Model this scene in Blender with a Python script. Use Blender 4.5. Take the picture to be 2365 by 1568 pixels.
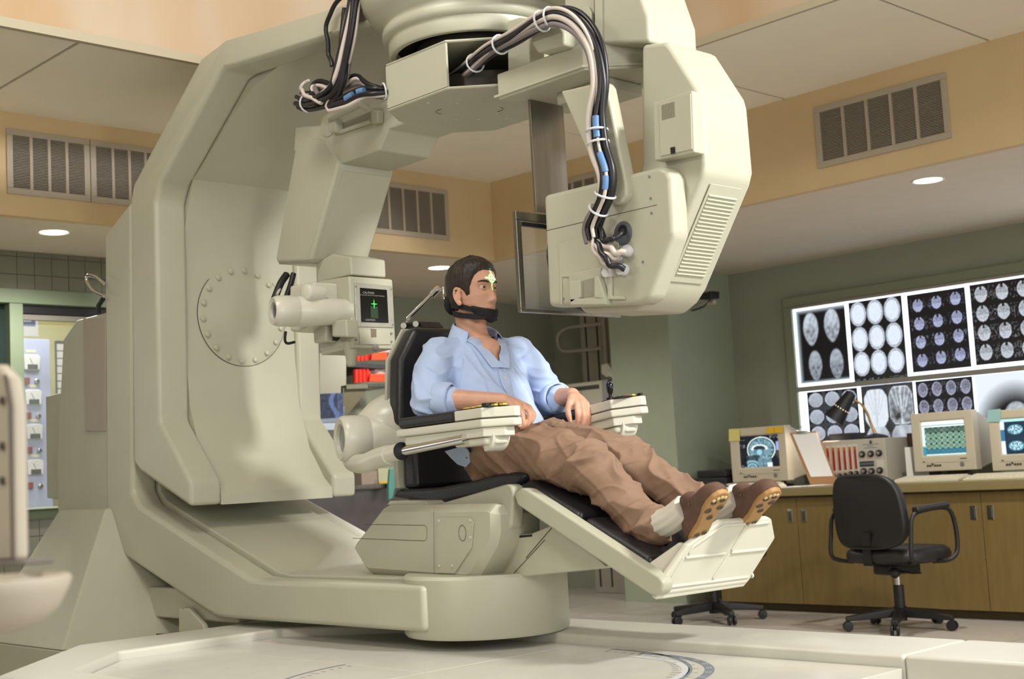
import bpy, bmesh, math, random
from mathutils import Vector, Matrix, Quaternion, noise

for _o in list(bpy.data.objects):
    bpy.data.objects.remove(_o, do_unlink=True)
scene = bpy.context.scene
COL = scene.collection
random.seed(7)

# ------------------------------------------------------------------ camera
IW, IH, FPX = 2365.0, 1568.0, 3124.76
YAW, PITCH, ROLL = math.radians(43.789), math.radians(5.675), math.radians(-3.127)
CAM = Vector((0, 0, 1.0))
FWD = Vector((-math.cos(YAW) * math.cos(PITCH), math.sin(YAW) * math.cos(PITCH), math.sin(PITCH)))
_r = FWD.cross(Vector((0, 0, 1))).normalized()
_u = _r.cross(FWD)
RGT = math.cos(ROLL) * _r + math.sin(ROLL) * _u
UPV = -math.sin(ROLL) * _r + math.cos(ROLL) * _u
cam = bpy.data.cameras.new('camera')
cam.sensor_fit = 'HORIZONTAL'
cam.sensor_width = 36.0
cam.lens = FPX / IW * 36.0
cam.clip_start = 0.05
cam.clip_end = 100
cam.dof.use_dof = True
cam.dof.focus_distance = 5.0
cam.dof.aperture_fstop = 4.0
camo = bpy.data.objects.new('camera', cam)
COL.objects.link(camo)
camo.matrix_world = Matrix(((RGT.x, UPV.x, -FWD.x, CAM.x), (RGT.y, UPV.y, -FWD.y, CAM.y),
                            (RGT.z, UPV.z, -FWD.z, CAM.z), (0, 0, 0, 1)))
scene.camera = camo

# ------------------------------------------------------------------ world, lights, exposure
vs = scene.view_settings
vs.view_transform = 'Standard'
vs.look = 'None'
vs.exposure = 0.0
vs.gamma = 1.0
vs.use_curve_mapping = False
world = bpy.data.worlds.new('world')
scene.world = world
world.use_nodes = True
world.node_tree.nodes['Background'].inputs[0].default_value = (1.0, 1.0, 0.965, 1)
world.node_tree.nodes['Background'].inputs[1].default_value = 1.5


def area_light(name, loc, target, power, sx, sy, color, spread=180):
    l = bpy.data.lights.new(name, 'AREA')
    l.shape = 'RECTANGLE'
    l.size, l.size_y = sx, sy
    l.energy = power
    l.color = color
    l.spread = math.radians(spread)
    o = bpy.data.objects.new(name, l)
    COL.objects.link(o)
    o.location = loc
    o.rotation_euler = (Vector(target) - Vector(loc)).to_track_quat('-Z', 'Y').to_euler()
    return o


# lamp on a stand to the right of the photographer, room lamps in the ceiling well, control room lamp
area_light('stand_lamp', (1.35, 1.35, 1.75), (-4.2, 3.4, 1.35), 12, 0.6, 0.6, (1.0, 0.99, 0.94), 100)
area_light('well_lamp', (0.9, 4.2, 3.75), (-4.0, 3.5, 1.6), 115, 0.5, 0.5, (1.0, 0.99, 0.95), 120)
area_light('well_lamp', (-3.3, 1.6, 4.1), (-4.0, 2.6, 0.4), 42, 0.9, 0.9, (1.0, 0.985, 0.93), 170)
area_light('front_fill_light', (-2.6, -0.7, 2.93), (-4.6, 3.0, 0.6), 48, 1.2, 0.6, (1.0, 0.99, 0.95), 170)  # unseen fill light, added overhead to brighten the sides facing the camera
area_light('control_room_lamp', (-8.45, 3.9, 2.75), (-8.9, 4.1, 1.3), 28, 0.5, 0.8, (0.94, 0.97, 1.0))


# ------------------------------------------------------------------ pixel -> place helpers
def ray(px, py):
    return FWD + (px - IW / 2) / FPX * RGT - (py - IH / 2) / FPX * UPV


def PX(px, py, x=None, y=None, z=None, d=None, pl=None):
    r = ray(px, py)
    if d is not None:
        return CAM + r * d
    if pl is not None:
        p0, n = Vector(pl[0]), Vector(pl[1])
        return CAM + r * ((p0 - CAM).dot(n) / r.dot(n))
    i, v = (0, x) if x is not None else (1, y) if y is not None else (2, z)
    return CAM + r * ((v - CAM[i]) / r[i])


# ------------------------------------------------------------------ materials
def lin(c):
    return tuple(((v / 255.0) / 12.92 if v / 255.0 <= 0.04045 else ((v / 255.0 + 0.055) / 1.055) ** 2.4) for v in c)


MATS = {}


def mat(name, rgb, rough=0.5, metal=0.0, noise_amt=0.0, noise_scale=8.0, bump=0.0, bump_scale=60.0,
        emit=0.0, coat=0.0, spec=0.5, rgb2=None, transmission=0.0, alpha=1.0, stretch=None):
    if name in MATS:
        return MATS[name]
    m = bpy.data.materials.new(name)
    m.use_nodes = True
    nt = m.node_tree
    b = nt.nodes['Principled BSDF']
    c = lin(rgb)
    b.inputs['Base Color'].default_value = (*c, 1)
    b.inputs['Roughness'].default_value = rough
    b.inputs['Metallic'].default_value = metal
    b.inputs['Specular IOR Level'].default_value = spec
    b.inputs['Coat Weight'].default_value = coat
    b.inputs['Transmission Weight'].default_value = transmission
    b.inputs['Alpha'].default_value = alpha
    if emit > 0:
        b.inputs['Emission Color'].default_value = (*c, 1)
        b.inputs['Emission Strength'].default_value = emit
    if noise_amt > 0 or bump > 0:
        tc = nt.nodes.new('ShaderNodeTexCoord')
        src = tc.outputs['Object']
        if stretch:
            mp = nt.nodes.new('ShaderNodeMapping')
            mp.inputs['Scale'].default_value = stretch
            nt.links.new(src, mp.inputs['Vector'])
            src = mp.outputs['Vector']
    if noise_amt > 0:
        n = nt.nodes.new('ShaderNodeTexNoise')
        n.inputs['Scale'].default_value = noise_scale
        n.inputs['Detail'].default_value = 5
        nt.links.new(src, n.inputs['Vector'])
        rp = nt.nodes.new('ShaderNodeMapRange')
        rp.inputs['From Min'].default_value = 0.3
        rp.inputs['From Max'].default_value = 0.7
        nt.links.new(n.outputs['Fac'], rp.inputs['Value'])
        mx = nt.nodes.new('ShaderNodeMix')
        mx.data_type = 'RGBA'
        c2 = lin(rgb2) if rgb2 else tuple(v * (1 - noise_amt) for v in c)
        c1 = c if rgb2 else tuple(min(1, v * (1 + noise_amt)) for v in c)
        mx.inputs[6].default_value = (*c1, 1)
        mx.inputs[7].default_value = (*c2, 1)
        nt.links.new(rp.outputs['Result'], mx.inputs[0])
        nt.links.new(mx.outputs[2], b.inputs['Base Color'])
    if bump > 0:
        n2 = nt.nodes.new('ShaderNodeTexNoise')
        n2.inputs['Scale'].default_value = bump_scale
        n2.inputs['Detail'].default_value = 4
        nt.links.new(src, n2.inputs['Vector'])
        bp = nt.nodes.new('ShaderNodeBump')
        bp.inputs['Strength'].default_value = bump
        bp.inputs['Distance'].default_value = 0.01
        nt.links.new(n2.outputs['Fac'], bp.inputs['Height'])
        nt.links.new(bp.outputs['Normal'], b.inputs['Normal'])
    MATS[name] = m
    return m


def emat(name, strength=1.0, rough=0.3):
    """a printed film or a screen: emission colour read from the mesh's colour attribute"""
    if name in MATS:
        return MATS[name]
    m = bpy.data.materials.new(name)
    m.use_nodes = True
    nt = m.node_tree
    b = nt.nodes['Principled BSDF']
    a = nt.nodes.new('ShaderNodeVertexColor')
    a.layer_name = 'Col'
    b.inputs['Base Color'].default_value = (0.01, 0.01, 0.012, 1)
    b.inputs['Roughness'].default_value = rough
    nt.links.new(a.outputs['Color'], b.inputs['Emission Color'])
    b.inputs['Emission Strength'].default_value = strength
    MATS[name] = m
    return m


CREAM = mat('machine_paint', (181, 180, 160), 0.38, noise_amt=0.03, noise_scale=5, bump=0.03, bump_scale=500)
CREAM2 = mat('white_enamel', (206, 204, 188), 0.3, noise_amt=0.02, noise_scale=6)
DARKGAP = mat('dark_gap', (22, 21, 22), 0.8)
BLACK = mat('black_plastic', (24, 24, 27), 0.45)
LEATHER = mat('black_vinyl', (34, 33, 36), 0.36, bump=0.12, bump_scale=220)
STEEL = mat('brushed_steel', (150, 146, 138), 0.32, 1.0, noise_amt=0.12, noise_scale=30, stretch=(1, 1, 0.05))
CHROME = mat('chrome', (225, 225, 225), 0.12, 1.0)
GREYM = mat('grey_metal', (128, 124, 116), 0.5, noise_amt=0.05)


# ------------------------------------------------------------------ mesh helpers
def nbm():
    return bmesh.new()


def box(bm, x0, x1, y0, y1, z0, z1):
    vs_ = [bm.verts.new((x, y, z)) for z in (z0, z1) for y in (y0, y1) for x in (x0, x1)]
    for f in ((0, 2, 3, 1), (4, 5, 7, 6), (0, 1, 5, 4), (2, 6, 7, 3), (0, 4, 6, 2), (1, 3, 7, 5)):
        bm.faces.new([vs_[i] for i in f])
    return vs_


def obox(bm, c, ax, ay, az, hx, hy, hz):
    """oriented box: centre, three unit axes, half sizes"""
    c = Vector(c)
    vs_ = [bm.verts.new(c + ax * (sx * hx) + ay * (sy * hy) + az * (sz * hz)) for sz in (-1, 1) for sy in (-1, 1) for sx in (-1, 1)]
    for f in ((0, 2, 3, 1), (4, 5, 7, 6), (0, 1, 5, 4), (2, 6, 7, 3), (0, 4, 6, 2), (1, 3, 7, 5)):
        bm.faces.new([vs_[i] for i in f])
    return vs_


def prism(bm, pts, vec):
    pts = [Vector(p) for p in pts]
    vec = Vector(vec)
    a = [bm.verts.new(p) for p in pts]
    b = [bm.verts.new(p + vec) for p in pts]
    n = len(pts)
    bm.faces.new(a)
    bm.faces.new(list(reversed(b)))
    for i in range(n):
        bm.faces.new([a[(i + 1) % n], a[i], b[i], b[(i + 1) % n]])
    return a, b


def prism2(bm, pa, pb):
    a = [bm.verts.new(Vector(p)) for p in pa]
    b = [bm.verts.new(Vector(p)) for p in pb]
    n = len(a)
    bm.faces.new(a)
    bm.faces.new(list(reversed(b)))
    for i in range(n):
        bm.faces.new([a[(i + 1) % n], a[i], b[i], b[(i + 1) % n]])


def ypoly(pxs, y, dy=0.0):
    """pixel outline -> points on the plane y, shifted by dy along y"""
    return [PX(p[0], p[1], y=y) + Vector((0, dy, 0)) for p in pxs]


def catmull(pts, n=6, closed=False):
    pts = [Vector(p) for p in pts]
    out = []
    m = len(pts)
    for i in range(m if closed else m - 1):
        p0 = pts[(i - 1) % m] if (closed or i > 0) else pts[0] * 2 - pts[1]
        p1, p2 = pts[i], pts[(i + 1) % m]
        p3 = pts[(i + 2) % m] if (closed or i + 2 < m) else pts[-1] * 2 - pts[-2]
        for k in range(n):
            t = k / n
            out.append(0.5 * ((2 * p1) + (-p0 + p2) * t + (2 * p0 - 5 * p1 + 4 * p2 - p3) * t * t + (-p0 + 3 * p1 - 3 * p2 + p3) * t ** 3))
    if not closed:
        out.append(pts[-1])
    return out


def tube(bm, pts, r, n=10, closed=False, caps=True):
    pts = [Vector(p) for p in pts]
    m = len(pts)
    rs = r if isinstance(r, (list, tuple)) else [r] * m
    tang = []
    for i in range(m):
        a = pts[(i - 1) % m] if (closed or i > 0) else pts[0]
        b = pts[(i + 1) % m] if (closed or i < m - 1) else pts[-1]
        t = (b - a)
        tang.append(t.normalized() if t.length > 1e-9 else Vector((0, 0, 1)))
    ref = Vector((0, 0, 1)) if abs(tang[0].z) < 0.9 else Vector((1, 0, 0))
    nx = tang[0].cross(ref).normalized()
    rings = []
    for i in range(m):
        if i > 0:
            q = tang[i - 1].rotation_difference(tang[i])
            nx = q @ nx
        nx = (nx - tang[i] * nx.dot(tang[i])).normalized()
        ny = tang[i].cross(nx)
        rings.append([bm.verts.new(pts[i] + (nx * math.cos(k / n * 2 * math.pi) + ny * math.sin(k / n * 2 * math.pi)) * rs[i]) for k in range(n)])
    for i in range(m if closed else m - 1):
        A, B = rings[i], rings[(i + 1) % m]
        for k in range(n):
            bm.faces.new([A[k], A[(k + 1) % n], B[(k + 1) % n], B[k]])
    if caps and not closed:
        bm.faces.new(list(reversed(rings[0])))
        bm.faces.new(rings[-1])
    return rings


def lathe(bm, prof, c, axis=(0, 0, 1), n=32, cap0=True, cap1=True, a0=0.0, a1=None):
    """profile of (radius, height along axis)"""
    c = Vector(c)
    ax = Vector(axis).normalized()
    ref = Vector((0, 0, 1)) if abs(ax.z) < 0.9 else Vector((1, 0, 0))
    u = ax.cross(ref).normalized()
    v = ax.cross(u)
    rings = []
    for (r, h) in prof:
        if r < 1e-6:
            rings.append([bm.verts.new(c + ax * h)])
        else:
            rings.append([bm.verts.new(c + ax * h + (u * math.cos(k / n * 2 * math.pi) + v * math.sin(k / n * 2 * math.pi)) * r) for k in range(n)])
    for A, B in zip(rings[:-1], rings[1:]):
        for k in range(n):
            if len(A) == 1 and len(B) == 1:
                continue
            if len(A) == 1:
                bm.faces.new([A[0], B[(k + 1) % n], B[k]])
            elif len(B) == 1:
                bm.faces.new([A[k], A[(k + 1) % n], B[0]])
            else:
                bm.faces.new([A[k], A[(k + 1) % n], B[(k + 1) % n], B[k]])
    if cap0 and len(rings[0]) > 1:
        bm.faces.new(list(reversed(rings[0])))
    if cap1 and len(rings[-1]) > 1:
        bm.faces.new(rings[-1])
    return rings


def cyl(bm, a, b, r, n=16, r2=None):
    a, b = Vector(a), Vector(b)
    L = (b - a).length
    lathe(bm, [(r, 0), (r2 if r2 is not None else r, L)], a, (b - a), n)


def ellipsoid(bm, c, rx, ry, rz, n=16, m=10, R=None):
    c = Vector(c)
    rows = []
    for i in range(m + 1):
        th = math.pi * i / m
        if i in (0, m):
            rows.append([Vector((0, 0, rz * math.cos(th)))])
        else:
            rows.append([Vector((rx * math.sin(th) * math.cos(k / n * 2 * math.pi), ry * math.sin(th) * math.sin(k / n * 2 * math.pi), rz * math.cos(th))) for k in range(n)])
    rows = [[bm.verts.new(c + (R @ p if R else p)) for p in row] for row in rows]
    for A, B in zip(rows[:-1], rows[1:]):
        for k in range(n):
            if len(A) == 1:
                bm.faces.new([A[0], B[k], B[(k + 1) % n]])
            elif len(B) == 1:
                bm.faces.new([A[k], B[0], A[(k + 1) % n]])
            else:
                bm.faces.new([A[k], B[k], B[(k + 1) % n], A[(k + 1) % n]])


def loft(bm, rings, cap=True, closed=True):
    R = [[bm.verts.new(Vector(p)) for p in ring] for ring in rings]
    n = len(R[0])
    for A, B in zip(R[:-1], R[1:]):
        for k in range(n if closed else n - 1):
            bm.faces.new([A[k], A[(k + 1) % n], B[(k + 1) % n], B[k]])
    if cap and closed:
        bm.faces.new(list(reversed(R[0])))
        bm.faces.new(R[-1])
    return R


WL = {}


def thing(name, label, cat, loc=(0, 0, 0), group=None):
    o = bpy.data.objects.new(name, None)
    o.empty_display_size = 0.1
    COL.objects.link(o)
    o.location = loc
    WL[o] = Vector(loc)
    o['label'] = label
    o['category'] = cat
    if group:
        o['group'] = group
    return o


def finish_mesh(name, bm, m, bevel=0.0, seg=2, ang=50, smooth=True, bev_ang=28):
    bmesh.ops.recalc_face_normals(bm, faces=bm.faces)
    if bevel > 0:
        es = [e for e in bm.edges if len(e.link_faces) == 2 and e.calc_face_angle(0) > math.radians(bev_ang)]
        if es:
            bmesh.ops.bevel(bm, geom=es, offset=bevel, offset_type='OFFSET', segments=seg, profile=0.5, affect='EDGES', clamp_overlap=True)
    me = bpy.data.meshes.new(name)
    bm.to_mesh(me)
    bm.free()
    if smooth:
        me.shade_smooth()
        me.set_sharp_from_angle(angle=math.radians(ang))
    if m:
        for mm in (m if isinstance(m, (list, tuple)) else [m]):
            me.materials.append(mm)
    return me


def obj(name, bm, m, parent=None, bevel=0.0, seg=2, ang=50, label=None, cat=None, group=None, kind=None, smooth=True, wn=True, local=False, bev_ang=28):
    me = finish_mesh(name, bm, m, bevel, seg, ang, smooth, bev_ang)
    o = bpy.data.objects.new(name, me)
    COL.objects.link(o)
    if me.vertices and not local:
        xs = [v.co for v in me.vertices]
        lo = Vector((min(p.x for p in xs), min(p.y for p in xs), min(p.z for p in xs)))
        hi = Vector((max(p.x for p in xs), max(p.y for p in xs), max(p.z for p in xs)))
        c = (lo + hi) / 2
        c.z = lo.z
        me.transform(Matrix.Translation(-c))
    else:
        c = Vector((0, 0, 0))
    WL[o] = c
    if parent is not None:
        o.parent = parent
        o.location = c - WL[parent]
    else:
        o.location = c
    if label:
        o['label'] = label
    if cat:
        o['category'] = cat
    if group:
        o['group'] = group
    if kind:
        o['kind'] = kind
    if bevel > 0 and wn:
        w = o.modifiers.new('wn', 'WEIGHTED_NORMAL')
        w.keep_sharp = True
    return o


def copy_tree(o, parent=None):
    c = o.copy()
    COL.objects.link(c)
    c.parent = parent
    WL[c] = WL[o].copy()
    for ch in list(o.children):
        copy_tree(ch, c)
    return c


def set_col(o, fn):
    """colour attribute from a function of the local vertex position"""
    me = o.data
    a = me.color_attributes.new('Col', 'FLOAT_COLOR', 'POINT')
    for i, v in enumerate(me.vertices):
        c = fn(v.co)
        a.data[i].color = (c[0], c[1], c[2], 1)


def textmesh(name, s, size, mtl, parent, loc, ax, ay, align='CENTER', off=0.0004):
    """flat lettering: text laid on the plane spanned by ax (reading direction) and ay (up)"""
    cu = bpy.data.curves.new(name, 'FONT')
    cu.body = s
    cu.size = size
    cu.align_x = align
    cu.align_y = 'CENTER'
    cu.resolution_u = 2
    t = bpy.data.objects.new(name, cu)
    COL.objects.link(t)
    me = bpy.data.meshes.new_from_object(t)
    bpy.data.objects.remove(t, do_unlink=True)
    bpy.data.curves.remove(cu)
    ax, ay = Vector(ax).normalized(), Vector(ay).normalized()
    az = ax.cross(ay)
    loc = Vector(loc) + az * off
    M = Matrix(((ax.x, ay.x, az.x, 0), (ax.y, ay.y, az.y, 0), (ax.z, ay.z, az.z, 0), (0, 0, 0, 1)))
    me.transform(M)
    me.materials.clear()
    me.materials.append(mtl)
    o = bpy.data.objects.new(name, me)
    COL.objects.link(o)
    WL[o] = loc
    o.parent = parent
    o.location = loc - WL[parent]
    return o


def V(*a):
    return Vector(a)


XA, YA, ZA = V(1, 0, 0), V(0, 1, 0), V(0, 0, 1)

# ================================================================== the room
TAN = mat('tan_plaster', (205, 180, 138), 0.85, noise_amt=0.03, noise_scale=4, bump=0.05, bump_scale=300)
CEIL = mat('ceiling_panel_paint', (238, 230, 212), 0.9, noise_amt=0.02, noise_scale=3)
WELL = mat('stained_cream_plaster', (196, 182, 162), 0.85, noise_amt=0.5, noise_scale=1.6, rgb2=(186, 156, 118), stretch=(1, 1, 0.35))
GREEN = mat('grey_green_wall_paint', (150, 153, 136), 0.8, noise_amt=0.03, noise_scale=3)
SOFF = mat('soffit_paint', (214, 202, 184), 0.85, noise_amt=0.02)
FLOORM = mat('floor_tile_vinyl', (188, 180, 170), 0.28, noise_amt=0.05, noise_scale=14)
JOINT = mat('floor_joint', (60, 54, 52), 0.9)
TILEM = mat('glazed_wall_tile', (118, 118, 104), 0.18, noise_amt=0.06, noise_scale=5)
GROUT = mat('tile_grout', (92, 86, 72), 0.9)
FRAMEG = mat('green_window_frame_paint', (118, 132, 108), 0.5)
BROWNJ = mat('brown_joint', (98, 82, 60), 0.9)

ZS, ZC = 2.45, 2.99
SX, SY = -6.64, 6.24      # faces of the two soffits
WX, WX2, WY = -7.6, -8.3, 8.46

b = nbm(); box(b, -10.6, 2.5, -1.5, 9.0, -0.12, -0.004)
floor = obj('floor', b, JOINT, kind='structure', label='floor of pale square access tiles with thin dark joints')
me_t = None
TS = 0.61
for i in range(14):
    for j in range(-7, 7):
        x0, y0 = -8.3 + i * TS, 4.22 + j * TS
        if y0 + TS > WY + 0.02 and y0 > WY - 0.05:
            continue
        if me_t is None:
            b = nbm(); box(b, 0.004, TS - 0.004, 0.004, TS - 0.004, -0.004, 0.0)
            me_t = finish_mesh('tile', b, FLOORM)
        o = bpy.data.objects.new('tile', me_t); COL.objects.link(o)
        o.parent = floor
        o.location = V(x0, y0, 0) - WL[floor]

# ceiling: ring of panels around a tall bright well
b = nbm(); box(b, SX - 1.8, -5.44, 0.2, SY + 0.3, ZC + 0.035, ZC + 0.10); box(b, -5.44, 1.2, 5.11, SY + 0.3, ZC + 0.035, ZC + 0.10)
ceiling = obj('ceiling', b, BROWNJ, kind='structure', label='pale ceiling of large panels with brown joints around a raised well')
ys = [0.24, 1.46, 2.68, 3.90, 5.12, SY]
for y0, y1 in zip(ys[:-1], ys[1:]):
    b = nbm(); box(b, SX, -5.40, y0 + 0.009, y1 - (0.009 if y1 < SY else 0), ZC, ZC + 0.035)
    obj('panel', b, CEIL, ceiling)
xs = [-5.44, -4.22, -3.01, -1.79, -0.57, 0.65]
for x0, x1 in zip(xs[:-1], xs[1:]):
    b = nbm(); box(b, max(x0 + 0.009, -5.391), x1 - 0.009, 5.07, SY, ZC, ZC + 0.035)
    obj('panel', b, CEIL, ceiling)
# well faces
b = nbm(); box(b, -5.46, -5.40, 0.2, 5.13, ZC + 0.001, 4.6)
obj('wall_well_left', b, WELL, kind='structure', label='tall stained cream face of the ceiling well')
b = nbm(); box(b, -5.46, 1.2, 5.07, 5.13, ZC + 0.001, 4.6)
obj('wall_well_right', b, WELL, kind='structure', label='stained cream face of the ceiling well above the console side')
b = nbm(); box(b, -5.415, -5.385, 0.2, 5.07, ZC - 0.012, ZC + 0.03); box(b, -5.415, 1.2, 5.055, 5.075, ZC - 0.006, ZC + 0.03)
obj('trim_1', b, mat('trim_metal', (176, 166, 140), 0.5), kind='structure')
b = nbm(); box(b, -5.46, 1.2, 0.2, 5.13, 4.6, 4.66)
obj('ceiling_well', b, WELL, kind='structure')

# soffits: faces and undersides
b = nbm(); box(b, SX - 0.06, SX, 0.2, SY, ZS, ZC + 0.035)
obj('wall_soffit_left', b, TAN, kind='structure', label='tan soffit face with ventilation grilles above the window wall')
b = nbm(); box(b, SX - 0.06, 1.2, SY, SY + 0.06, ZS, ZC + 0.035)
obj('wall_soffit_right', b, TAN, kind='structure', label='tan soffit face with a wide grille above the console')
b = nbm(); box(b, -8.4, SX - 0.06, 0.2, WY, ZS, ZS + 0.05)
obj('ceiling_soffit_left', b, SOFF, kind='structure')
b = nbm(); box(b, SX - 0.06, 1.2, SY + 0.06, WY + 0.1, ZS, ZS + 0.05)
obj('ceiling_soffit_right', b, SOFF, kind='structure')

# walls
b = nbm(); box(b, WX2, 1.2, WY, WY + 0.1, 0, ZS)
obj('wall_right', b, GREEN, kind='structure', label='grey-green wall behind the console and light boxes')
b = nbm(); box(b, WX2 - 0.1, WX2, 4.95, WY + 0.1, 0, ZS)
obj('wall_back', b, GREEN, kind='structure', label='grey-green wall of the alcove behind the patient')
b = nbm(); box(b, -6.95, -6.36, 7.70, WY, 0, ZS)
obj('wall_pier', b, mat('pale_green_pier_paint', (152, 160, 138), 0.8, noise_amt=0.03), kind='structure', label='grey-green wall pier between the alcove and the light boxes')
# window wall: below, above and side of the window opening
b = nbm()
WZ0, WZ1 = 0.90, 2.225
box(b, WX - 0.12, WX - 0.008, 0.6, 4.95, 0, WZ0)
box(b, WX - 0.12, WX - 0.008, 0.6, 4.95, WZ1, ZS)
box(b, WX - 0.12, WX - 0.008, 4.3, 4.95, WZ0, WZ1)
wall_left = obj('wall_left', b, GROUT, kind='structure', label='tiled window wall of glazed grey-green tiles')
b = nbm(); box(b, WX2, WX - 0.12, 4.85, 4.95, 0, ZS)
obj('wall_return', b, GREEN, kind='structure')
T = 0.1055
me_w = None
y = 3.01
rows = [(WZ1 + 0.003 + k * T) for k in range(2)]
for z0, h in [(WZ1 + 0.002, 0.086), (WZ1 + 0.088, T), (WZ1 + 0.088 + T, 0.031)] + [(WZ0 - (k + 1) * T, T) for k in range(8)]:
    for j in range(14):
        b = nbm(); box(b, WX - 0.008, WX, y + j * T + 0.0015, y + (j + 1) * T - 0.0015, z0 + 0.0015, z0 + h - 0.0015)
        obj('tile', b, TILEM, wall_left)

# window to the control room
win = thing('window_1', 'green framed window looking into the bright control room', 'window', (WX, 3.8, WZ0))
del win['category']; win['kind'] = 'structure'
b = nbm(); box(b, WX - 0.10, WX + 0.02, 2.0, 4.35, 2.14, WZ1 + 0.002); obj('window_head', b, FRAMEG, win, bevel=0.006)
b = nbm(); box(b, WX - 0.10, WX + 0.02, 3.27, 3.352, 0.955, 2.14); obj('mullion', b, FRAMEG, win, bevel=0.006)
b = nbm(); box(b, WX - 0.10, WX + 0.02, 2.0, 4.35, WZ0 - 0.012, 0.945); obj('window_frame', b, FRAMEG, win, bevel=0.006)
b = nbm(); box(b, WX - 0.10, WX + 0.045, 2.0, 4.35, 0.945, 0.958); obj('window_sill', b, mat('pale_sill', (176, 188, 172), 0.4), win, bevel=0.004)
b = nbm(); box(b, WX - 0.06, WX - 0.056, 3.352, 4.3, 0.958, 2.14); obj('pane', b, mat('window_glass', (235, 245, 240), 0.02, alpha=0.06, spec=0.3), win)
b = nbm(); box(b, WX - 0.05, WX - 0.01, 3.352, 4.3, 2.085, 2.135); obj('blind_rail', b, BLACK, win, bevel=0.005)
b = nbm(); box(b, WX - 0.045, WX - 0.02, 3.352, 4.3, 2.05, 2.085); obj('rail_strip', b, GREYM, win, bevel=0.003)
b = nbm(); box(b, WX - 0.06, WX - 0.05, 2.0, 3.27, 0.958, 2.14); obj('dark_pane', b, mat('dark_glass', (40, 52, 50), 0.08), win)

# control room beyond the glass
b = nbm(); box(b, -9.75, -9.65, 2.6, 5.6, 0, 2.8)
obj('wall_control', b, mat('yellow_wall_paint', (214, 206, 140), 0.7), kind='structure', label='pale yellow wall of the control room')
b = nbm(); box(b, -9.75, -8.42, 5.5, 5.6, 0, 2.8)
obj('wall_control_side', b, mat('yellow_wall_paint', (214, 206, 140), 0.7), kind='structure')
b = nbm(); box(b, -9.75, -7.75, 2.6, 5.6, 2.8, 2.85)
obj('ceiling_control', b, CEIL, kind='structure')

cab = thing('control_cabinet', 'pale blue instrument cabinet with dial gauges behind the window', 'cabinet', (-9.15, 3.9, 0))
b = nbm(); box(b, -9.4, -9.0, 3.62, 4.165, 0, 2.11)
obj('body', b, mat('pale_blue_panel_paint', (176, 184, 214), 0.5), cab, bevel=0.004)
gx = -9.0
WHITEG = mat('gauge_face', (236, 236, 230), 0.35)
for k, (px, py) in enumerate([(72, 838), (75.5, 918.5), (78, 998), (80, 1080)]):
    c = PX(px, py, x=gx)
    b = nbm()
    prism(b, [V(gx, c.y + dy, c.z + dz) for dy, dz in ((-.052, -.05), (.052, -.05), (.058, .045), (.04, .055), (-.04, .055), (-.058, .045))], (0.022, 0, 0))
    g = obj('gauge', b, WHITEG, cab, bevel=0.006)
    b = nbm(); box(b, gx + 0.0225, gx + 0.027, c.y - .036, c.y + .036, c.z - .046, c.z - .012)
    obj('gauge_cover', b, BLACK, g, bevel=0.004)
    b = nbm(); prism(b, [V(gx + .0225, c.y - .02, c.z + .03), V(gx + .0225, c.y - .017, c.z + .031), V(gx + .0225, c.y + .002, c.z - .01), V(gx + .0225, c.y - .001, c.z - .011)], (.001, 0, 0))
    obj('needle', b, BLACK, g)
    b = nbm(); box(b, gx, gx + 0.004, c.y - .036, c.y + .034, c.z + .072, c.z + .09)
    obj('label_plate', b, mat('cream_label', (232, 224, 186), 0.5), cab)
    c2 = PX(px - 11, py + 42, x=gx)
    b = nbm(); box(b, gx, gx + 0.02, c2.y - .018, c2.y + .018, c2.z - .022, c2.z + .024)
    obj('indicator_lamp', b, mat('dark_red_lens', (140, 34, 34), 0.25), cab, bevel=0.004)
    c3 = PX(px + 12, py + 43, x=gx)
    b = nbm(); lathe(b, [(.018, 0), (.018, .012), (.0145, .014), (.0145, .026), (.0105, .028)], V(gx, c3.y, c3.z), (1, 0, 0), 18)
    kn = obj('knob', b, CHROME, cab)
    b = nbm(); lathe(b, [(.0105, .0281), (.0105, .031)], V(gx, c3.y, c3.z), (1, 0, 0), 18)
    obj('knob_cap', b, BLACK, kn)
poster = thing('poster', 'white poster with a blue printed panel above the cabinet', 'poster', (-9.645, 4.0, 2.1))
a = PX(52, 733, x=-9.645); c = PX(89, 777, x=-9.645)
b = nbm(); box(b, -9.65, -9.645, a.y - .3, c.y, c.z, a.z + .25); obj('sheet', b, mat('white_paper', (242, 242, 240), 0.6), poster)
a2 = PX(82, 754, x=-9.645)
b = nbm(); box(b, -9.645, -9.6445, a2.y - .3, a2.y, a2.z, a2.z + .3); pp = obj('printed_panel', b, mat('slate_blue_print', (108, 118, 158), 0.6), poster)
for i in range(3):
    for j in range(4):
        q = PX(57 + i * 6.2, 741 - j * 4.6, x=-9.644)
        b = nbm(); box(b, -9.6445, -9.6442, q.y - .008, q.y + .008, q.z - .006, q.z + .006)
        obj('printed_square', b, mat('white_paper', (242, 242, 240), 0.6), pp)
rack = thing('paper_rack', 'wall rack of white paper slots beside the blue cabinet', 'paper rack', (-9.6, 4.75, 1.2))
a = PX(130, 793, x=-9.62); c = PX(150, 915, x=-9.62)
b = nbm(); box(b, -9.65, -9.62, a.y, a.y + .25, c.z - .01, a.z + .02); obj('backboard', b, BLACK, rack)
n = 7
for k in range(n):
    z0 = c.z + (a.z - c.z) * k / n
    b = nbm(); box(b, -9.62, -9.612, a.y + .003, a.y + .247, z0 + .004, z0 + (a.z - c.z) / n - .004)
    obj('paper_sheet', b, mat('white_paper', (242, 242, 240), 0.6), rack)


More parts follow.
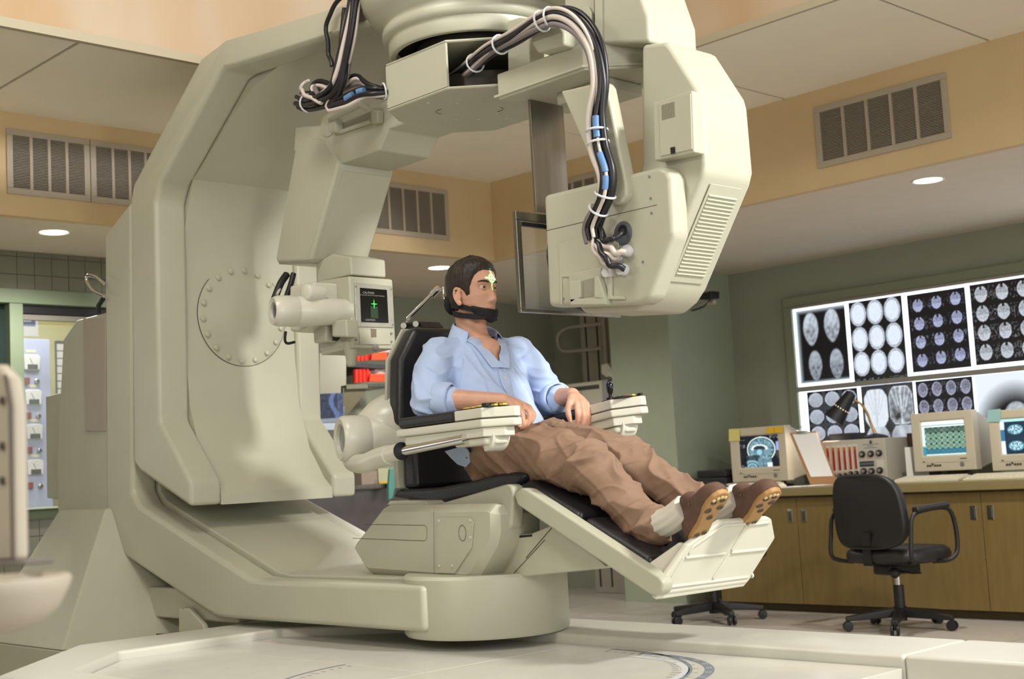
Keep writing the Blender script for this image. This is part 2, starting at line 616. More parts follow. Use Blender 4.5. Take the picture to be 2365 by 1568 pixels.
# ventilation grilles
def grille(y_or_x, a0, a1, z0, z1, n, face, label, louv=34, clip=None):
    """face 'x': on the left soffit (runs along y); 'y': on the right soffit (runs along x)"""
    def B(bm, u0, u1, w0, w1, d0, d1):
        if face == 'x':
            box(bm, SX + d0, SX + d1, u0, u1, w0, w1)
        else:
            box(bm, u0, u1, SY - d1, SY - d0, w0, w1)
    mid = (a0 + a1) / 2
    t = thing('ventilation_grille', label, 'vent', (SX, mid, z0) if face == 'x' else (mid, SY, z0), 'ventilation grilles on the soffits')
    GM = mat('grille_paint', (172, 160, 142), 0.5)
    bw = 0.032
    b = nbm()
    B(b, a0, a1, z0, z0 + bw, 0, .012); B(b, a0, a1, z1 - bw, z1, 0, .012); B(b, a0, a0 + bw, z0 + bw, z1 - bw, 0, .012); B(b, a1 - bw, a1, z0 + bw, z1 - bw, 0, .012)
    obj('frame', b, GM, t, bevel=.002)
    b = nbm(); B(b, a0 + bw, a1 - bw, z0 + bw, z1 - bw, 0.0, .001); obj('backing', b, mat('grille_dark', (26, 22, 26), 0.9), t)
    w = (a1 - a0 - 2 * bw) / n
    for k in range(n - 1):
        u = a0 + bw + (k + 1) * w
        b = nbm(); B(b, u - .008, u + .008, z0 + bw, z1 - bw, .001, .0115); obj('divider_bar', b, GM, t)
    for k in range(n):
        u0, u1 = a0 + bw + k * w + (.008 if k else 0), a0 + bw + (k + 1) * w - (.008 if k < n - 1 else 0)
        b = nbm()
        for j in range(louv):
            zz = z0 + bw + (j + .5) * (z1 - z0 - 2 * bw) / louv
            B(b, u0, u1, zz - .0016, zz + .0012, .001, .0055)
        obj('louvres', b, GM, t, kind='stuff')


grille(0, 2.86, 3.312, 2.56, 2.90, 4, 'x', 'four-panel grey grille at the outer end of the window-side soffit')
grille(0, 3.316, 3.768, 2.56, 2.90, 4, 'x', 'four-panel grey grille half hidden by the gantry frame')
grille(0, 5.19, 5.84, 2.555, 2.895, 5, 'x', 'grey grille on the soffit beside its inner corner, behind the laser arm')
grille(0, -4.03, -3.247, 2.556, 2.892, 5, 'y', 'wide five-panel grey grille on the soffit above the console')
grille(0, -6.09, -5.64, 2.53, 2.87, 4, 'y', 'small grey grille glimpsed between steel plate and cable strut')


# recessed downlights
LAMP = mat('lit_lamp_disc', (255, 252, 246), 0.5, emit=9.0)
def downlight(x, y, label):
    t = thing('recessed_downlight', label, 'ceiling light', (x, y, ZS - .006), 'recessed downlights in the soffit')
    b = nbm(); lathe(b, [(.074, 0), (.086, -.004), (.088, 0), (.088, .001)], V(x, y, ZS - .001), (0, 0, 1), 32, cap0=False, cap1=False); obj('trim_ring', b, mat('lamp_trim', (226, 220, 208), 0.4), t)
    b = nbm(); lathe(b, [(0, -.0025), (.073, -.0025), (.073, -.001)], V(x, y, ZS), (0, 0, 1), 32, cap1=False); obj('lamp_disc', b, LAMP, t)
    l = bpy.data.lights.new('downlight_bulb', 'SPOT'); l.energy = 115; l.spot_size = math.radians(155); l.spot_blend = 0.6; l.shadow_soft_size = .06; l.color = (1.0, .96, .88)
    o = bpy.data.objects.new('downlight_bulb', l); COL.objects.link(o); o.parent = t; o.location = (0, 0, -.012)
downlight(-6.967, 3.26, 'bright recessed downlight over the control room window')
downlight(-3.598, 6.61, 'bright recessed downlight above the console')
downlight(-7.03, 6.08, 'bright recessed downlight behind the head of the patient')

# the rest of the room behind the photographer's left shoulder
b = nbm(); box(b, -7.7, 2.6, -1.7, -1.6, 0, 4.6)
obj('wall_front', b, mat('cream_wall_paint', (214, 206, 186), .8), kind='structure', label='cream wall behind the photographer')
b = nbm(); box(b, -7.7, 2.6, -1.6, 0.2, ZC, ZC + .05)
obj('ceiling_front', b, CEIL, kind='structure')
b = nbm(); box(b, -7.7, -7.6, -1.6, 0.6, 0, ZC)
obj('wall_left_end', b, GREEN, kind='structure')
b = nbm(); box(b, -5.46, 1.2, 0.14, 0.2, ZC, 4.6)
obj('wall_well_front', b, WELL, kind='structure')

# ================================================================== platform
AX, AY = -3.75, 3.475
plat = thing('scanner_platform', 'raised white platform with a sunken turntable deck under the chair', 'platform', (-3.4, 3.2, 0))
PLW = mat('platform_paint', (204, 202, 190), 0.33, noise_amt=0.02)
# border rail (outline with the sunken deck inside)
inner = [(-2.05, 3.405), (-4.19, 3.405), (-4.63, 3.09), (-4.63, 2.38), (-4.30, 2.05), (-3.2, 2.05)]
outer = [(-2.05, 3.765), (-4.30, 3.765), (-4.98, 3.15), (-5.0, 2.40), (-4.42, 1.84), (-3.2, 1.84)]
b = nbm()
Z1, ZD = 0.44, 0.405
top_i = [b.verts.new((x, y, Z1)) for x, y in inner]; top_o = [b.verts.new((x, y, Z1)) for x, y in outer]
bot_i = [b.verts.new((x, y, .05)) for x, y in inner]; bot_o = [b.verts.new((x, y, 0)) for x, y in outer]
for k in range(len(inner) - 1):
    b.faces.new([top_i[k], top_i[k + 1], top_o[k + 1], top_o[k]])
    b.faces.new([top_i[k + 1], top_i[k], bot_i[k], bot_i[k + 1]])
    b.faces.new([top_o[k], top_o[k + 1], bot_o[k + 1], bot_o[k]])
    b.faces.new([bot_i[k], bot_i[k + 1], bot_o[k + 1], bot_o[k]])
b.faces.new([top_i[0], top_o[0], bot_o[0], bot_i[0]]); b.faces.new([top_i[-1], top_o[-1], bot_o[-1], bot_i[-1]])
obj('border_rail', b, PLW, plat, bevel=0.012, seg=3)
b = nbm(); box(b, -2.05, 1.0, 3.405, 3.765, 0, Z1)
obj('long_rail', b, PLW, plat, bevel=0.012, seg=3)
DECK = mat('deck_laminate', (204, 202, 192), 0.22, noise_amt=0.03, noise_scale=9)
# deck panels with thin seams
seam = 0.003
for pts in ([(-2.055, 3.4), (-3.3, 3.4), (-3.3, 2.0), (-2.055, 2.0)], [(-3.303, 3.4), (-4.19, 3.4), (-4.625, 3.085), (-4.625, 2.72), (-3.303, 2.72)], [(-3.303, 2.717), (-4.625, 2.717), (-4.625, 2.385), (-4.30, 2.06), (-3.303, 2.06)]):
    b = nbm(); prism(b, [V(x, y, .10) for x, y in pts], (0, 0, ZD - .10)); obj('deck_panel', b, DECK, plat, bevel=.0015, seg=1)
# printed angle scale: arcs and ticks
PRINT = mat('grey_print', (120, 126, 136), 0.5); PRINT2 = mat('pale_print', (196, 198, 200), 0.5)
dz = ZD + .0006
def arc(cx_, cy_, r0, r1, a0, a1, m, n=40, name='printed_arc'):
    b = nbm()
    A = [b.verts.new((cx_ + r0 * math.cos(a0 + (a1 - a0) * k / n), cy_ + r0 * math.sin(a0 + (a1 - a0) * k / n), dz)) for k in range(n + 1)]
    B = [b.verts.new((cx_ + r1 * math.cos(a0 + (a1 - a0) * k / n), cy_ + r1 * math.sin(a0 + (a1 - a0) * k / n), dz)) for k in range(n + 1)]
    for k in range(n):
        b.faces.new([A[k], A[k + 1], B[k + 1], B[k]])
    return obj(name, b, m, plat)
# arcs fitted through pixels of the photograph on the deck height
def circ(p3):
    (x1, y1), (x2, y2), (x3, y3) = [(p.x, p.y) for p in p3]
    d_ = 2 * (x1 * (y2 - y3) + x2 * (y3 - y1) + x3 * (y1 - y2))
    ux = ((x1 ** 2 + y1 ** 2) * (y2 - y3) + (x2 ** 2 + y2 ** 2) * (y3 - y1) + (x3 ** 2 + y3 ** 2) * (y1 - y2)) / d_
    uy = ((x1 ** 2 + y1 ** 2) * (x3 - x2) + (x2 ** 2 + y2 ** 2) * (x1 - x3) + (x3 ** 2 + y3 ** 2) * (x2 - x1)) / d_
    return ux, uy, math.hypot(x1 - ux, y1 - uy)
ux, uy, ur = circ([PX(1500, 1508, z=ZD), PX(1648, 1540, z=ZD), PX(1630, 1566, z=ZD)])
ur = min(ur, .8)
SCALE_C = (ux, uy, ur)
ang = lambda p: math.atan2(p.y - uy, p.x - ux)
a0_ = ang(PX(1630, 1566, z=ZD)) - .5; a1_ = ang(PX(1490, 1506, z=ZD))
arc(ux, uy, ur - .028, ur, a0_, a1_, PRINT, 48, 'scale_band')
arc(ux, uy, ur - .095, ur - .072, a0_, a1_, PRINT2, 48, 'pale_band')
for k in range(9):
    a_ = a0_ + .35 + (a1_ - a0_ - .4) * k / 8
    e_r = V(math.cos(a_), math.sin(a_), 0); e_t = V(-math.sin(a_), math.cos(a_), 0)
    textmesh('scale_number', str(10 * (k + 1)), .02, mat('white_print', (228, 228, 222), .5), plat, V(ux, uy, dz + .0004) + e_r * (ur - .014), e_r * -1, e_t * -1)
    textmesh('scale_number', str(10 * (k + 1)), .016, PRINT, plat, V(ux, uy, dz) + e_r * (ur - .052), e_r * -1, e_t * -1)
u2 = circ([PX(1000, 1508, z=ZD), PX(1200, 1496, z=ZD), PX(1390, 1497, z=ZD)])
ang2 = lambda p: math.atan2(p.y - u2[1], p.x - u2[0])
q0, q1 = ang2(PX(1415, 1498, z=ZD)), ang2(PX(800, 1535, z=ZD))
arc(u2[0], u2[1], u2[2] - .012, u2[2], q0, q1, PRINT, 60, 'scale_band')
b = nbm()
for k in range(70):
    a_ = q0 + (q1 - q0) * (k + .5) / 70
    e_r = V(math.cos(a_), math.sin(a_), 0); e_t = V(-math.sin(a_), math.cos(a_), 0)
    c0 = V(u2[0], u2[1], dz) + e_r * (u2[2] - (.05 if k % 5 else .045))
    h = .009 if k % 5 else .016
    vs4 = [b.verts.new(c0 + e_r * s * h + e_t * t * .0022) for s, t in ((-1, -1), (1, -1), (1, 1), (-1, 1))]
    b.faces.new(vs4)
obj('tick_marks', b, PRINT, plat, kind='stuff')

# ================================================================== gantry frame (nested C arms, tower)
gan = thing('scanner_gantry', 'huge cream C-shaped scanner gantry standing around the patient chair', 'scanner', (-5.4, 3.4, .35))
YN, YF, Y1, Y2 = 3.025, 3.917, 3.185, 3.778
TAPER_X, TAPER = -4.74, 0.215
PL_T = (V(TAPER_X, YN, 0), V(TAPER, -1, 0))
def tap(bm, vs_=None):
    for v in (vs_ or bm.verts):
        if v.co.x > TAPER_X:
            s = TAPER * (v.co.x - TAPER_X)
            f = (v.co.y - AY + .004) / (YN - AY)
            v.co.y += s * f
def pn(l):
    return [PX(p[0], p[1], y=YN) for p in l]
XE = -3.70
# upper C: near flange outline
out_px = [(439, 1172), (319, 1087), (307, 1068), (300, 462), (306, 425), (462, 134), (490, 112)]
O = pn(out_px)
zt = PX(530, 95, y=YN).z
O += [PX(530, 95, y=YN), V(XE, YN, zt)]
zi = PX(769, 88, pl=PL_T).z
I = [V(XE, YN, zi)] + pn([(524, 153), (505, 172), (370, 418), (358, 465), (366, 972), (439, 1113)])
zi = (I[0].z + I[1].z) / 2; I[0].z = zi; I[1].z = zi
def cprism(I_, ya, yb, name, mtl=CREAM, bevel=.022, seg=3, par=gan):
    pts = O + I_
    b = nbm(); prism(b, [V(p.x, ya, p.z) for p in pts], (0, yb - ya, 0))
    tap(b)
    return obj(name, b, mtl, par, bevel=bevel, seg=seg)
cprism(I, YN, Y1, 'upper_arm_flange')
cprism(I, Y2, YF, 'upper_arm_flange')
# recessed web, smoothly curved
dI = [(.075, -.055), (.06, -.02), (.015, .02), (-.035, .03), (-.02, .0), (-.03, 0), (.0, .0)]
Iw = [V(XE, 0, zi + .06), V(-4.52, 0, zi + .05), V(-4.85, 0, zi - .04), V(-5.15, 0, zi - .22), V(-5.37, 0, 2.42), V(-5.455, 0, 2.2), V(-5.475, 0, 1.95), V(-5.475, 0, 1.6), V(-5.455, 0, 1.38), V(-5.38, 0, 1.18), V(-5.265, 0, 1.03), V(-5.215, 0, .985)]
O2 = O[:]
b = nbm(); prism(b, [V(p.x, Y1 - .002, p.z) for p in O2[1:]] + [V(p.x, Y1 - .002, p.z) for p in Iw] + [V(O[0].x - .005, Y1 - .002, O[0].z + .004)], (0, Y2 - Y1 + .004, 0)); tap(b)
obj('upper_arm_web', b, CREAM, gan, bevel=0, ang=35)
# round bolted plate on the web
pc = V(-5.474, 3.487, 1.815)
b = nbm(); lathe(b, [(.239, 0), (.239, .003), (.236, .004)], pc, (1, 0, 0), 64)
plate = obj('bolted_plate', b, CREAM, gan)
b = nbm(); lathe(b, [(.2425, 0), (.2425, .0015), (.239, .0015)], pc, (1, 0, 0), 64, cap1=False); obj('plate_gap', b, mat('gap_brown', (84, 74, 60), .8), plate)
mb = None
for k in range(18):
    a_ = 2 * math.pi * (k + .3) / 18
    if mb is None:
        b = nbm(); lathe(b, [(.0135, 0), (.0135, .008), (.011, .0105), (.0, .0105)], (0, 0, 0), (1, 0, 0), 12, cap1=False); mb = finish_mesh('bolt', b, CREAM)
    o = bpy.data.objects.new('bolt', mb); COL.objects.link(o); o.parent = plate
    o.location = pc + V(.004, .217 * math.cos(a_), .217 * math.sin(a_)) - WL[plate]
# lower C
LO = pn([(302, 462), (240, 543), (245, 1250), (254, 1263), (478, 1414), (500, 1427)])
LO += [V(-3.67, YN, LO[-1].z)]
LI = [V(-3.67, YN, .633), V(-3.72, YN, .633)] + pn([(612, 1351), (575, 1335), (322, 1168), (304, 1135)])
for p in LI[2:3]: p.z = .633
def lprism(I_, ya, yb, name, drop=0.0, bevel=.022):
    b = nbm(); pts = LO + I_
    prism(b, [V(p.x, ya, p.z) for p in pts], (0, yb - ya, 0))
    return obj(name, b, CREAM, gan, bevel=bevel, seg=3)
lprism(LI, YN, YN + .13, 'lower_arm_flange')
LO_far = LO[:-1] + [V(-3.86, YN, LO[-1].z)]
LI_far = [V(-3.86, YN, .633)] + LI[2:]
b = nbm(); prism(b, [V(p.x, 3.787, p.z) for p in LO_far + LI_far], (0, YF - 3.787, 0)); obj('lower_arm_flange', b, CREAM, gan, bevel=.022, seg=3)
LW = [V(-3.72, YN, .645), V(LI[2].x - .01, YN, .645)] + [p + V(.012, 0, .016) for p in LI[3:5]] + [LI[5] + V(.018, 0, .0)]
LO_web = LO[:-1] + [V(-3.72, YN, LO[-1].z)]
b = nbm(); prism(b, [V(p.x, YN + .13, p.z) for p in LO_web + LW], (0, 3.787 - YN - .13, 0)); obj('lower_arm_web', b, CREAM, gan, bevel=.008, seg=2)
# drum joining the lower arm, with the fillet to the arm
b = nbm(); lathe(b, [(.292, 0), (.30, .010), (.30, .205), (.288, .216), (0, .216)], V(-3.70, 3.345, .442), (0, 0, 1), 72)
obj('turntable_drum', b, CREAM, gan, ang=40)
# rear tower behind the frame, with sloping skirt
b = nbm()
prism(b, [V(-6.5, 3.03, .93), V(-5.93, 3.03, .93), V(-5.93, 3.03, 1.87), V(-6.25, 3.03, 1.87), V(-6.40, 3.03, 1.79), V(-6.5, 3.03, 1.2)], (0, .85, 0))
obj('tower_body', b, mat('tower_paint', (172, 172, 150), .45, noise_amt=.03), gan, bevel=.01)
b = nbm(); prism(b, [PX(105, 915, y=3.06), PX(148, 905, y=3.06), PX(148, 1155, y=3.06), PX(108, 1150, y=3.06)], (0, .5, 0)); obj('tower_side_box', b, MATS['tower_paint'], gan, bevel=.006)
b = nbm(); prism(b, [PX(192, 735, y=3.02), PX(242, 735, y=3.02), PX(242, 995, y=3.02), PX(196, 995, y=3.02)], (0, .012, 0)); obj('tower_panel', b, mat('tower_panel_paint', (160, 150, 132), .5), gan)
b = nbm()
top = [V(-6.42, 3.0, .945), V(-5.93, 3.0, .945), V(-5.93, 3.85, .945), V(-6.42, 3.85, .945)]
bot = [V(-6.62, 2.66, .345), V(-5.70, 2.66, .345), V(-5.35, 3.85, .345), V(-6.62, 3.85, .345)]
prism2(b, bot, top); obj('tower_skirt', b, CREAM, gan, bevel=.01)
b = nbm(); box(b, -6.62, -5.70, 2.66, 3.85, 0, .345); obj('tower_plinth', b, CREAM, gan, bevel=.008)
# housing under the lower arm on the platform
b = nbm(); box(b, -5.70, -4.95, 3.08, 3.85, .445, .58); obj('under_arm_box', b, CREAM, gan, bevel=.01)
b = nbm(); tube(b, catmull([PX(424, 1405, y=3.05), PX(424, 1440, y=3.05), PX(422, 1456, y=3.05), PX(410, 1463, y=3.05), PX(362, 1465, y=3.05)], 4), .0035, 8); obj('gap_seal', b, BLACK, gan)
b = nbm(); prism(b, [PX(424, 1405, y=3.07), PX(446, 1403, y=3.07), PX(480, 1440, y=3.07), PX(490, 1468, y=3.07), PX(424, 1458, y=3.07)], (0, -.025, 0)); obj('hinge_cover', b, CREAM, gan, bevel=.006)

# bearing ring under the upper arm (vertical axis)
b = nbm()
prof = [(.30, 2.93), (.43, 2.93), (.435, 2.86), (.42, 2.80), (.385, 2.755), (.352, 2.738), (.347, 2.725), (.352, 2.708), (.352, 2.692), (.344, 2.678), (.330, 2.674), (.328, 2.622), (.322, 2.616), (.302, 2.616), (.300, 2.66)]
lathe(b, [(r, z) for r, z in prof], V(AX, AY, 0), (0, 0, 1), 72, cap1=False)
obj('bearing_ring', b, CREAM, gan, ang=45)
b = nbm(); lathe(b, [(0, 2.655), (.301, 2.655), (.301, 2.68)], V(AX, AY, 0), (0, 0, 1), 48, cap1=False); obj('bearing_gap', b, DARKGAP, gan)
b = nbm(); box(b, -3.75, -3.2, AY - .22, AY + .22, 2.74, 2.93); obj('arm_nose', b, CREAM, gan, bevel=.05, seg=4)

# ================================================================== rotating yoke: hub, laser arm, detector head
yoke = thing('imaging_yoke', 'cream overhead yoke carrying the laser box arm and the detector head', 'scanner', (AX, AY, 2.4))
def xzprism(name, pts, y0, y1, m=CREAM, par=yoke, bevel=.008, seg=2, **k):
    b = nbm(); prism(b, [V(x, y0, z) for x, z in pts], (0, y1 - y0, 0))
    return obj(name, b, m, par, bevel=bevel, seg=seg, **k)
def pyprism(name, pxs, y0, y1, m=CREAM, par=yoke, bevel=.008, seg=2, **k):
    b = nbm(); prism(b, ypoly(pxs, y0), (0, y1 - y0, 0))
    return obj(name, b, m, par, bevel=bevel, seg=seg, **k)
def zprism(name, pts, z0, z1, m=CREAM, par=yoke, bevel=.006, seg=2, **k):
    b = nbm(); prism(b, [V(x, y, z0) for x, y in pts], (0, 0, z1 - z0))
    return obj(name, b, m, par, bevel=bevel, seg=seg, **k)
# hub shell, open towards the chamfer
hp = [(-3.94, 3.186), (-4.03, 3.31), (-4.10, 3.56), (-3.93, 3.74), (-3.66, 3.74), (-3.45, 3.60), (-3.40, 3.376), (-3.59, 3.186)]
hub = zprism('hub_floor', hp, 2.40, 2.412)
zprism('hub_roof', hp, 2.575, 2.587)
def vplate(name, a, c, z0, z1, t=.012, m=CREAM, par=yoke, **k):
    a, c = V(a[0], a[1], 0), V(c[0], c[1], 0)
    n_ = (c - a).cross(ZA).normalized() * t
    b = nbm(); prism(b, [V(a.x, a.y, z0), V(c.x, c.y, z0), V(c.x, c.y, z1), V(a.x, a.y, z1)], n_ * -1)
    return obj(name, b, m, par, **k)
for i, (p, q) in enumerate(zip(hp, hp[1:] + hp[:1])):
    if i == 6:
        continue   # the open face
    b = nbm(); a_, c_ = V(*p, 2.412), V(*q, 2.412)
    nin = (V(AX, AY, 2.412) - (a_ + c_) / 2); nin = (nin - (c_ - a_).normalized() * nin.dot((c_ - a_).normalized())).normalized() * .01
    prism(b, [a_, c_, V(c_.x, c_.y, 2.575), V(a_.x, a_.y, 2.575)], nin); obj('hub_wall', b, CREAM, yoke)
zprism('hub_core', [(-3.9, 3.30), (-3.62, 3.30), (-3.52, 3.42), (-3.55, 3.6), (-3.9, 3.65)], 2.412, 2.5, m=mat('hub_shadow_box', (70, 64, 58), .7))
b = nbm(); lathe(b, [(.22, 0), (.22, .06)], V(AX, AY, 2.587), (0, 0, 1), 40); obj('hub_spindle', b, mat('spindle_dark', (60, 56, 52), .5), yoke)
# screws and oval slots of the hub floor
for px, py in ((988, 237), (1056, 238), (1113, 238), (1052, 275), (1105, 275), (1170, 273), (1151, 247), (1147, 262)):
    c = PX(px, py, z=2.40)
    b = nbm(); lathe(b, [(.007, 0), (.007, -.002), (0, -.003)], c, (0, 0, 1), 10, cap0=False); obj('screw', b, CREAM2, yoke)
for px, py, s in ((1012, 258, 1), (1157, 252, -1)):
    c = PX(px, py, z=2.3995)
    e1 = (PX(1157, 252, z=2.4) - PX(1012, 258, z=2.4)).normalized(); e2 = V(-e1.y, e1.x, 0)
    b = nbm(); tube(b, [c + e1 * s * .03 + (e1 * (-s) * math.cos(t) + e2 * math.sin(t)) * .038 for t in [(-1.1 + 2.2 * k / 10) for k in range(11)]], .0012, 5); obj('oval_slot', b, mat('gap_brown', (84, 74, 60), .8), yoke)

# ---- laser arm
YL0, YL1 = 3.345, 3.61
xzprism('laser_arm_block', [(-3.96, 2.56), (-3.96, 2.41), (-4.02, 2.397), (-4.135, 2.397), (-4.20, 2.325), (-4.50, 2.322), (-4.80, 2.45), (-4.78, 2.555), (-4.5, 2.50), (-4.25, 2.50)], YL0, YL1)
b = nbm()
A4 = [V(-4.775, YL0 + .005, 2.545), V(-4.962, YL0 - .02, 1.975), V(-4.686, YL0 - .02, 1.938), V(-4.445, YL0 - .03, 2.322), V(-4.55, YL0, 2.46)]
B4 = [V(p.x, YL1 + (.03 if i in (1, 2) else .02), p.z) for i, p in enumerate(A4)]
prism2(b, A4, B4); obj('laser_column', b, CREAM, yoke, bevel=.022, seg=1)
# cover plate with seam on the column front
e_dn = (V(-4.686, 0, 1.938) - V(-4.445, 0, 2.322)).normalized(); nrm = V(-e_dn.z, 0, e_dn.x) * -1
if nrm.x < 0: nrm = nrm * -1
p0 = V(-4.445, YL0 + .012, 2.322) + e_dn * .03
b = nbm(); prism(b, [p0, V(p0.x, YL1 + .0, p0.z), V(p0.x, YL1 + .0, p0.z) + e_dn * .40, p0 + e_dn * .40], nrm * .003); obj('column_cover', b, CREAM, yoke, bevel=.001, seg=1)
# carrying handle and its bracket on the block
pyprism('handle_bracket', [(757, 262), (772, 262), (776, 306), (757, 306)], 3.30, 3.345)
pyprism('handle_bracket', [(855, 248), (872, 255), (872, 283), (855, 285)], 3.31, 3.345)
b = nbm(); tube(b, [PX(762, 272, y=3.30), PX(832, 240, y=3.30), PX(850, 250, y=3.33)], .016, 12); obj('carrying_handle', b, CREAM, yoke)
b = nbm(); tube(b, [PX(782, 306, y=3.335), PX(858, 280, y=3.335)], .009, 10); obj('lower_bar', b, CREAM, yoke)
b = nbm(); lathe(b, [(.05, 0), (.05, .004)], PX(757, 288, y=3.34) + V(0, .004, 0), (0, -1, 0), 24); obj('round_flange', b, CREAM, yoke)
# neck and laser box
xzprism('laser_neck', [(-4.72, 1.95), (-4.72, 1.86), (-4.475, 1.86), (-4.475, 1.935), (-4.60, 1.97)], 3.385, 3.57)
lb = xzprism('laser_box', [(-4.69, 1.862), (-4.69, 1.555), (-4.457, 1.562), (-4.457, 1.852)], 3.36, 3.592, bevel=.01, seg=3)
LX = -4.457
def xq(pxs, x, t, name, m, par, bevel=0.0, back=.0):
    b = nbm(); prism(b, [PX(p[0], p[1], x=x) - V(back, 0, 0) for p in pxs], (t + back, 0, 0)); return obj(name, b, m, par, bevel=bevel)
ALU = mat('anodised_frame', (178, 176, 164), .35, .6, noise_amt=.06, noise_scale=40)
fr = xq([(817, 653), (905, 661), (908, 757), (821, 755)], LX, .006, 'screen_frame', ALU, lb, .002)
sc = xq([(831, 664.5), (893, 669.5), (897, 746), (834, 744)], LX + .006, .0015, 'screen', mat('black_screen_glass', (8, 10, 9), .12), lb)
GREENE = mat('green_laser_light', (40, 255, 60), .5, emit=4.0)
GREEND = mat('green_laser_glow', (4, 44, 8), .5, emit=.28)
xs_ = LX + .0076
c = PX(864, 702, x=xs_)
b = nbm()
for k in range(12):
    pass
for (dy, dz_) in ((.017, .002), (.002, .019)):
    prism(b, [V(xs_, c.y - dy, c.z), V(xs_, c.y, c.z - dz_), V(xs_, c.y + dy, c.z), V(xs_, c.y, c.z + dz_)], (.0004, 0, 0))
obj('laser_cross', b, GREENE, lb)
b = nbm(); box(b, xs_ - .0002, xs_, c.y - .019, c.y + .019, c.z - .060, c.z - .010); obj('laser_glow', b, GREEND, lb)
GTX = mat('grey_lettering', (150, 150, 146), .6, emit=.12)
textmesh('caution_lettering', 'CAUTION', .0135, GTX, lb, PX(851, 676.5, x=xs_), YA, ZA)
textmesh('caution_lettering', 'CLASS 3B LASER LIGHT AVOID DIRECT EXPOSURE', .0062, GTX, lb, PX(858, 682.5, x=xs_), YA, ZA)
textmesh('caution_lettering', 'CAUTION', .0115, GTX, lb, PX(855, 739, x=xs_), YA, ZA)
xq([(828, 760), (900, 764), (902, 796), (830, 796)], LX, .004, 'lower_plate', CREAM, lb, .0015)
xq([(856, 759), (869, 760), (869, 779), (857, 779)], LX + .004, .001, 'serial_label', mat('brown_label', (120, 104, 84), .5), lb)
c = PX(866, 803, x=LX)
b = nbm(); lathe(b, [(.016, 0), (.016, .008), (.012, .012), (0, .012)], c - V(.002, 0, 0), (1, 0, 0), 20, cap1=False); obj('thumb_knob', b, GREYM, lb)
for px, py in ((821, 661.5), (903, 668), (821, 744.5), (907, 750), (821, 763), (904, 770), (822, 785), (904, 789)):
    c = PX(px, py, x=LX + .004)
    b = nbm(); lathe(b, [(.0045, 0), (.0045, .004), (0, .005)], c, (1, 0, 0), 10, cap1=False); obj('screw', b, GREYM, lb)
b = nbm(); lathe(b, [(.012, 0), (.012, .004), (0, .005)], PX(762, 713, y=3.36) + V(0, .001, 0), (0, -1, 0), 18, cap1=False); obj('side_plug', b, CREAM, lb)
# corner peg below the box
b = nbm(); a_ = PX(812, 800, y=3.39); c_ = PX(814, 842, y=3.39)
tube(b, [V(a_.x, 3.385, a_.z + .02), V(a_.x, 3.385, a_.z), V(c_.x, 3.385, c_.z), V(c_.x, 3.385, c_.z - .008)], [.03, .03, .019, .012], 16); obj('corner_peg', b, CREAM, yoke)
pyprism('box_apron', [(742, 803), (815, 795), (815, 803), (742, 820)], 3.362, 3.58, bevel=.003)
# side sensor with a round dark aperture
pyprism('side_sensor', [(722, 749), (752, 742), (752, 790), (724, 793)], 3.30, 3.362)
pyprism('side_sensor_cap', [(765, 740), (799, 737), (801, 779), (766, 778)], 3.30, 3.362)
b = nbm(); lathe(b, [(.042, 0), (.042, .03)], PX(764, 765, y=3.335), (0, 1, 0), 24); obj('sensor_aperture', b, BLACK, yoke)
# camera barrel on the side of the laser box
bax = V(-.26, -.97, 0).normalized()
c0 = PX(631, 718, y=3.065)
b = nbm(); lathe(b, [(.0, .02), (.03, .02), (.034, .012), (.036, 0), (.055, -.004), (.062, .012), (.064, .03), (.064, .095), (.062, .098), (.062, .102), (.064, .105), (.060, .20), (.05, .33)], c0, bax * -1, 32, cap0=False); obj('camera_barrel', b, CREAM2, yoke)
b = nbm(); lathe(b, [(.0, .008), (.031, .008), (.031, .02)], c0, bax * -1, 24, cap1=False); obj('lens', b, mat('lens_glass', (88, 90, 104), .08, coat=.5), yoke)
b = nbm(); a_ = PX(704, 675, y=3.17); lathe(b, [(0, 0), (.030, 0), (.036, .006), (.036, .09)], a_, V(-.15, 1, 0), 24); obj('barrel_stub', b, CREAM2, yoke)
pyprism('barrel_bracket', [(668, 660), (725, 650), (728, 740), (690, 768), (668, 765)], 3.24, 3.365, m=CREAM2, bevel=.012)
b = nbm(); tube(b, catmull([PX(662, 634, y=3.30), PX(648, 655, y=3.26), PX(634, 690, y=3.22)], 5), .016, 10); obj('lead', b, BLACK, yoke)
b = nbm(); tube(b, catmull([PX(678, 632, y=3.32), PX(672, 655, y=3.30), PX(660, 690, y=3.26)], 5), .012, 10); obj('lead', b, BLACK, yoke)
b = nbm(); tube(b, catmull([PX(664, 628, y=3.30), PX(655, 650, y=3.28), PX(640, 680, y=3.22)], 5), .006, 8); obj('lead', b, mat('pale_cable', (200, 190, 180), .5), yoke)
b = nbm(); tube(b, catmull([PX(660, 765, y=3.2), PX(658, 785, y=3.2), PX(664, 793, y=3.22), PX(680, 790, y=3.27)], 5), .006, 8); obj('lead', b, BLACK, yoke)

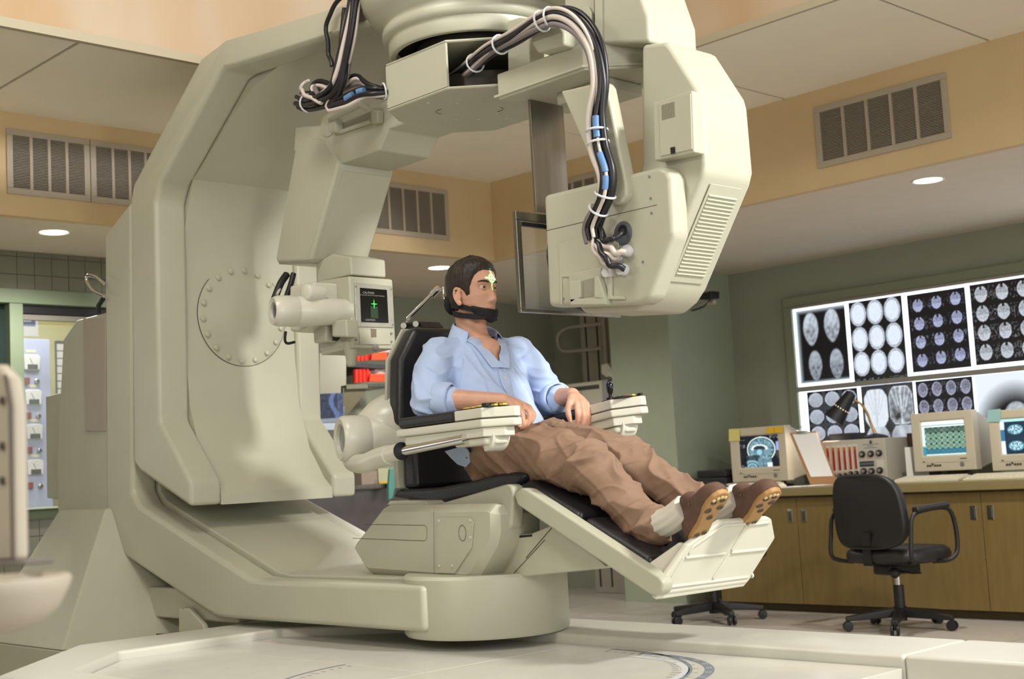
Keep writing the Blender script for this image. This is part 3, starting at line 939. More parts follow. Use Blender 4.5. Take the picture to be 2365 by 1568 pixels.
# ---- detector side
zprism('detector_arm_beam', [(-3.447, 3.30), (-3.02, 3.30), (-2.84, 3.50), (-2.84, 3.64), (-3.447, 3.66)], 2.343, 2.44)
zprism('beam_lip', [(-3.46, 3.292), (-3.02, 3.292), (-2.83, 3.50), (-2.83, 3.65), (-3.46, 3.66)], 2.352, 2.362, bevel=.002)
zprism('beam_underbox', [(-3.27, 3.42), (-3.02, 3.42), (-3.02, 3.60), (-3.27, 3.60)], 2.30, 2.343)
pyprism('upright_block', [(1170, 48), (1195, 40), (1222, 44), (1222, 148), (1172, 168)], 3.32, 3.40)
pyprism('terminal_box', [(1226, 68), (1290, 55), (1302, 75), (1302, 105), (1240, 122), (1226, 100)], 3.25, 3.36, bevel=.01)
xzprism('steel_hanger_plate', [(-3.386, 2.345), (-3.386, 1.93), (-3.374, 1.93), (-3.374, 2.345)], 3.39, 3.562, m=STEEL, bevel=.001)
# clear shield in a steel frame, in front of the detector face
gx0 = -3.32
shield = thing('clear_shield', 'clear glass shield in a thin steel frame before the detector face', 'glass shield', (gx0, 3.47, 1.55))
b = nbm(); gy0, gy1, gz0, gz1 = 3.225, 3.74, 1.553, 1.907; fw = .024
box(b, gx0 - .009, gx0 + .009, gy0, gy1, gz0, gz0 + fw * .5); box(b, gx0 - .009, gx0 + .009, gy0, gy1, gz1 - fw * 1.3, gz1); box(b, gx0 - .009, gx0 + .009, gy0, gy0 + fw, gz0 + fw * .5, gz1 - fw * 1.3); box(b, gx0 - .009, gx0 + .009, gy1 - fw, gy1, gz0 + fw * .5, gz1 - fw * 1.3)
obj('steel_frame', b, STEEL, shield, bevel=.002)
b = nbm(); box(b, gx0 - .002, gx0 + .002, gy0 + fw, gy1 - fw, gz0 + fw * .5, gz1 - fw * 1.3); obj('glass_pane', b, mat('shield_glass', (235, 240, 235), .03, alpha=.12, spec=.5), shield)
b = nbm(); box(b, gx0 - .008, gx0 + .008, gy0 + fw + .01, gy1 - fw - .01, gz1 - .05, gz1 - .036); obj('dark_strip', b, BLACK, shield)
# detector housing
det = pyprism('detector_housing', [(1253, 450), (1522, 383), (1540, 390), (1549, 410), (1556, 540), (1500, 690), (1478, 702), (1265, 709)], 3.275, 3.36, bevel=.020, seg=3)
pyprism('detector_core', [(1270, 452), (1490, 398), (1440, 680), (1282, 695)], 3.36, 3.60)
YD = 3.275
def onface(name, pxs, t, m=CREAM, par=det, bevel=.0, base=YD, **k):
    b = nbm(); prism(b, [PX(p[0], p[1], y=base) for p in pxs], (0, -t, 0)); return obj(name, b, m, par, bevel=bevel, **k)
onface('inset_panel', [(1292, 563), (1372, 541), (1430, 560), (1432, 640), (1300, 640), (1300, 703), (1296, 703)], .004, bevel=.0015)
onface('seam', [(1262, 532), (1517, 472.5), (1517, 474), (1262, 533.5)], .0006, m=mat('gap_brown', (84, 74, 60), .8))
win2 = onface('service_cover', [(1317, 633), (1392, 618), (1392, 690), (1322, 703)], .010, bevel=.003)
onface('recess_frame', [(1326, 651), (1352, 648), (1352, 688), (1328, 703)], .026, bevel=.004)
onface('recess_frame', [(1384, 640), (1394, 638), (1410, 692), (1384, 688)], .026, bevel=.004)
onface('recess_frame', [(1328, 690), (1410, 690), (1412, 704), (1330, 705)], .026, bevel=.003)
onface('dark_recess', [(1353, 648), (1384, 640), (1384, 682), (1353, 688)], .0115, m=mat('recess_shadow', (150, 146, 128), .7))
onface('cover_rib', [(1408, 640), (1417, 640), (1417, 684), (1446, 685), (1446, 692), (1408, 692)], .012, bevel=.003)
for px, py in ((1500, 408), (1503, 458), (1505, 492), (1297, 568), (1302, 690), (1485, 605), (1321, 640)):
    b = nbm(); lathe(b, [(.0045, 0), (.0045, .002), (0, .0025)], PX(px, py, y=YD), (0, -1, 0), 10, cap1=False); obj('screw', b, GREYM, det)
# ringed detector face and chrome ring
cdet = V(-3.225, 3.50, 1.745)
b = nbm(); lathe(b, [(.165, 0), (.175, .01), (.175, .05), (.16, .06), (.15, .06), (.15, .03)], cdet, (-1, 0, 0), 48, cap1=False); obj('detector_ring', b, CHROME, yoke)
b = nbm(); lathe(b, [(.182, .012), (.187, .02), (.187, .035), (.182, .04)], cdet, (-1, 0, 0), 48, cap0=False, cap1=False); obj('black_band', b, BLACK, yoke)
b = nbm(); lathe(b, [(0, .045), (.152, .045), (.152, .03)], cdet, (-1, 0, 0), 40, cap1=False); obj('detector_window', b, mat('pale_detector_window', (196, 190, 170), .4), yoke)
# curved C of the detector, with louvred end
outl = [(1480, 102), (1535, 95), (1545, 100), (1610, 203), (1616, 225), (1629, 380), (1622, 410), (1520, 660), (1500, 692), (1470, 718), (1345, 724), (1330, 700), (1420, 560), (1480, 380)]
b = nbm(); pa = [PX(p[0], p[1], y=3.35) for p in outl]
prism(b, pa, (0, .255, 0)); arm = obj('detector_arm', b, CREAM, yoke, bevel=.018, seg=3)
b = nbm(); pa = [PX(p[0], p[1], y=3.35) for p in [(1610, 203), (1618, 230), (1629, 380), (1622, 412), (1520, 660), (1505, 690)]]
# louvred panel on the outer (+X) face: individual slats
P0, P1 = PX(1622, 412, y=3.35), PX(1520, 660, y=3.35)
dn = (P1 - P0).normalized(); nx = V(-dn.z, 0, dn.x)
if nx.x < 0: nx = nx * -1
Lp = (P1 - P0).length
bz = nbm(); q0 = P0 + dn * .01 + nx * .001 + V(0, .045, 0)
prism(bz, [q0, q0 + dn * (Lp - .03), q0 + dn * (Lp - .03) + V(0, .165, 0), q0 + V(0, .165, 0)], nx * .004); lp = obj('louvre_panel', bz, CREAM, arm, bevel=.002)
ns = 22
for k in range(ns):
    s = .045 + (Lp - .10) * k / (ns - 1)
    c = P0 + dn * s + nx * .005 + V(0, .055, 0)
    b = nbm(); prism(b, [c, c + dn * .0095, c + dn * .004 + nx * .006], (0, .145, 0)); obj('slat', b, CREAM, lp)
# equipment box on the near face of the detector arm
eb = pyprism('equipment_box', [(1507, 238), (1598, 208), (1603, 352), (1511, 372)], 3.295, 3.352, bevel=.006)
onface('lid', [(1523, 240), (1596, 216), (1600, 345), (1527, 361)], .004, par=eb, base=3.295, bevel=.0015)
for k in range(9):
    x_ = 1528 + k * 3.4
    onface('grille_bar', [(x_, 243 - k * .95), (x_ + 1.9, 242.5 - k * .95), (x_ + 3.4, 277 - k * .95), (x_ + 1.5, 277.6 - k * .95)], .0012, m=mat('grille_grey', (136, 130, 112), .6), par=eb, base=3.2908)
onface('socket', [(1549, 341), (1559, 339), (1560, 354), (1550, 356)], .002, m=BLACK, par=eb, base=3.2908)
# cable strut (gusset plate)
pyprism('cable_strut', [(1293, 210), (1392, 188), (1400, 200), (1446, 425), (1447, 452), (1436, 468), (1420, 474), (1404, 466), (1398, 450)], 3.245, 3.30, bevel=.010, seg=3)
for px, py in ((1421, 416), (1415, 449)):
    b = nbm(); lathe(b, [(.006, 0), (.006, .0012), (0, .0012)], PX(px, py, y=3.2448), (0, -1, 0), 10, cap1=False); obj('bolt_hole', b, BLACK, yoke)
# counter block on top, post with slot
pyprism('counter_block', [(1376, -70), (1455, -75), (1470, -40), (1496, 36), (1499, 98), (1380, 102)], 3.35, 3.605, bevel=.014, seg=3)
pyprism('hinge_post', [(1302, -60), (1372, -65), (1372, 92), (1306, 100)], 3.36, 3.42, bevel=.006)
pyprism('hinge_slot', [(1338, 40), (1345, 18), (1358, 15), (1366, 30), (1366, 88), (1340, 90)], 3.345, 3.36, bevel=.004)
pyprism('hinge_block', [(1372, -30), (1390, -32), (1390, 96), (1374, 98)], 3.34, 3.42, bevel=.004)
# grommet and connector rings on the detector face
b = nbm(); lathe(b, [(0, .003), (.036, .003), (.040, 0)], PX(1439, 539, y=YD), (0, -1, 0), 28, cap1=False); gr = obj('grommet', b, mat('slate_rubber', (88, 92, 100), .5), det)
b = nbm(); lathe(b, [(.018, 0.003), (.018, .006), (0, .006)], PX(1440, 532, y=YD), (0, -1, 0), 18, cap1=False); obj('grommet_hole', b, BLACK, gr)
CLEAR = mat('translucent_nylon', (214, 214, 218), .35)
CONN = [(1452, 579), (1430, 590), (1443, 622), (1410, 628)]
for px, py in CONN:
    b = nbm(); lathe(b, [(.02, 0), (.02, .012), (.014, .018), (.014, .03), (.009, .032)], PX(px, py, y=YD), (0, -1, -.2), 18); obj('cable_gland', b, CLEAR, det)


# ================================================================== cable bundles
CB = mat('black_cable', (24, 22, 28), .38); CW = mat('pale_cable', (200, 190, 180), .5); CG = mat('grey_cable', (120, 112, 112), .5); CBL = mat('blue_tape', (92, 130, 176), .45)
CMATS = {'b': CB, 'w': CW, 'g': CG}
def bundle(name, label, path, cables, ties, tapes=(), into=None):
    """path: list of (px, py, y); cables: (colour, radius, offset u, offset v, wobble seed)"""
    base = [PX(p[0], p[1], y=p[2]) for p in path]
    t = into or thing(name, label, 'cables', base[-1])
    line = catmull(base, 7)
    m = len(line)
    for (col, r, ou, ov, sd) in cables:
        pts = []
        for i, p in enumerate(line):
            tg = (line[min(i + 1, m - 1)] - line[max(i - 1, 0)]).normalized()
            u = tg.cross(YA).normalized()
            s = i / (m - 1)
            w = .006 * math.sin(s * 9 + sd * 1.7) + .004 * math.sin(s * 21 + sd)
            pts.append(p + u * (ou + w) + V(0, ov + .005 * math.sin(s * 7 + sd * 2.3), 0))
        b = nbm(); tube(b, pts, r, 8); obj('cable', b, CMATS[col], t)
    for f, R in ties:
        i = min(m - 2, int(f * (m - 1)))
        tg = (line[i + 1] - line[max(i - 1, 0)]).normalized(); u = tg.cross(YA).normalized(); w_ = tg.cross(u)
        b = nbm(); tube(b, [line[i] + (u * math.cos(a / 16 * 2 * math.pi) + w_ * math.sin(a / 16 * 2 * math.pi)) * R for a in range(16)], .0038, 6, closed=True); obj('cable_tie', b, CLEAR, t)
    for f0, f1, ou, R in tapes:
        i0, i1 = int(f0 * (m - 1)), int(f1 * (m - 1))
        pts = []
        for i in range(i0, i1 + 1):
            tg = (line[min(i + 1, m - 1)] - line[max(i - 1, 0)]).normalized(); u = tg.cross(YA).normalized(); pts.append(line[i] + u * ou + V(0, -.014, 0))
        if len(pts) > 1:
            b = nbm(); tube(b, pts, R, 8); obj('blue_tape', b, CBL, t)
    return t
main_b = bundle('cable_bundle', 'thick bundle of black, white and grey cables running over the yoke to the detector', [(1030, 196, 3.42), (1075, 165, 3.32), (1130, 118, 3.25), (1190, 85, 3.22), (1245, 52, 3.2), (1290, 36, 3.2), (1335, 55, 3.2), (1372, 110, 3.2), (1385, 190, 3.2), (1377, 270, 3.2), (1383, 340, 3.2), (1401, 400, 3.2), (1398, 450, 3.205), (1380, 490, 3.215), (1366, 525, 3.225), (1372, 555, 3.225)],
       [('b', .0115, .020, -.002, 1), ('b', .009, .004, -.016, 2), ('w', .0105, -.010, -.014, 3), ('g', .010, -.024, -.004, 4), ('g', .009, .004, .012, 5), ('b', .009, .022, .014, 6), ('w', .0065, .013, -.017, 7), ('b', .008, -.018, .010, 8)],
       [(.10, .034), (.17, .034), (.285, .036), (.31, .034), (.635, .036), (.66, .036), (.80, .034), (.86, .033)], [(.60, .65, .012, .012), (.69, .735, .008, .012), (.745, .785, .006, .012)])
bundle('detector_lead', 'pale cable curling into the clear upper gland of the detector', [(1372, 540, 3.235), (1378, 558, 3.220), (1400, 574, 3.220), (1425, 581, 3.225), (1448, 580, 3.240)], [('w', .010, 0, 0, 2)], [], into=main_b)
bundle('detector_lead', 'black cable curving into the lower gland of the detector', [(1366, 535, 3.230), (1378, 570, 3.210), (1400, 595, 3.210), (1420, 612, 3.220), (1440, 623, 3.240)], [('b', .010, 0, 0, 3)], [], into=main_b)
bundle('detector_lead', 'thin pale cable ending in the side gland of the detector', [(1362, 530, 3.235), (1370, 565, 3.215), (1388, 595, 3.215), (1400, 615, 3.220), (1412, 627, 3.240)], [('w', .007, 0, 0, 4)], [], into=main_b)
bundle('detector_lead', 'dark blue-black cable bending up into the grey grommet', [(1385, 520, 3.235), (1392, 548, 3.220), (1408, 556, 3.210), (1424, 550, 3.220), (1440, 534, 3.260)], [('b', .0085, 0, 0, 5)], [], into=main_b)
bundle('detector_lead', 'pale cable ending in the second clear gland of the detector', [(1360, 525, 3.240), (1366, 560, 3.220), (1388, 582, 3.215), (1412, 590, 3.220), (1428, 591, 3.240)], [('w', .009, 0, 0, 6)], [], into=main_b)
# bundle hanging from the well in front of the upper arm, looping into the hub
hang_b = bundle('hanging_cable_bundle', 'bundle of cables hanging from the ceiling well in front of the gantry arm', [(835, -140, 3.10), (825, -40, 3.12), (815, 20, 3.12), (802, 100, 3.12), (788, 165, 3.12), (770, 210, 3.12), (740, 232, 3.13), (712, 238, 3.15), (690, 236, 3.18)],
       [('b', .010, .026, 0, 1), ('b', .011, .012, -.01, 2), ('w', .010, -.008, -.01, 3), ('g', .011, -.022, 0, 4), ('b', .010, -.032, .01, 5), ('g', .009, 0, .014, 6), ('w', .008, .018, .012, 7), ('b', .009, -.014, -.016, 8)], [(.88, .036)])
bundle('looping_cable', 'black cable bowing out beside the hanging bundle', [(806, -30, 3.11), (772, 20, 3.11), (755, 70, 3.11), (755, 120, 3.11), (768, 150, 3.11)], [('b', .009, 0, 0, 1)], [], into=hang_b)
bundle('hub_cable_bundle', 'taped cables running from the hanging loop into the yoke hub', [(806, 20, 3.14), (800, 120, 3.13), (795, 180, 3.13), (778, 228, 3.13), (765, 246, 3.13), (800, 232, 3.13), (838, 212, 3.14), (870, 212, 3.16), (910, 208, 3.22)],
       [('b', .011, .012, 0, 1), ('b', .010, -.008, -.012, 2), ('w', .0085, -.02, -.004, 3), ('g', .010, .0, .012, 4)], [(.93, .03)], [(.66, .71, .0, .013), (.74, .80, .0, .013)], into=hang_b)
bundle('looping_cable', 'white cable looping round the tied cable coil', [(742, 232, 3.11), (712, 226, 3.11), (697, 208, 3.12), (700, 192, 3.14), (714, 186, 3.17)], [('w', .008, 0, 0, 1)], [], into=hang_b)
bundle('looping_cable', 'dark cable arching from the coil to the yoke hub', [(735, 235, 3.12), (720, 205, 3.14), (735, 196, 3.16), (775, 205, 3.17), (812, 188, 3.16), (835, 190, 3.16), (858, 205, 3.17), (895, 215, 3.2)], [('w', .008, 0, 0, 1), ('b', .010, .014, .005, 2), ('g', .01, -.014, .01, 5)], [], into=hang_b)

# ================================================================== patient chair
CYAW = math.radians(-5)
cxv, cyv = V(math.cos(CYAW), math.sin(CYAW), 0), V(-math.sin(CYAW), math.cos(CYAW), 0)
A0 = V(AX, AY, 0)
def CP(px, py, off): return PX(px, py, pl=(A0 + cyv * off, cyv))
def BP(px, py, lx): return PX(px, py, pl=(A0 + cxv * lx, cxv))
def CL(lx, off, z): return A0 + cxv * lx + cyv * off + ZA * z
def loc(p): return ((p - A0).dot(cxv), (p - A0).dot(cyv), p.z)
chair = thing('patient_chair', 'cream treatment chair with black vinyl cushions on the scanner turntable', 'chair', (AX, AY, .62))
def chp(name, pxs, o0, o1, m=CREAM, par=chair, bevel=.008, seg=2, mirror=False, **k):
    pts = [CP(p[0], p[1], o0) for p in pxs]
    b = nbm(); prism(b, pts, cyv * (o1 - o0)); r = obj(name, b, m, par, bevel=bevel, seg=seg, **k)
    if mirror:
        b = nbm(); prism(b, [CL(loc(p)[0], -o1, p.z) for p in pts], cyv * (o1 - o0)); obj(name, b, m, par, bevel=bevel, seg=seg, **k)
    return r
HO = -.30
hs = chp('side_housing', [(806, 1263), (880, 1167), (1125, 1164), (1142, 1172), (1143, 1250), (1092, 1338), (1078, 1345), (850, 1327), (838, 1318)], HO, -.08, bevel=.026, seg=1, ang=25)
rp = chp('access_panel', [(1011, 1195), (1086, 1195), (1096, 1205), (1091, 1265), (1052, 1324), (1010, 1323)], HO, HO - .005, par=hs, bevel=.002)
c = CP(1068, 1231, HO - .0052)
b = nbm(); tube(b, [c + (cxv * math.cos(a) * .021 + ZA * math.sin(a) * .027) for a in [2 * math.pi * k / 28 for k in range(28)]], .0012, 6, closed=True); obj('round_seam', b, mat('gap_brown', (84, 74, 60), .8), hs)
for px, py in ((1014, 1203), (1087, 1202), (1087, 1241), (1015, 1307), (1044, 1307)):
    b = nbm(); lathe(b, [(.005, 0), (.005, .003), (0, .004)], CP(px, py, HO - .005), cyv * -1, 10, cap1=False); obj('screw', b, CREAM2, hs)
GB = MATS['gap_brown']
b = nbm(); tube(b, [CP(p[0], p[1], HO) for p in ((842, 1211), (980, 1213), (986, 1218), (986, 1243), (981, 1249), (815, 1243))], .0011, 5); obj('seam', b, GB, hs)
b = nbm(); tube(b, [CP(p[0], p[1], HO) for p in ((1002, 1181), (1003, 1326))], .0009, 5); obj('seam', b, GB, hs)
chp('top_cap', [(893, 1166), (900, 1157), (982, 1157), (988, 1166)], -.26, -.10, bevel=.003)
chp('chair_body', [(1085, 1344), (1110, 1320), (1143, 1240), (1226, 1232), (1275, 1212), (1300, 1215), (1400, 1308), (1385, 1314), (1165, 1337)], -.185, .185, bevel=.006)
chp('body_slot', [(1146, 1241), (1228, 1234), (1228, 1239), (1146, 1247)], -.187, -.17, m=BLACK, bevel=0)
b = nbm(); tube(b, [CP(1275, 1218, -.186), CP(1215, 1288, -.186)], .0015, 5); obj('body_seam', b, GB, chair)
b = nbm(); tube(b, [CP(1258, 1247, -.186), CP(1178, 1333, -.186)], .0012, 5); obj('body_seam', b, GB, chair)
chp('side_wing', [(1000, 1167), (1160, 1120), (1172, 1118), (1181, 1124), (1185, 1140), (1180, 1215), (1168, 1232), (1150, 1240), (1100, 1240), (1060, 1200)], -.24, -.185, bevel=.010, seg=3, mirror=True)
chp('leg_rail', [(1187, 1147), (1190, 1134), (1202, 1127), (1216, 1130), (1522, 1332), (1531, 1345), (1528, 1366), (1514, 1378), (1500, 1374), (1195, 1168)], -.245, -.195, bevel=.010, seg=3)
far_pts = [CP(p[0], p[1], -.245) for p in [(1187, 1147), (1190, 1134), (1202, 1127), (1216, 1130), (1510, 1325), (1515, 1340), (1505, 1355), (1490, 1365), (1195, 1168)]]
b = nbm(); prism(b, [CL(loc(p)[0], .15, p.z) for p in far_pts], cyv * .04); obj('leg_rail', b, CREAM, chair, bevel=.010, seg=3)
# leg cushions
def cushion(name, a, c, th, o0, o1, bev=.018, ext=0):
    a, c = CP(a[0], a[1], o0), CP(c[0], c[1], o0)
    d_ = (c - a).normalized(); n_ = d_.cross(cyv).normalized()
    if n_.z > 0: n_ = n_ * -1
    a, c = a - n_ * .012 + d_ * .004, c - n_ * .012 - d_ * .004
    b = nbm(); prism(b, [a, c, c + n_ * (th + .012), a + n_ * (th + .012)], cyv * (o1 - o0)); return obj(name, b, LEATHER, chair, bevel=.024, seg=4)
cushion('leg_cushion', (1207, 1111), (1341, 1195), .055, -.19, .148)
cushion('leg_cushion', (1344, 1198), (1502, 1297), .055, -.19, .148)
chp('seat_cushion', [(905, 1150), (912, 1130), (1000, 1127), (1090, 1110), (1150, 1094), (1190, 1090), (1212, 1096), (1203, 1116), (1186, 1130), (1010, 1164)], -.185, .185, m=LEATHER, bevel=.016, seg=4)
# backrest: shell and cushions
lxr = -.385
prof = [BP(925, 760, lxr), BP(889, 833, lxr), BP(886, 986, lxr)]
pr = [(loc(p)[1], p.z) for p in prof]
yoff = pr[1][0]
outl_b = [(pr[2][0], pr[2][1]), (pr[1][0], pr[1][1]), (pr[0][0], pr[0][1]), (-pr[0][0], pr[0][1]), (-pr[1][0], pr[1][1]), (-pr[2][0], pr[2][1])]
BACK_PR = outl_b
b = nbm(); prism(b, [CL(lxr, o, z) for o, z in outl_b], cxv * .014); obj('back_shell', b, CREAM, chair, bevel=.004)
b = nbm(); prism(b, [CL(lxr + .016, o * .985, z - .002) for o, z in outl_b], cxv * .085); obj('back_cushion', b, LEATHER, chair, bevel=.026, seg=4)
b = nbm(); prism(b, [CL(-.37, o, z) for o, z in ((-.175, .965), (.175, .965), (.175, 1.2), (-.175, 1.2))], cxv * .09); obj('lumbar_cushion', b, LEATHER, chair, bevel=.02, seg=3)
a = BP(915, 1055, -.378); c = BP(957, 1126, -.378)
b = nbm(); prism(b, [CL(-.40, loc(a)[1], a.z + .06), CL(-.40, loc(c)[1], a.z + .06), CL(-.40, loc(c)[1], c.z), CL(-.40, loc(a)[1], c.z)], cxv * .028); obj('back_support', b, CREAM, chair, bevel=.004)
# pivot barrel and elbow of the near arm
pax = (cyv * -.97 + cxv * -.26).normalized()
c0 = CP(786, 1014, -.40)
b = nbm(); lathe(b, [(.0, .03), (.05, .03), (.055, .02), (.058, 0), (.078, -.004), (.087, .006), (.09, .02), (.09, .10), (.088, .103), (.088, .107), (.09, .11), (.088, .26)], c0, pax * -1, 40, cap0=False); pb = obj('pivot_barrel', b, CREAM2, chair)
b = nbm(); lathe(b, [(0, .012), (.053, .012), (.053, .03)], c0, pax * -1, 30, cap1=False); obj('barrel_glass', b, mat('grey_cap_glass', (118, 126, 132), .12, coat=.5), pb)
c1 = CP(893, 985, -.20)
b = nbm(); lathe(b, [(.05, -.12), (.105, -.05), (.125, -.01), (.128, .0), (.128, .10)], c1, cyv, 40); obj('pivot_hub', b, CREAM2, chair, ang=60)
e0, e1, e2 = CP(812, 1062, -.36), CP(850, 1074, -.38), CP(880, 1062, -.38)
b = nbm(); tube(b, catmull([CP(806, 1040, -.30), CP(815, 1066, -.35), CP(842, 1070, -.385), CP(872, 1058, -.385), CP(900, 1050, -.385)], 6), [.035] * 6 + [.037] * 19, 18); obj('elbow', b, CREAM2, chair)
b = nbm(); cyl(b, CP(866, 1059, -.385), CP(926, 1042, -.385), .031, 24); obj('elbow_sleeve', b, CREAM2, chair, bevel=.003)
b = nbm(); cyl(b, CP(926, 1043, -.385), CP(1075, 1013, -.385), .017, 20); obj('steel_tube', b, CHROME, chair)
b = nbm(); lathe(b, [(.033, 0), (.033, .006)], CP(926, 1042, -.385), (CP(1075, 1013, -.385) - CP(926, 1042, -.385)), 24); obj('sleeve_ring', b, BLACK, chair)


# armrests
def armrest(off, p_back, p_front, name, tail):
    o = CP(p_front[0], p_front[1], off); q = CP(p_back[0], p_back[1], off)
    ad = (o - q).normalized(); an = cyv.cross(ad).normalized()
    if an.z < 0: an = an * -1
    L = (o - q).length
    def F(u, v, w): return o + ad * u + cyv * v + an * w
    def fbox(nm, u0, u1, v0, v1, w0, w1, m, par, bevel, ch=0.0, seg=2):
        b = nbm()
        pts = [F(u0, v0, w0), F(u1, v0, w0), F(u1 + ch, v0 + ch * 1.15, w0), F(u1 + ch, v1, w0), F(u0, v1, w0)] if ch > 0 else [F(u0, v0, w0), F(u1, v0, w0), F(u1, v1, w0), F(u0, v1, w0)]
        prism(b, pts, an * (w1 - w0)); return obj(nm, b, m, par, bevel=bevel, seg=seg)
    ar = fbox('armrest', -L, 0, -.004, .115, -.03, -.002, CREAM2, chair, .006, .075)     # upper lip
    fbox('arm_body', -L + .04, -.005, .006, .105, -.062, -.03, CREAM2, ar, .004, .05)
    fbox('arm_keel', -L * .36, -.01, .014, .095, -.088, -.062, CREAM2, ar, .010, .03, 3)
    # rounded corbel under the front end
    b = nbm(); cs = [F(.02, .03, -.05)] + [F(.02 - .055 * (1 - math.cos(t)), .03, -.05 - .06 * math.sin(t)) for t in [math.pi / 2 * k / 8 for k in range(1, 9)]] + [F(-.05, .03, -.05)]
    prism(b, cs, cyv * .075); obj('corbel', b, CREAM2, ar, bevel=.003)
    fbox('front_block', -L * .30, 0, 0, .11, .001, .036, CREAM2, ar, .004, .075)
    fbox('arm_pad', -L + .005, -L * .30 - .002, .002, .108, .001, .040, LEATHER, ar, .013, 0, 4)
    fbox('groove', -L * .30, .0, -.0005, .1, -.003, .0008, GB, ar, 0, .074)
    return ar, F, L
arN, FN, LN = armrest(-.385, (916, 992), (1112, 966), 'near', True)
arF, FF, LF = armrest(.235, (1180, 1008), (1412, 945), 'far', False)
# keypad of the near arm and controls of the far arm
KEYY = mat('yellow_key', (226, 190, 60), .4); KEYR = mat('red_key', (200, 44, 52), .4)
def keys(F, ar, lst, base):
    u0, u1, v0, v1 = base
    b = nbm(); prism(b, [F(u0, v0, .0365), F(u1, v0, .0365), F(u1, v1, .0365), F(u0, v1, .0365)], (F(0, 0, 1) - F(0, 0, 0)) * .004); obj('keypad', b, BLACK, ar, bevel=.001)
    for (u, v, w, d_, h, m) in lst:
        b = nbm(); prism(b, [F(u - w, v - d_, .0405), F(u + w, v - d_, .0405), F(u + w, v + d_, .0405), F(u - w, v + d_, .0405)], (F(0, 0, 1) - F(0, 0, 0)) * h); obj('key', b, m, ar, bevel=.001)
keys(FN, arN, [(-.12, .03, .010, .008, .005, KEYY), (-.085, .03, .010, .008, .005, KEYY), (-.05, .03, .010, .008, .006, KEYY), (-.012, .03, .012, .008, .012, BLACK), (.018, .045, .010, .008, .006, KEYY), (.045, .06, .011, .008, .006, KEYY), (-.03, .07, .012, .01, .014, BLACK), (.01, .08, .012, .01, .01, BLACK)], (-.14, .03, .01, .10))
keys(FF, arF, [(.02, .055, .010, .008, .006, KEYR), (.04, .075, .010, .008, .006, KEYY), (.055, .10, .010, .006, .008, BLACK), (-.005, .045, .010, .008, .007, BLACK)], (-.06, .055, .012, .108))
jb = FF(-.035, .035, .0405)
b = nbm(); lathe(b, [(.016, 0), (.016, .008), (.007, .012), (.006, .02), (.011, .03), (.014, .05), (.013, .06), (.008, .066), (.007, .070), (.009, .073), (0, .074)], jb, (0, 0, 1), 20); obj('joystick', b, mat('glossy_black', (16, 15, 20), .12), arF)
# far arm pedestal
b = nbm(); prism(b, [CL(.05, .30, .80), CL(.30, .30, .80), CL(.30, .30, 1.135), CL(.05, .30, 1.135)], cyv * .07); obj('far_arm_support', b, CREAM, chair, bevel=.006)
# headrest clamp and rod
b = nbm(); tube(b, [CP(942, 736, -.03), CP(1006, 672, -.03)], .0085, 12); obj('headrest_rod', b, CHROME, chair)
b = nbm(); tube(b, [CP(955, 757, -.03), CP(940, 742, -.03), CP(943, 735, -.03)], .007, 10); obj('headrest_knuckle', b, CHROME, chair)
b = nbm(); cyl(b, CP(1000, 679, -.03), CP(1012, 667, -.03), .014, 14); obj('rod_clamp', b, CHROME, chair)
b = nbm(); tube(b, [CP(1010, 668, -.03), CP(1024, 664, -.02), CP(1027, 690, -.02)], .007, 8); obj('headrest_fork', b, CHROME, chair)
b = nbm(); box(b, 0, 0, 0, 0, 0, 0); b.clear()
pts = [CP(925, 762, -.06), CP(935, 745, -.06), CP(968, 742, -.06), CP(980, 756, -.06)]
prism(b, pts, cyv * .10); obj('headrest_bracket', b, BLACK, chair, bevel=.004)
for px, py in ((932, 752), (960, 748)):
    b = nbm(); cyl(b, CP(px, py, -.085), CP(px, py, -.055), .012, 14); obj('bracket_knob', b, CHROME, chair)

# footrest: panel square to the leg rest, with raised ribs and a side wing
ra, rb = CP(1216, 1130, -.22), CP(1522, 1332, -.22)
ld = (rb - ra).normalized()
fp0 = CP(1522, 1362, -.23)
def FTX(px, py, k=0.0): return PX(px, py, pl=(fp0 + ld * k, ld))
panel = [(1528, 1354), (1533, 1340), (1589, 1260), (1666, 1205), (1775, 1196), (1783, 1199), (1791, 1243), (1736, 1330), (1733, 1338), (1718, 1356), (1535, 1384), (1514, 1386)]
b = nbm(); prism(b, [FTX(*p) for p in panel], ld * -.022); fr_ = obj('footrest', b, CREAM2, chair, bevel=.006, seg=2)
ribs = [[(1540, 1356), (1727, 1332)], [(1583, 1288), (1674, 1278)], [(1688, 1276), (1768, 1268)], [(1647, 1335), (1684, 1277)], [(1690, 1270), (1722, 1215)], [(1592, 1278), (1600, 1262), (1670, 1214), (1720, 1210)], [(1545, 1345), (1578, 1290)], [(1727, 1212), (1776, 1206)]]
for r_ in ribs:
    b = nbm(); pts = [FTX(p[0], p[1], .0005) for p in r_]; tube(b, pts, .0055, 8); obj('rib', b, CREAM2, fr_)
# side wing of the footrest (near side)
w1 = [FTX(1528, 1350, -.02), FTX(1589, 1260, -.02)]
up = (w1[1] - w1[0])
b = nbm(); q = w1[0] + cyv * -.004
prism(b, [q, q + up, q + up * .97 - ld * .035, q + up * .25 - ld * .085, q - ld * .09], cyv * .016); obj('side_wing', b, CREAM2, fr_, bevel=.006, seg=3)
b = nbm(); cyl(b, CP(1512, 1366, -.235), CP(1512, 1366, -.235) + cyv * .40, .014, 20); obj('footrest_hinge', b, CREAM2, chair)
b = nbm(); lathe(b, [(.009, 0), (.009, .008)], FTX(1733, 1329, -.02), cyv, 16); obj('hinge_knob', b, CREAM2, fr_)

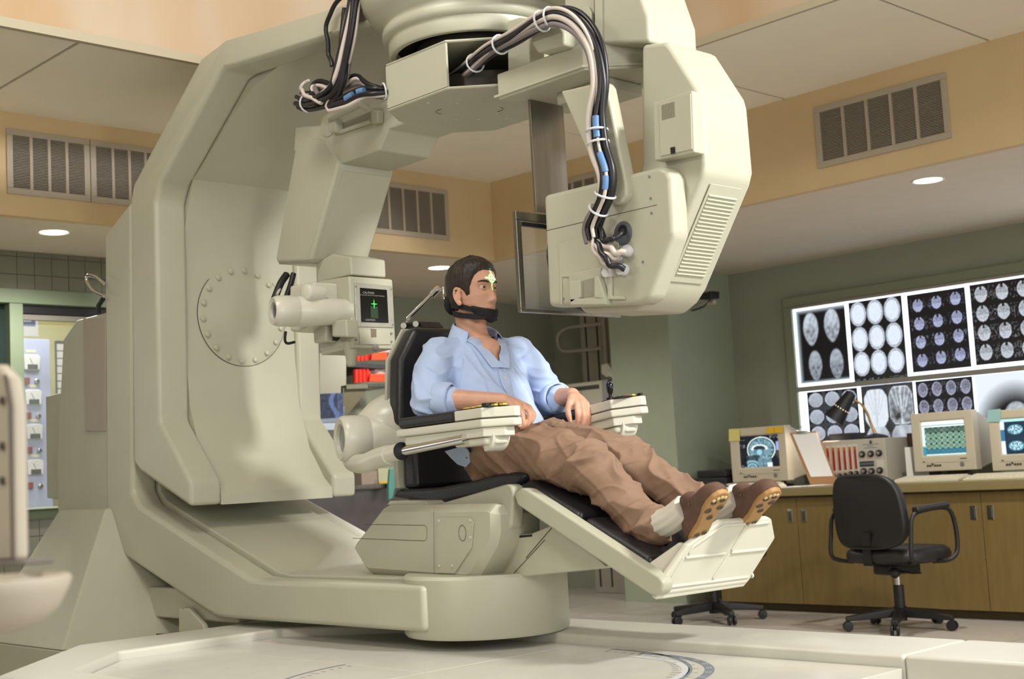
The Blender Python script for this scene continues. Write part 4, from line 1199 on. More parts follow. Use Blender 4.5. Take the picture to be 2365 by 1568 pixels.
# ================================================================== the patient
person = thing('person', 'man in a pale blue shirt and brown trousers reclining in the treatment chair', 'person', CL(.1, 0, .98))
SKIN = mat('skin', (208, 158, 132), .5, noise_amt=.07, noise_scale=30, bump=.05, bump_scale=400)
SHIRT = mat('pale_blue_cotton', (176, 194, 228), .8, noise_amt=.03, noise_scale=40, bump=.06, bump_scale=500)
TROUS = mat('brown_twill', (138, 110, 90), .8, noise_amt=.04, noise_scale=30, bump=.08, bump_scale=700)
HAIRM = mat('dark_brown_hair', (44, 34, 28), .5, noise_amt=.3, noise_scale=60, bump=.5, bump_scale=120, stretch=(1, 1, .25))
SUEDE = mat('brown_suede', (96, 70, 58), .9, noise_amt=.12, noise_scale=40, bump=.15, bump_scale=300)
SOLE = mat('tan_rubber_sole', (172, 132, 80), .6, noise_amt=.1, noise_scale=30)
SOCK = mat('white_sock', (222, 216, 204), .9)
STRAP = mat('black_strap', (22, 21, 24), .8, bump=.1, bump_scale=500)


def interp(tab, v):
    if v <= tab[0][0]: return tab[0][1]
    for (a, x), (c_, y_) in zip(tab[:-1], tab[1:]):
        if v <= c_:
            t = (v - a) / (c_ - a); t2 = t * t * (3 - 2 * t) * .5 + t * .5
            return x + (y_ - x) * t2
    return tab[-1][1]


def G(v, v0, s): return math.exp(-((v - v0) / s) ** 2)


HFt = [(-.119, .062), (-.112, .079), (-.098, .086), (-.075, .086), (-.05, .087), (-.02, .088), (.01, .087), (.035, .091), (.06, .088), (.085, .074), (.102, .052), (.113, .028), (.119, .004)]
HBt = [(-.119, .030), (-.112, .012), (-.098, -.02), (-.075, -.050), (-.05, -.075), (-.02, -.094), (.01, -.104), (.035, -.106), (.06, -.100), (.085, -.082), (.102, -.058), (.113, -.030), (.119, -.004)]
HWt = [(-.119, .012), (-.112, .027), (-.098, .042), (-.075, .054), (-.05, .062), (-.02, .068), (.01, .0735), (.035, .0765), (.06, .074), (.085, .063), (.102, .046), (.113, .026), (.119, .004)]
NOSE = [(-.053, 0), (-.045, .010), (-.037, .0225), (-.030, .0235), (-.015, .017), (.0, .011), (.015, .005), (.026, .003), (.04, 0)]
FD = .010
def head_pt(th, h, feat=True, infl=0.0):
    F_, B_, W_ = interp(HFt, h) + infl, interp(HBt, h) - infl, interp(HWt, h) + infl
    c_, s_ = math.cos(th), math.sin(th)
    e = 2 / 2.25
    f = (F_ + B_) / 2 + (F_ - B_) / 2 * math.copysign(abs(c_) ** e, c_)
    s = W_ * math.copysign(abs(s_) ** e, s_)
    if feat and c_ > 0:
        h = h + FD
        fr = min(1, c_ * 1.6)
        a = abs(s)
        d = interp(NOSE, h) * G(s, 0, .009 + .004 * max(0, min(1, (.01 - h) / .04)))
        d += .007 * G(h, -.038, .007) * G(a, .0135, .006)
        d += .005 * G(h, .034, .009) * G(a, .028, .02)
        d -= .011 * G(h, .015, .012) * G(a, .032, .017)
        d += .004 * G(h, -.014, .016) * G(a, .045, .016)
        d += .006 * G(h, -.0605, .0045) * G(s, 0, .019) + .006 * G(h, -.0715, .005) * G(s, 0, .017) - .004 * G(h, -.0655, .0018) * G(s, 0, .024)
        d -= .004 * G(h, -.083, .006) * G(s, 0, .02)
        d += .005 * G(h, -.102, .012) * G(s, 0, .022)
        d -= .004 * G(h, -.055, .02) * G(a, .04, .012)
        f += d * fr
    return f, s


HC = CP(1095, 675, 0.0)
hyaw = CYAW + math.radians(11)
hfv = V(math.cos(hyaw), math.sin(hyaw), 0); hsv = V(-math.sin(hyaw), math.cos(hyaw), 0)
_tilt = Matrix.Rotation(math.radians(-2), 3, hsv)
hfv = _tilt @ hfv; huv = _tilt @ V(0, 0, 1)
def HP(f, s, h): return HC + hfv * f + hsv * s + huv * h
def HS(th, h, infl=0.0, feat=True):
    f, s = head_pt(th, h, feat, infl); return HP(f, s, h)
def limb(bm, pts, rs, n=16, sub=5, flat=None):
    P_ = catmull(pts, sub); m = len(P_); k = len(rs)
    R_ = []
    for i in range(m):
        t = i / (m - 1) * (k - 1); j = min(k - 2, int(t)); u = t - j
        R_.append(rs[j] * (1 - u) + rs[j + 1] * u)
    tube(bm, P_, R_, n)
    ellipsoid(bm, P_[0], R_[0], R_[0], R_[0], 12, 8); ellipsoid(bm, P_[-1], R_[-1], R_[-1], R_[-1], 12, 8)
def fuse(bm, voxel, it=3, fac=.5):
    me = bpy.data.meshes.new('tmp'); bm.to_mesh(me); bm.free()
    o = bpy.data.objects.new('tmp', me); COL.objects.link(o)
    r = o.modifiers.new('r', 'REMESH'); r.mode = 'VOXEL'; r.voxel_size = voxel
    if it:
        s = o.modifiers.new('s', 'SMOOTH'); s.factor = fac; s.iterations = it
    dg = bpy.context.evaluated_depsgraph_get(); dg.update()
    me2 = bpy.data.meshes.new_from_object(o.evaluated_get(dg))
    bpy.data.objects.remove(o, do_unlink=True); bpy.data.meshes.remove(me)
    out = bmesh.new(); out.from_mesh(me2); bpy.data.meshes.remove(me2)
    return out
def head_grid(bm, fn, nth=96, hs_=None):
    rows = []
    for h in hs_:
        rows.append([fn(2 * math.pi * k / nth, h) for k in range(nth)])
    loft(bm, rows, cap=True)


# ---- joints in the chair frame
shN, elN, wrN = CL(-.075, -.185, 1.475), CP(990, 925, -.31), CP(1163, 926, -.165)
shF, elF, wrF = CL(-.055, .185, 1.485), CP(1268, 925, .285), CP(1322, 912, .235)
hipN, hipF = CL(.10, -.085, 1.075), CL(.10, .09, 1.075)
knN, knF = CP(1366, 1076, -.085), CP(1456, 1070, .11)
anN, anF = CP(1530, 1236, -.07), CP(1658, 1194, .125)
neck0 = CL(-.085, .0, 1.53)

# ---- body (one continuous skin mesh)
b = nbm()
hs_ = sorted(set([round(-.119 + .238 * k / 110, 5) for k in range(111)]))
head_grid(b, lambda th, h: HS(th, h), 110, hs_)
limb(b, [HP(-.03, 0, -.06), HP(-.035, 0, -.10), CL(-.095, 0, 1.53), CL(-.09, 0, 1.47)], [.056, .055, .058, .075], 24)
ellipsoid(b, HP(.012, 0, -.135), .03, .028, .03)
# chest and trunk inside the shirt
limb(b, [CL(-.085, 0, 1.47), CL(-.07, 0, 1.38), CL(-.03, 0, 1.25), CL(.04, 0, 1.12)], [.085, .10, .105, .11], 24)
ellipsoid(b, CL(-.06, 0, 1.41), .09, .13, .10, 20, 14)
# clavicle area forward so the open collar shows skin
ellipsoid(b, CL(-.038, .004, 1.465), .062, .088, .062, 20, 14)
for sh, el, wr in ((shN, elN, wrN), (shF, elF, wrF)):
    limb(b, [neck0 + V(0, 0, -.06), sh + V(0, 0, -.03)], [.03, .03])
    limb(b, [sh + V(0, 0, -.03), sh.lerp(el, .5), el], [.035, .038, .038])
    limb(b, [el, el.lerp(wr, .3), el.lerp(wr, .7), wr], [.041, .043, .034, .0275], 18)
for hp, kn, an in ((hipN, knN, anN), (hipF, knF, anF)):
    limb(b, [hp, hp.lerp(kn, .5), kn], [.05, .045, .036])
    limb(b, [kn + V(0, 0, -.01), kn.lerp(an, .5) + V(0, 0, -.014), an], [.034, .030, .022])
# ears
for sg in (-1, 1):
    ec = HP(-.006, sg * .0755, -.018)
    out_ = []
    for k in range(13):
        t = -2.0 + 4.6 * k / 12
        out_.append(ec + hfv * (-.017 * math.cos(t * .9 - .25)) + huv * (.031 * math.sin(t) - (.004 if k < 3 else 0)) + hsv * sg * (.006 + .010 * max(0, math.cos(t * .9 - .25))))
    limb(b, out_, [.004, .0048, .0045, .0045, .004], 8, 3)
    R = Matrix((hfv, hsv, huv)).transposed()
    ellipsoid(b, ec + hsv * sg * .004 + hfv * -.004, .012, .007, .024, 14, 10, R)
    ellipsoid(b, ec + hsv * sg * .006 + huv * -.028 + hfv * .004, .007, .005, .008, 10, 8, R)
# hands: palms and five fingers each
def hand(bm, wr, palm, mcps, fingers, thumb, fr):
    """palm: list of points widening from the wrist; fingers: (mcp, pip, dip, tip)"""
    cen = sum(mcps, Vector()) / len(mcps)
    for m_ in mcps:
        limb(bm, [wr, wr.lerp(m_, .5) + palm * .004, m_], [.021, .0165, fr * 1.12], 12, 4)
    for (m_, p_, d_, t_), k in zip(fingers, (1.0, 1.02, .98, .86)):
        limb(bm, [m_, m_.lerp(p_, .5), p_, d_, t_], [fr * 1.1 * k, fr * .98 * k, fr * 1.0 * k, fr * .86 * k, fr * .70 * k], 12, 4)
    limb(bm, thumb, [.017, .0135, .0115, .0115, .0085], 12, 4)
def q(l, offs): return [CP(p[0], p[1], o) for p, o in zip(l, offs)]
mN = q([(1222, 941), (1212, 936), (1200, 937), (1188, 942)], (-.105, -.125, -.147, -.168))
fN = [[mN[0]] + q([(1233, 957), (1228, 972), (1219, 980)], (-.105, -.115, -.12)), [mN[1]] + q([(1224, 957), (1220, 977), (1211, 987)], (-.13, -.135, -.14)), [mN[2]] + q([(1207, 960), (1209, 978), (1204, 988)], (-.155, -.155, -.155)), [mN[3]] + q([(1188, 960), (1195, 975), (1200, 984)], (-.175, -.172, -.168))]
tN = q([(1172, 930), (1190, 940), (1205, 955), (1214, 968), (1212, 978)], (-.13, -.10, -.09, -.10, -.115))
hand(b, wrN, V(0, 0, 1), mN, fN, tN, .0098)
mF = q([(1331, 933), (1344, 930), (1356, 934), (1364, 941)], (.192, .212, .232, .25))
fF = [[mF[0]] + q([(1334, 956), (1333, 973), (1329, 985)], (.185, .188, .195)), [mF[1]] + q([(1348, 960), (1343, 981), (1334, 994)], (.203, .203, .205)), [mF[2]] + q([(1360, 962), (1355, 981), (1346, 991)], (.225, .222, .22)), [mF[3]] + q([(1369, 960), (1366, 974), (1358, 983)], (.248, .243, .238))]
tF = q([(1321, 918), (1316, 930), (1312, 946), (1314, 960), (1318, 973)], (.205, .178, .168, .168, .172))
hand(b, wrF, V(0, 0, 1), mF, fF, tF, .0098)
b = fuse(b, .0034, 2, .4)
obj('body', b, SKIN, person, ang=80)
# eyes, brows
EYEW = mat('eye_white', (200, 190, 180), .2); IRIS = mat('dark_iris', (52, 40, 32), .12)
for sg in (-1, 1):
    ec = HP(.0705, sg * .0315, .0145 - FD)
    gaze = (hfv + hsv * .06).normalized()
    b = nbm(); ellipsoid(b, ec, .0115, .0115, .0115, 20, 14); ey = obj('eye', b, EYEW, person)
    b = nbm(); lathe(b, [(.0064, .0097), (.004, .0112), (0, .0120)], ec, gaze, 18, cap0=False); obj('iris', b, IRIS, ey)
    b = nbm()   # lids
    nseg = 14
    for (a0_, a1_) in ((.36, 1.5), (-1.4, -.30)):
        g_ = []
        azs = [(-1.3 + 2.6 * k / nseg) for k in range(nseg + 1)]
        for i in range(6):
            row = []
            for az in azs:
                e0 = a0_ * max(.05, math.cos(az * 1.15)); el_ = e0 + (a1_ - e0) * i / 5
                row.append(ec + (hfv * math.cos(el_) * math.cos(az) + hsv * math.cos(el_) * math.sin(az) + huv * math.sin(el_)) * .0126)
            g_.append(row)
        loft(b, g_, cap=False, closed=False)
    obj('eyelids', b, SKIN, ey)
    b = nbm()
    bp_ = []
    for k in range(7):
        s_ = sg * (.014 + .036 * k / 6); h_ = .034 - FD + .006 * math.sin(k / 6 * 2.4) - .002 * (k / 6)
        th_ = math.asin(max(-.99, min(.99, s_ / (interp(HWt, h_)))))
        bp_.append(HS(math.copysign(abs(th_), s_), h_, .0) + hfv * .0005)
    limb(b, bp_, [.0028, .0042, .0042, .0036, .0018], 8, 3); obj('eyebrow', b, HAIRM, person)

# ---- hair: shell over the skull following a hairline
def hairmask(th, h):
    t = abs((th + math.pi) % (2 * math.pi) - math.pi)    # 0 front .. pi back
    hl = interp([(0, .076), (.35, .076), (.62, .069), (.85, .056), (.98, .036), (1.08, .016), (1.2, -.016), (1.36, -.022), (1.44, .002), (1.62, .012), (1.8, .0), (1.95, -.04), (2.2, -.070), (math.pi, -.076)], t)
    return (h - hl) / .010
def hairfn(th, h):
    m_ = max(-1.0, min(1.0, hairmask(th, h)))
    f, s = head_pt(th, h, False, 0.0)
    thick = .0075 + .007 * max(0, -math.cos(th)) + .013 * max(0, min(1, (h - .03) / .09)) + .006 * G(th if th < math.pi else th - 2 * math.pi, -.1, .5) * max(0, min(1, (h - .07) / .03))
    p_ = HP(f, s, h)
    d = (p_ - HP(-.005, 0, .0)).normalized()
    nz = noise.noise(p_ * 45) * .0022 + noise.noise(V(th * 9, h * 18, 1)) * .0025
    k = thick * (m_ * .5 + .5) - .007 * (1 - (m_ * .5 + .5))
    return p_ + d * (k + (nz if m_ > 0 else 0))
b = nbm(); head_grid(b, hairfn, 120, [-.08 + .199 * k / 70 for k in range(71)])
obj('hair', b, HAIRM, person, ang=80)

# ---- shirt
b = nbm()
spine = [(CL(.075, 0, 1.075), .172, .125), (CL(.055, 0, 1.13), .182, .135), (CL(.01, 0, 1.21), .182, .135), (CL(-.035, 0, 1.30), .185, .132), (CL(-.065, 0, 1.38), .19, .125), (CL(-.082, 0, 1.44), .19, .112), (CL(-.09, 0, 1.482), .158, .095), (CL(-.092, 0, 1.512), .100, .078), (CL(-.09, 0, 1.535), .066, .064)]
rings = []
for c_, w_, d_ in spine:
    rings.append([c_ + cxv * (d_ * math.copysign(abs(math.cos(t)) ** .85, math.cos(t))) + cyv * (w_ * math.copysign(abs(math.sin(t)) ** .85, math.sin(t))) for t in [2 * math.pi * k / 40 for k in range(40)]])
R2 = []
for k in range(40):
    R2.append(catmull([r_[k] for r_ in rings], 4))
loft(b, [[R2[k][i] for k in range(40)] for i in range(len(R2[0]))])
limb(b, [CL(-.09, -.075, 1.488), shN + V(0, 0, -.016)], [.045, .066])
limb(b, [CL(-.085, .075, 1.488), shF + V(0, 0, -.016)], [.045, .066])
limb(b, [shN + V(0, 0, -.01), shN.lerp(elN, .35) + cyv * -.01, shN.lerp(elN, .7) + cyv * -.012, elN + V(0, 0, .0)], [.060, .070, .072, .068], 22)
limb(b, [elN + cxv * -.01, elN.lerp(wrN, .12), elN.lerp(wrN, .27)], [.066, .066, .058], 20)
limb(b, [shF + V(0, 0, -.01), shF.lerp(elF, .35) + cyv * .01, shF.lerp(elF, .7) + cyv * .012, elF], [.060, .068, .067, .062], 22)
limb(b, [elF + cxv * -.005, elF.lerp(wrF, .15), elF.lerp(wrF, .36)], [.062, .062, .056], 20)
b = fuse(b, .0045, 20, .5)
b.normal_update()
def seg_d(p, a, c_):
    ab = c_ - a; t = max(0, min(1, (p - a).dot(ab) / ab.length_squared)); return (p - (a + ab * t)).length, t
def clamp01(v): return max(0.0, min(1.0, v))
def ridge(v, k=1.0):
    return (1 - min(1, abs(v) * 2.2 * k)) ** 2
for v in b.verts:
    p = v.co
    lx, of, z = loc(p)
    d = noise.noise(p * 9) * .006 + noise.noise(p * 22) * .002
    dn_, tn = seg_d(p, shN, elN); df_, tf = seg_d(p, shF, elF)
    # creases round the elbows and armpits, drape folds down the front
    if dn_ < .1 or df_ < .1:
        t_ = tn if dn_ < .1 else tf
        d += .010 * ridge(noise.noise(V(p.x * 9 + p.z * 12, p.y * 9 - p.z * 7, 3 + p.z * 8)), 1.3) * (.45 + .55 * abs(t_ - .5) * 2)
    else:
        d += .011 * ridge(noise.noise(V(of * 7 + z * 5, lx * 4, z * 3.2 + of * 6)), 1.3)
        d += .008 * ridge(noise.noise(V(of * 15, z * 6 + of * 9, 7.7)), 1.3)
    v.co = p + v.normal * (d - .006)
bmesh.ops.smooth_vert(b, verts=b.verts, factor=.5, use_axis_x=True, use_axis_y=True, use_axis_z=True)
bmesh.ops.smooth_vert(b, verts=b.verts, factor=.5, use_axis_x=True, use_axis_y=True, use_axis_z=True)
# open the collar: cut a V at the throat
VB = 1.395
cut = []
for f_ in b.faces:
    c_ = f_.calc_center_median(); lx, of, z = loc(c_)
    if z > VB and lx > -.075:
        half = (z - VB) / (1.555 - VB) * .075
        if -half * .95 + .004 < of < half * 1.0 + .004:
            cut.append(f_)
bmesh.ops.delete(b, geom=cut, context='FACES')
shirt = obj('shirt', b, SHIRT, person, ang=80)
# placket, buttons, collar leaves, rolled cuffs
from mathutils.bvhtree import BVHTree
def bvh_of(o):
    me = o.data; base = WL[o]
    return BVHTree.FromPolygons([base + v.co for v in me.vertices], [list(p.vertices) for p in me.polygons])
bv = bvh_of(shirt)
def onshirt(of, z, lift=.003):
    p0_ = CL(.5, of, z); h_, n_, i_, d_ = bv.ray_cast(p0_, cxv * -1)
    if h_ is None: return None
    return h_ + (cxv * 1.0) * lift
def ribbon(bm, A_, B_, th):
    n_ = len(A_)
    off = []
    for i in range(n_):
        a, c_ = A_[i], B_[i]
        t_ = (A_[min(i + 1, n_ - 1)] - A_[max(i - 1, 0)])
        nn = t_.cross(c_ - a).normalized() * th
        off.append(nn)
    loft(bm, [[A_[i], B_[i], B_[i] + off[i], A_[i] + off[i]] for i in range(n_)])
zs_ = [1.395 - .245 * k / 16 for k in range(17)]
A_ = []; B_ = []
for z in zs_:
    a, c_ = onshirt(-.012, z), onshirt(.026, z)
    if a and c_:
        A_.append(a); B_.append(c_)
if len(A_) > 3:
    b = nbm(); ribbon(b, A_, B_, .002); obj('placket', b, SHIRT, shirt, ang=80)
    for z in (1.36, 1.27, 1.19):
        p_ = onshirt(.008, z, .005)
        if p_:
            b = nbm(); lathe(b, [(.0048, 0), (.0055, .001), (.005, .002), (.0, .0014)], p_, cxv, 14); obj('button', b, mat('pearl_button', (226, 222, 206), .3), shirt)
# collar leaves as thin sheets around the neck, points spread
def collar(sg):
    top, mid, low = [], [], []
    for k in range(11):
        t = k / 10
        ang_ = math.pi - (math.pi - .80) * t
        cx_ = -.104 + .072 * math.cos(ang_) + .014 * t
        oy_ = sg * .070 * math.sin(ang_) + .003 + sg * .014 * t
        zt_ = 1.604 - .022 * t - .038 * t * t
        fall = .050 + .006 * t + .022 * max(0, t - .6)
        top.append(CL(cx_, oy_, zt_)); mid.append(CL(cx_ * 1.0 + .005 * t, oy_ * 1.12, zt_ + .002)); low.append(CL(cx_ - .020 * (1 - t) + .022 * t, oy_ * (1.40 + .24 * t), zt_ - fall))
    inner = [CL(loc(p)[0], loc(p)[1] * .98, p.z - .04) for p in top]
    b = nbm(); loft(b, [inner, top, mid, low, [p + V(0, 0, -.003) for p in low]], cap=False, closed=False)
    o = obj('collar', b, SHIRT, shirt, ang=80)
    sm = o.modifiers.new('solid', 'SOLIDIFY'); sm.thickness = .003
    ss = o.modifiers.new('sub', 'SUBSURF'); ss.levels = 2; ss.render_levels = 2
collar(-1); collar(1)
# lapels falling open beside the V
for sg in (-1, 1):
    A_, B_ = [], []
    for k in range(9):
        z = 1.40 + .135 * k / 8; half = (z - VB) / (1.555 - VB) * .075
        a = onshirt(sg * half + .004 + sg * .010, z, .004); c_ = onshirt(sg * half + .004 + sg * .038, z, .008)
        if a and c_ and (a - c_).length < .09:
            A_.append(a + (a - c_).normalized() * .020 + cxv * .003); B_.append(c_)
    if len(A_) > 3:
        b = nbm(); ribbon(b, A_, B_, .002); obj('lapel', b, SHIRT, shirt, ang=80)
def cuff(c0_, ax_, r0, L_):
    b = nbm()
    prof = [(r0 - .006, 0), (r0, -.003), (r0 + .003, L_ * .3), (r0 + .004, L_ * .8), (r0, L_), (r0 - .006, L_ + .001), (r0 - .008, L_ * .5)]
    lathe(b, prof, c0_, ax_, 40, cap0=False, cap1=False)
    for v in b.verts:
        v.co += (v.co - c0_).normalized() * noise.noise(v.co * 30) * .006
    obj('rolled_cuff', b, SHIRT, shirt, ang=80)
cuff(elN.lerp(wrN, .13), wrN - elN, .064, .055); cuff(elF.lerp(wrF, .18), wrF - elF, .061, .05)
# shirt tail hanging out behind the hip and front hem
b = nbm()
A_ = [CP(1030, 1042, -.175), CP(1045, 1058, -.178), CP(1060, 1072, -.18), CP(1078, 1078, -.18)]
B_ = [CP(1072, 1030, -.185), CP(1080, 1036, -.19), CP(1086, 1048, -.19), CP(1088, 1066, -.185)]
ribbon(b, A_, B_, .006); obj('shirt_tail', b, SHIRT, shirt, ang=80)
b = nbm()
A_ = [CP(1150, 985, -.10), CP(1185, 968, -.04), CP(1215, 965, .03), CP(1240, 968, .10), CP(1250, 980, .14)]
B_ = [CP(1155, 1003, -.11), CP(1192, 985, -.05), CP(1222, 984, .02), CP(1247, 993, .09), CP(1256, 1000, .13)]
ribbon(b, A_, B_, .004); obj('shirt_hem', b, SHIRT, shirt, ang=80)

# ---- trousers
b = nbm()
ellipsoid(b, CL(.085, 0, 1.075), .135, .185, .105, 24, 16)
ellipsoid(b, CL(.045, 0, 1.105), .115, .178, .075, 24, 16)
limb(b, [hipN, hipN.lerp(knN, .4) + V(0, 0, .018), hipN.lerp(knN, .75) + V(0, 0, .015), knN], [.104, .103, .090, .078], 24)
limb(b, [hipF, hipF.lerp(knF, .4) + V(0, 0, .02), hipF.lerp(knF, .75) + V(0, 0, .02), knF], [.104, .102, .090, .078], 24)
limb(b, [knN, knN.lerp(anN, .3) + V(0, 0, -.012), knN.lerp(anN, .65) + V(0, 0, -.012), knN.lerp(anN, .89)], [.078, .072, .064, .060], 24)
limb(b, [knF, knF.lerp(anF, .3) + V(0, 0, -.005), knF.lerp(anF, .65) + V(0, 0, -.005), knF.lerp(anF, .86)], [.078, .072, .064, .058], 24)
b = fuse(b, .0045, 14, .5); b.normal_update()
for v in b.verts:
    p = v.co; lx, of, z = loc(p)
    dN_, tN2 = seg_d(p, hipN, knN); dN2, tN3 = seg_d(p, knN, anN); dF_, tF2 = seg_d(p, hipF, knF); dF2, tF3 = seg_d(p, knF, anF)
    dd = min(dN_, dN2, dF_, dF2)
    t_, sd = (tN2, 1.0) if dd == dN_ else (1 + tN3, 1.0) if dd == dN2 else (tF2, 4.0) if dd == dF_ else (1 + tF3, 4.0)
    hip_w = clamp01(1 - t_ / .55); knee_w = clamp01(1 - abs(t_ - 1.0) / .30); ank_w = clamp01(1 - abs(t_ - 1.85) / .25)
    d = noise.noise(p * 6) * .005 + .005 * ridge(noise.noise(V(lx * 12 + z * 14, of * 10, 1.3 + sd)), 1.6) + .004 * ridge(noise.noise(V(lx * 8 - z * 20, of * 14, 6.3 + sd)), 1.6)
    # long drape folds along the legs, diagonal creases from the crotch and behind the knee, bunching above the ankle
    d += .014 * ridge(noise.noise(V(t_ * 1.6 + sd, of * 9 + z * 3, z * 9 - of * 3)), 1.5)
    d += .026 * ridge(noise.noise(V(lx * 5.5 + z * 7.5, of * 3.5 + sd, 2.2)), 1.5) * hip_w
    d += .020 * ridge(noise.noise(V(lx * 6 - z * 6.5, of * 5, 5.1 + sd)), 1.4) * knee_w
    d += .016 * ridge(noise.noise(V(lx * 10 - z * 5, of * 6, 9.4 + sd)), 1.5) * ank_w
    v.co = p + v.normal * (d - .005)
    if v.co.z < .972 and lx < .30: v.co.z = .972 + (v.co.z - .972) * .2
trous = obj('trousers', b, TROUS, person, ang=80)
b = nbm(); bel = [CL(.045 + .128 * math.cos(t), .186 * math.sin(t), 1.128 + .028 * math.cos(t)) for t in [2 * math.pi * k / 40 for k in range(40)]]
loft(b, [[p + V(0, 0, -.017) for p in bel], [p + (p - CL(.045, 0, p.z)).normalized() * .004 + V(0, 0, -.016) for p in bel], [p + (p - CL(.045, 0, p.z)).normalized() * .004 + V(0, 0, .016) for p in bel], [p + V(0, 0, .017) for p in bel]], cap=False)
obj('belt', b, mat('black_leather_belt', (26, 24, 24), .4), trous)
for t in (-.75, -.25, .3, .8):
    c_ = CL(.045 + .134 * math.cos(t), .192 * math.sin(t), 1.128 + .028 * math.cos(t)); n_ = (c_ - CL(.045, 0, c_.z)).normalized(); tg = n_.cross(ZA)
    b = nbm(); obox(b, c_, n_, tg, ZA, .002, .005, .024); obj('belt_loop', b, TROUS, trous)

# ---- socks and shoes
def sock(kn, an, op, par):
    pts = catmull([kn.lerp(an, .70), kn.lerp(an, .86), kn.lerp(an, .93).lerp(op, .45), op], 4)
    b = nbm(); n_ = 44; rings = []
    for i, p in enumerate(pts):
        t = i / (len(pts) - 1); d_ = (pts[min(i + 1, len(pts) - 1)] - pts[max(i - 1, 0)]).normalized()
        ref = d_.cross(cyv).normalized(); r2 = d_.cross(ref); r_ = .046 - .006 * t
        rings.append([p + (ref * math.cos(2 * math.pi * k / n_) + r2 * math.sin(2 * math.pi * k / n_)) * (r_ + (.0026 if (k // 2) % 2 else 0)) for k in range(n_)])
    loft(b, rings); obj('sock', b, SOCK, par)
SOLE_O = [(0, .030), (.03, .036), (.07, .034), (.11, .030), (.16, .036), (.21, .045), (.25, .043), (.275, .030), (.288, .010)]
def shoe(heel, toe, side, an, par):
    """heel, toe: points on the sole plane; side: unit vector across; an: ankle"""
    a = (toe - heel).normalized(); L_ = (toe - heel).length / .288
    c_ = a.cross(side).normalized()
    if c_.dot(an - heel) < 0: c_ = c_ * -1
    side = c_.cross(a).normalized()
    def S(u, v, w): return heel + a * (u * L_) + side * (v * L_) + c_ * w
    n_ = len(SOLE_O)
    outl_ = [(u, w) for u, w in SOLE_O] + [(u, -w * .88) for u, w in reversed(SOLE_O)]
    outl_ = [(-.004, 0)] + outl_
    sh = thing2 = None
    b = nbm(); prism(b, [S(u, v * .98, .0) for u, v in outl_], c_ * .018); so = obj('sole', b, SOLE, par, bevel=.004)
    b = nbm()
    rr = []
    for w_, k_, u_sh, u_sc in ((.016, 1.03, 0, 1), (.035, 1.02, .0, .985), (.05, .96, .004, .93), (.062, .86, .010, .83), (.072, .72, .016, .62), (.085, .66, .012, .43), (.105, .66, .006, .36), (.115, .64, .004, .35)):
        rr.append([S(u_sh + (u * u_sc if u_sc > .6 else u * u_sc + .01), v * k_ * (1 if u < .12 or u_sc > .9 else .95), w_) for u, v in catmull2(outl_)])
    loft(b, rr); up_ = obj('shoe', b, SUEDE, par, ang=70)
    so.parent = up_; so.location = WL[so] - WL[up_]
    # lugs on the sole
    for (u, v, r_) in ((.245, .016, .012), (.245, -.016, .012), (.20, .022, .014), (.20, -.022, .014), (.15, .0, .013), (.05, .014, .011), (.05, -.014, .011), (.02, .0, .010)):
        b = nbm(); lathe(b, [(r_ * .9, -.002), (r_ * .8, .004), (r_ * .55, .004), (r_ * .5, .001), (0, .001)], S(u, v, 0), c_ * -1, 14, cap0=False, cap1=False); obj('lug', b, mat('grey_lug', (96, 84, 70), .7), up_)
    for k in range(4):
        b = nbm(); lathe(b, [(.006, -.001), (.0055, .004), (0, .0045)], S(.268 - .006 * abs(k - 1.5), -.021 + .014 * k, 0), c_ * -1, 10, cap0=False, cap1=False); obj('toe_lug', b, mat('pale_lug', (226, 200, 150), .5), up_)
    # laces
    for k in range(5):
        u = .125 + .022 * k; w_ = .083 - .0085 * k
        b = nbm(); tube(b, catmull([S(u, -.030, w_ - .014), S(u + .004, 0, w_ + .008), S(u, .030, w_ - .014)], 4), .003, 6); obj('lace', b, mat('brown_lace', (120, 92, 70), .8), up_)
    return S(.052, 0, .095)
def catmull2(l):
    return [(p.x, p.y) for p in catmull([V(u, v, 0) for u, v in l], 3, closed=True)]
def SP(px, py): return FTX(px, py, -.026)
def toward(heel, px, py, L_):
    """toe on the pixel ray at shoe length from the heel, on the side nearer the camera"""
    r_ = ray(px, py); w_ = CAM - heel
    A2, B2, C2 = r_.dot(r_), 2 * r_.dot(w_), w_.dot(w_) - L_ * L_
    disc = max(0, B2 * B2 - 4 * A2 * C2)
    return CAM + r_ * ((-B2 - math.sqrt(disc)) / (2 * A2))
hN_ = SP(1608, 1250); tN_ = toward(hN_, 1668, 1140, .275)
hF_ = SP(1722, 1222); tF_ = toward(hF_, 1789, 1136, .275)
opN = shoe(hN_, tN_, cyv, anN, person); opF = shoe(hF_, tF_, cyv, anF, person)
sock(knN, anN, opN, person); sock(knF, anF, opF, person)

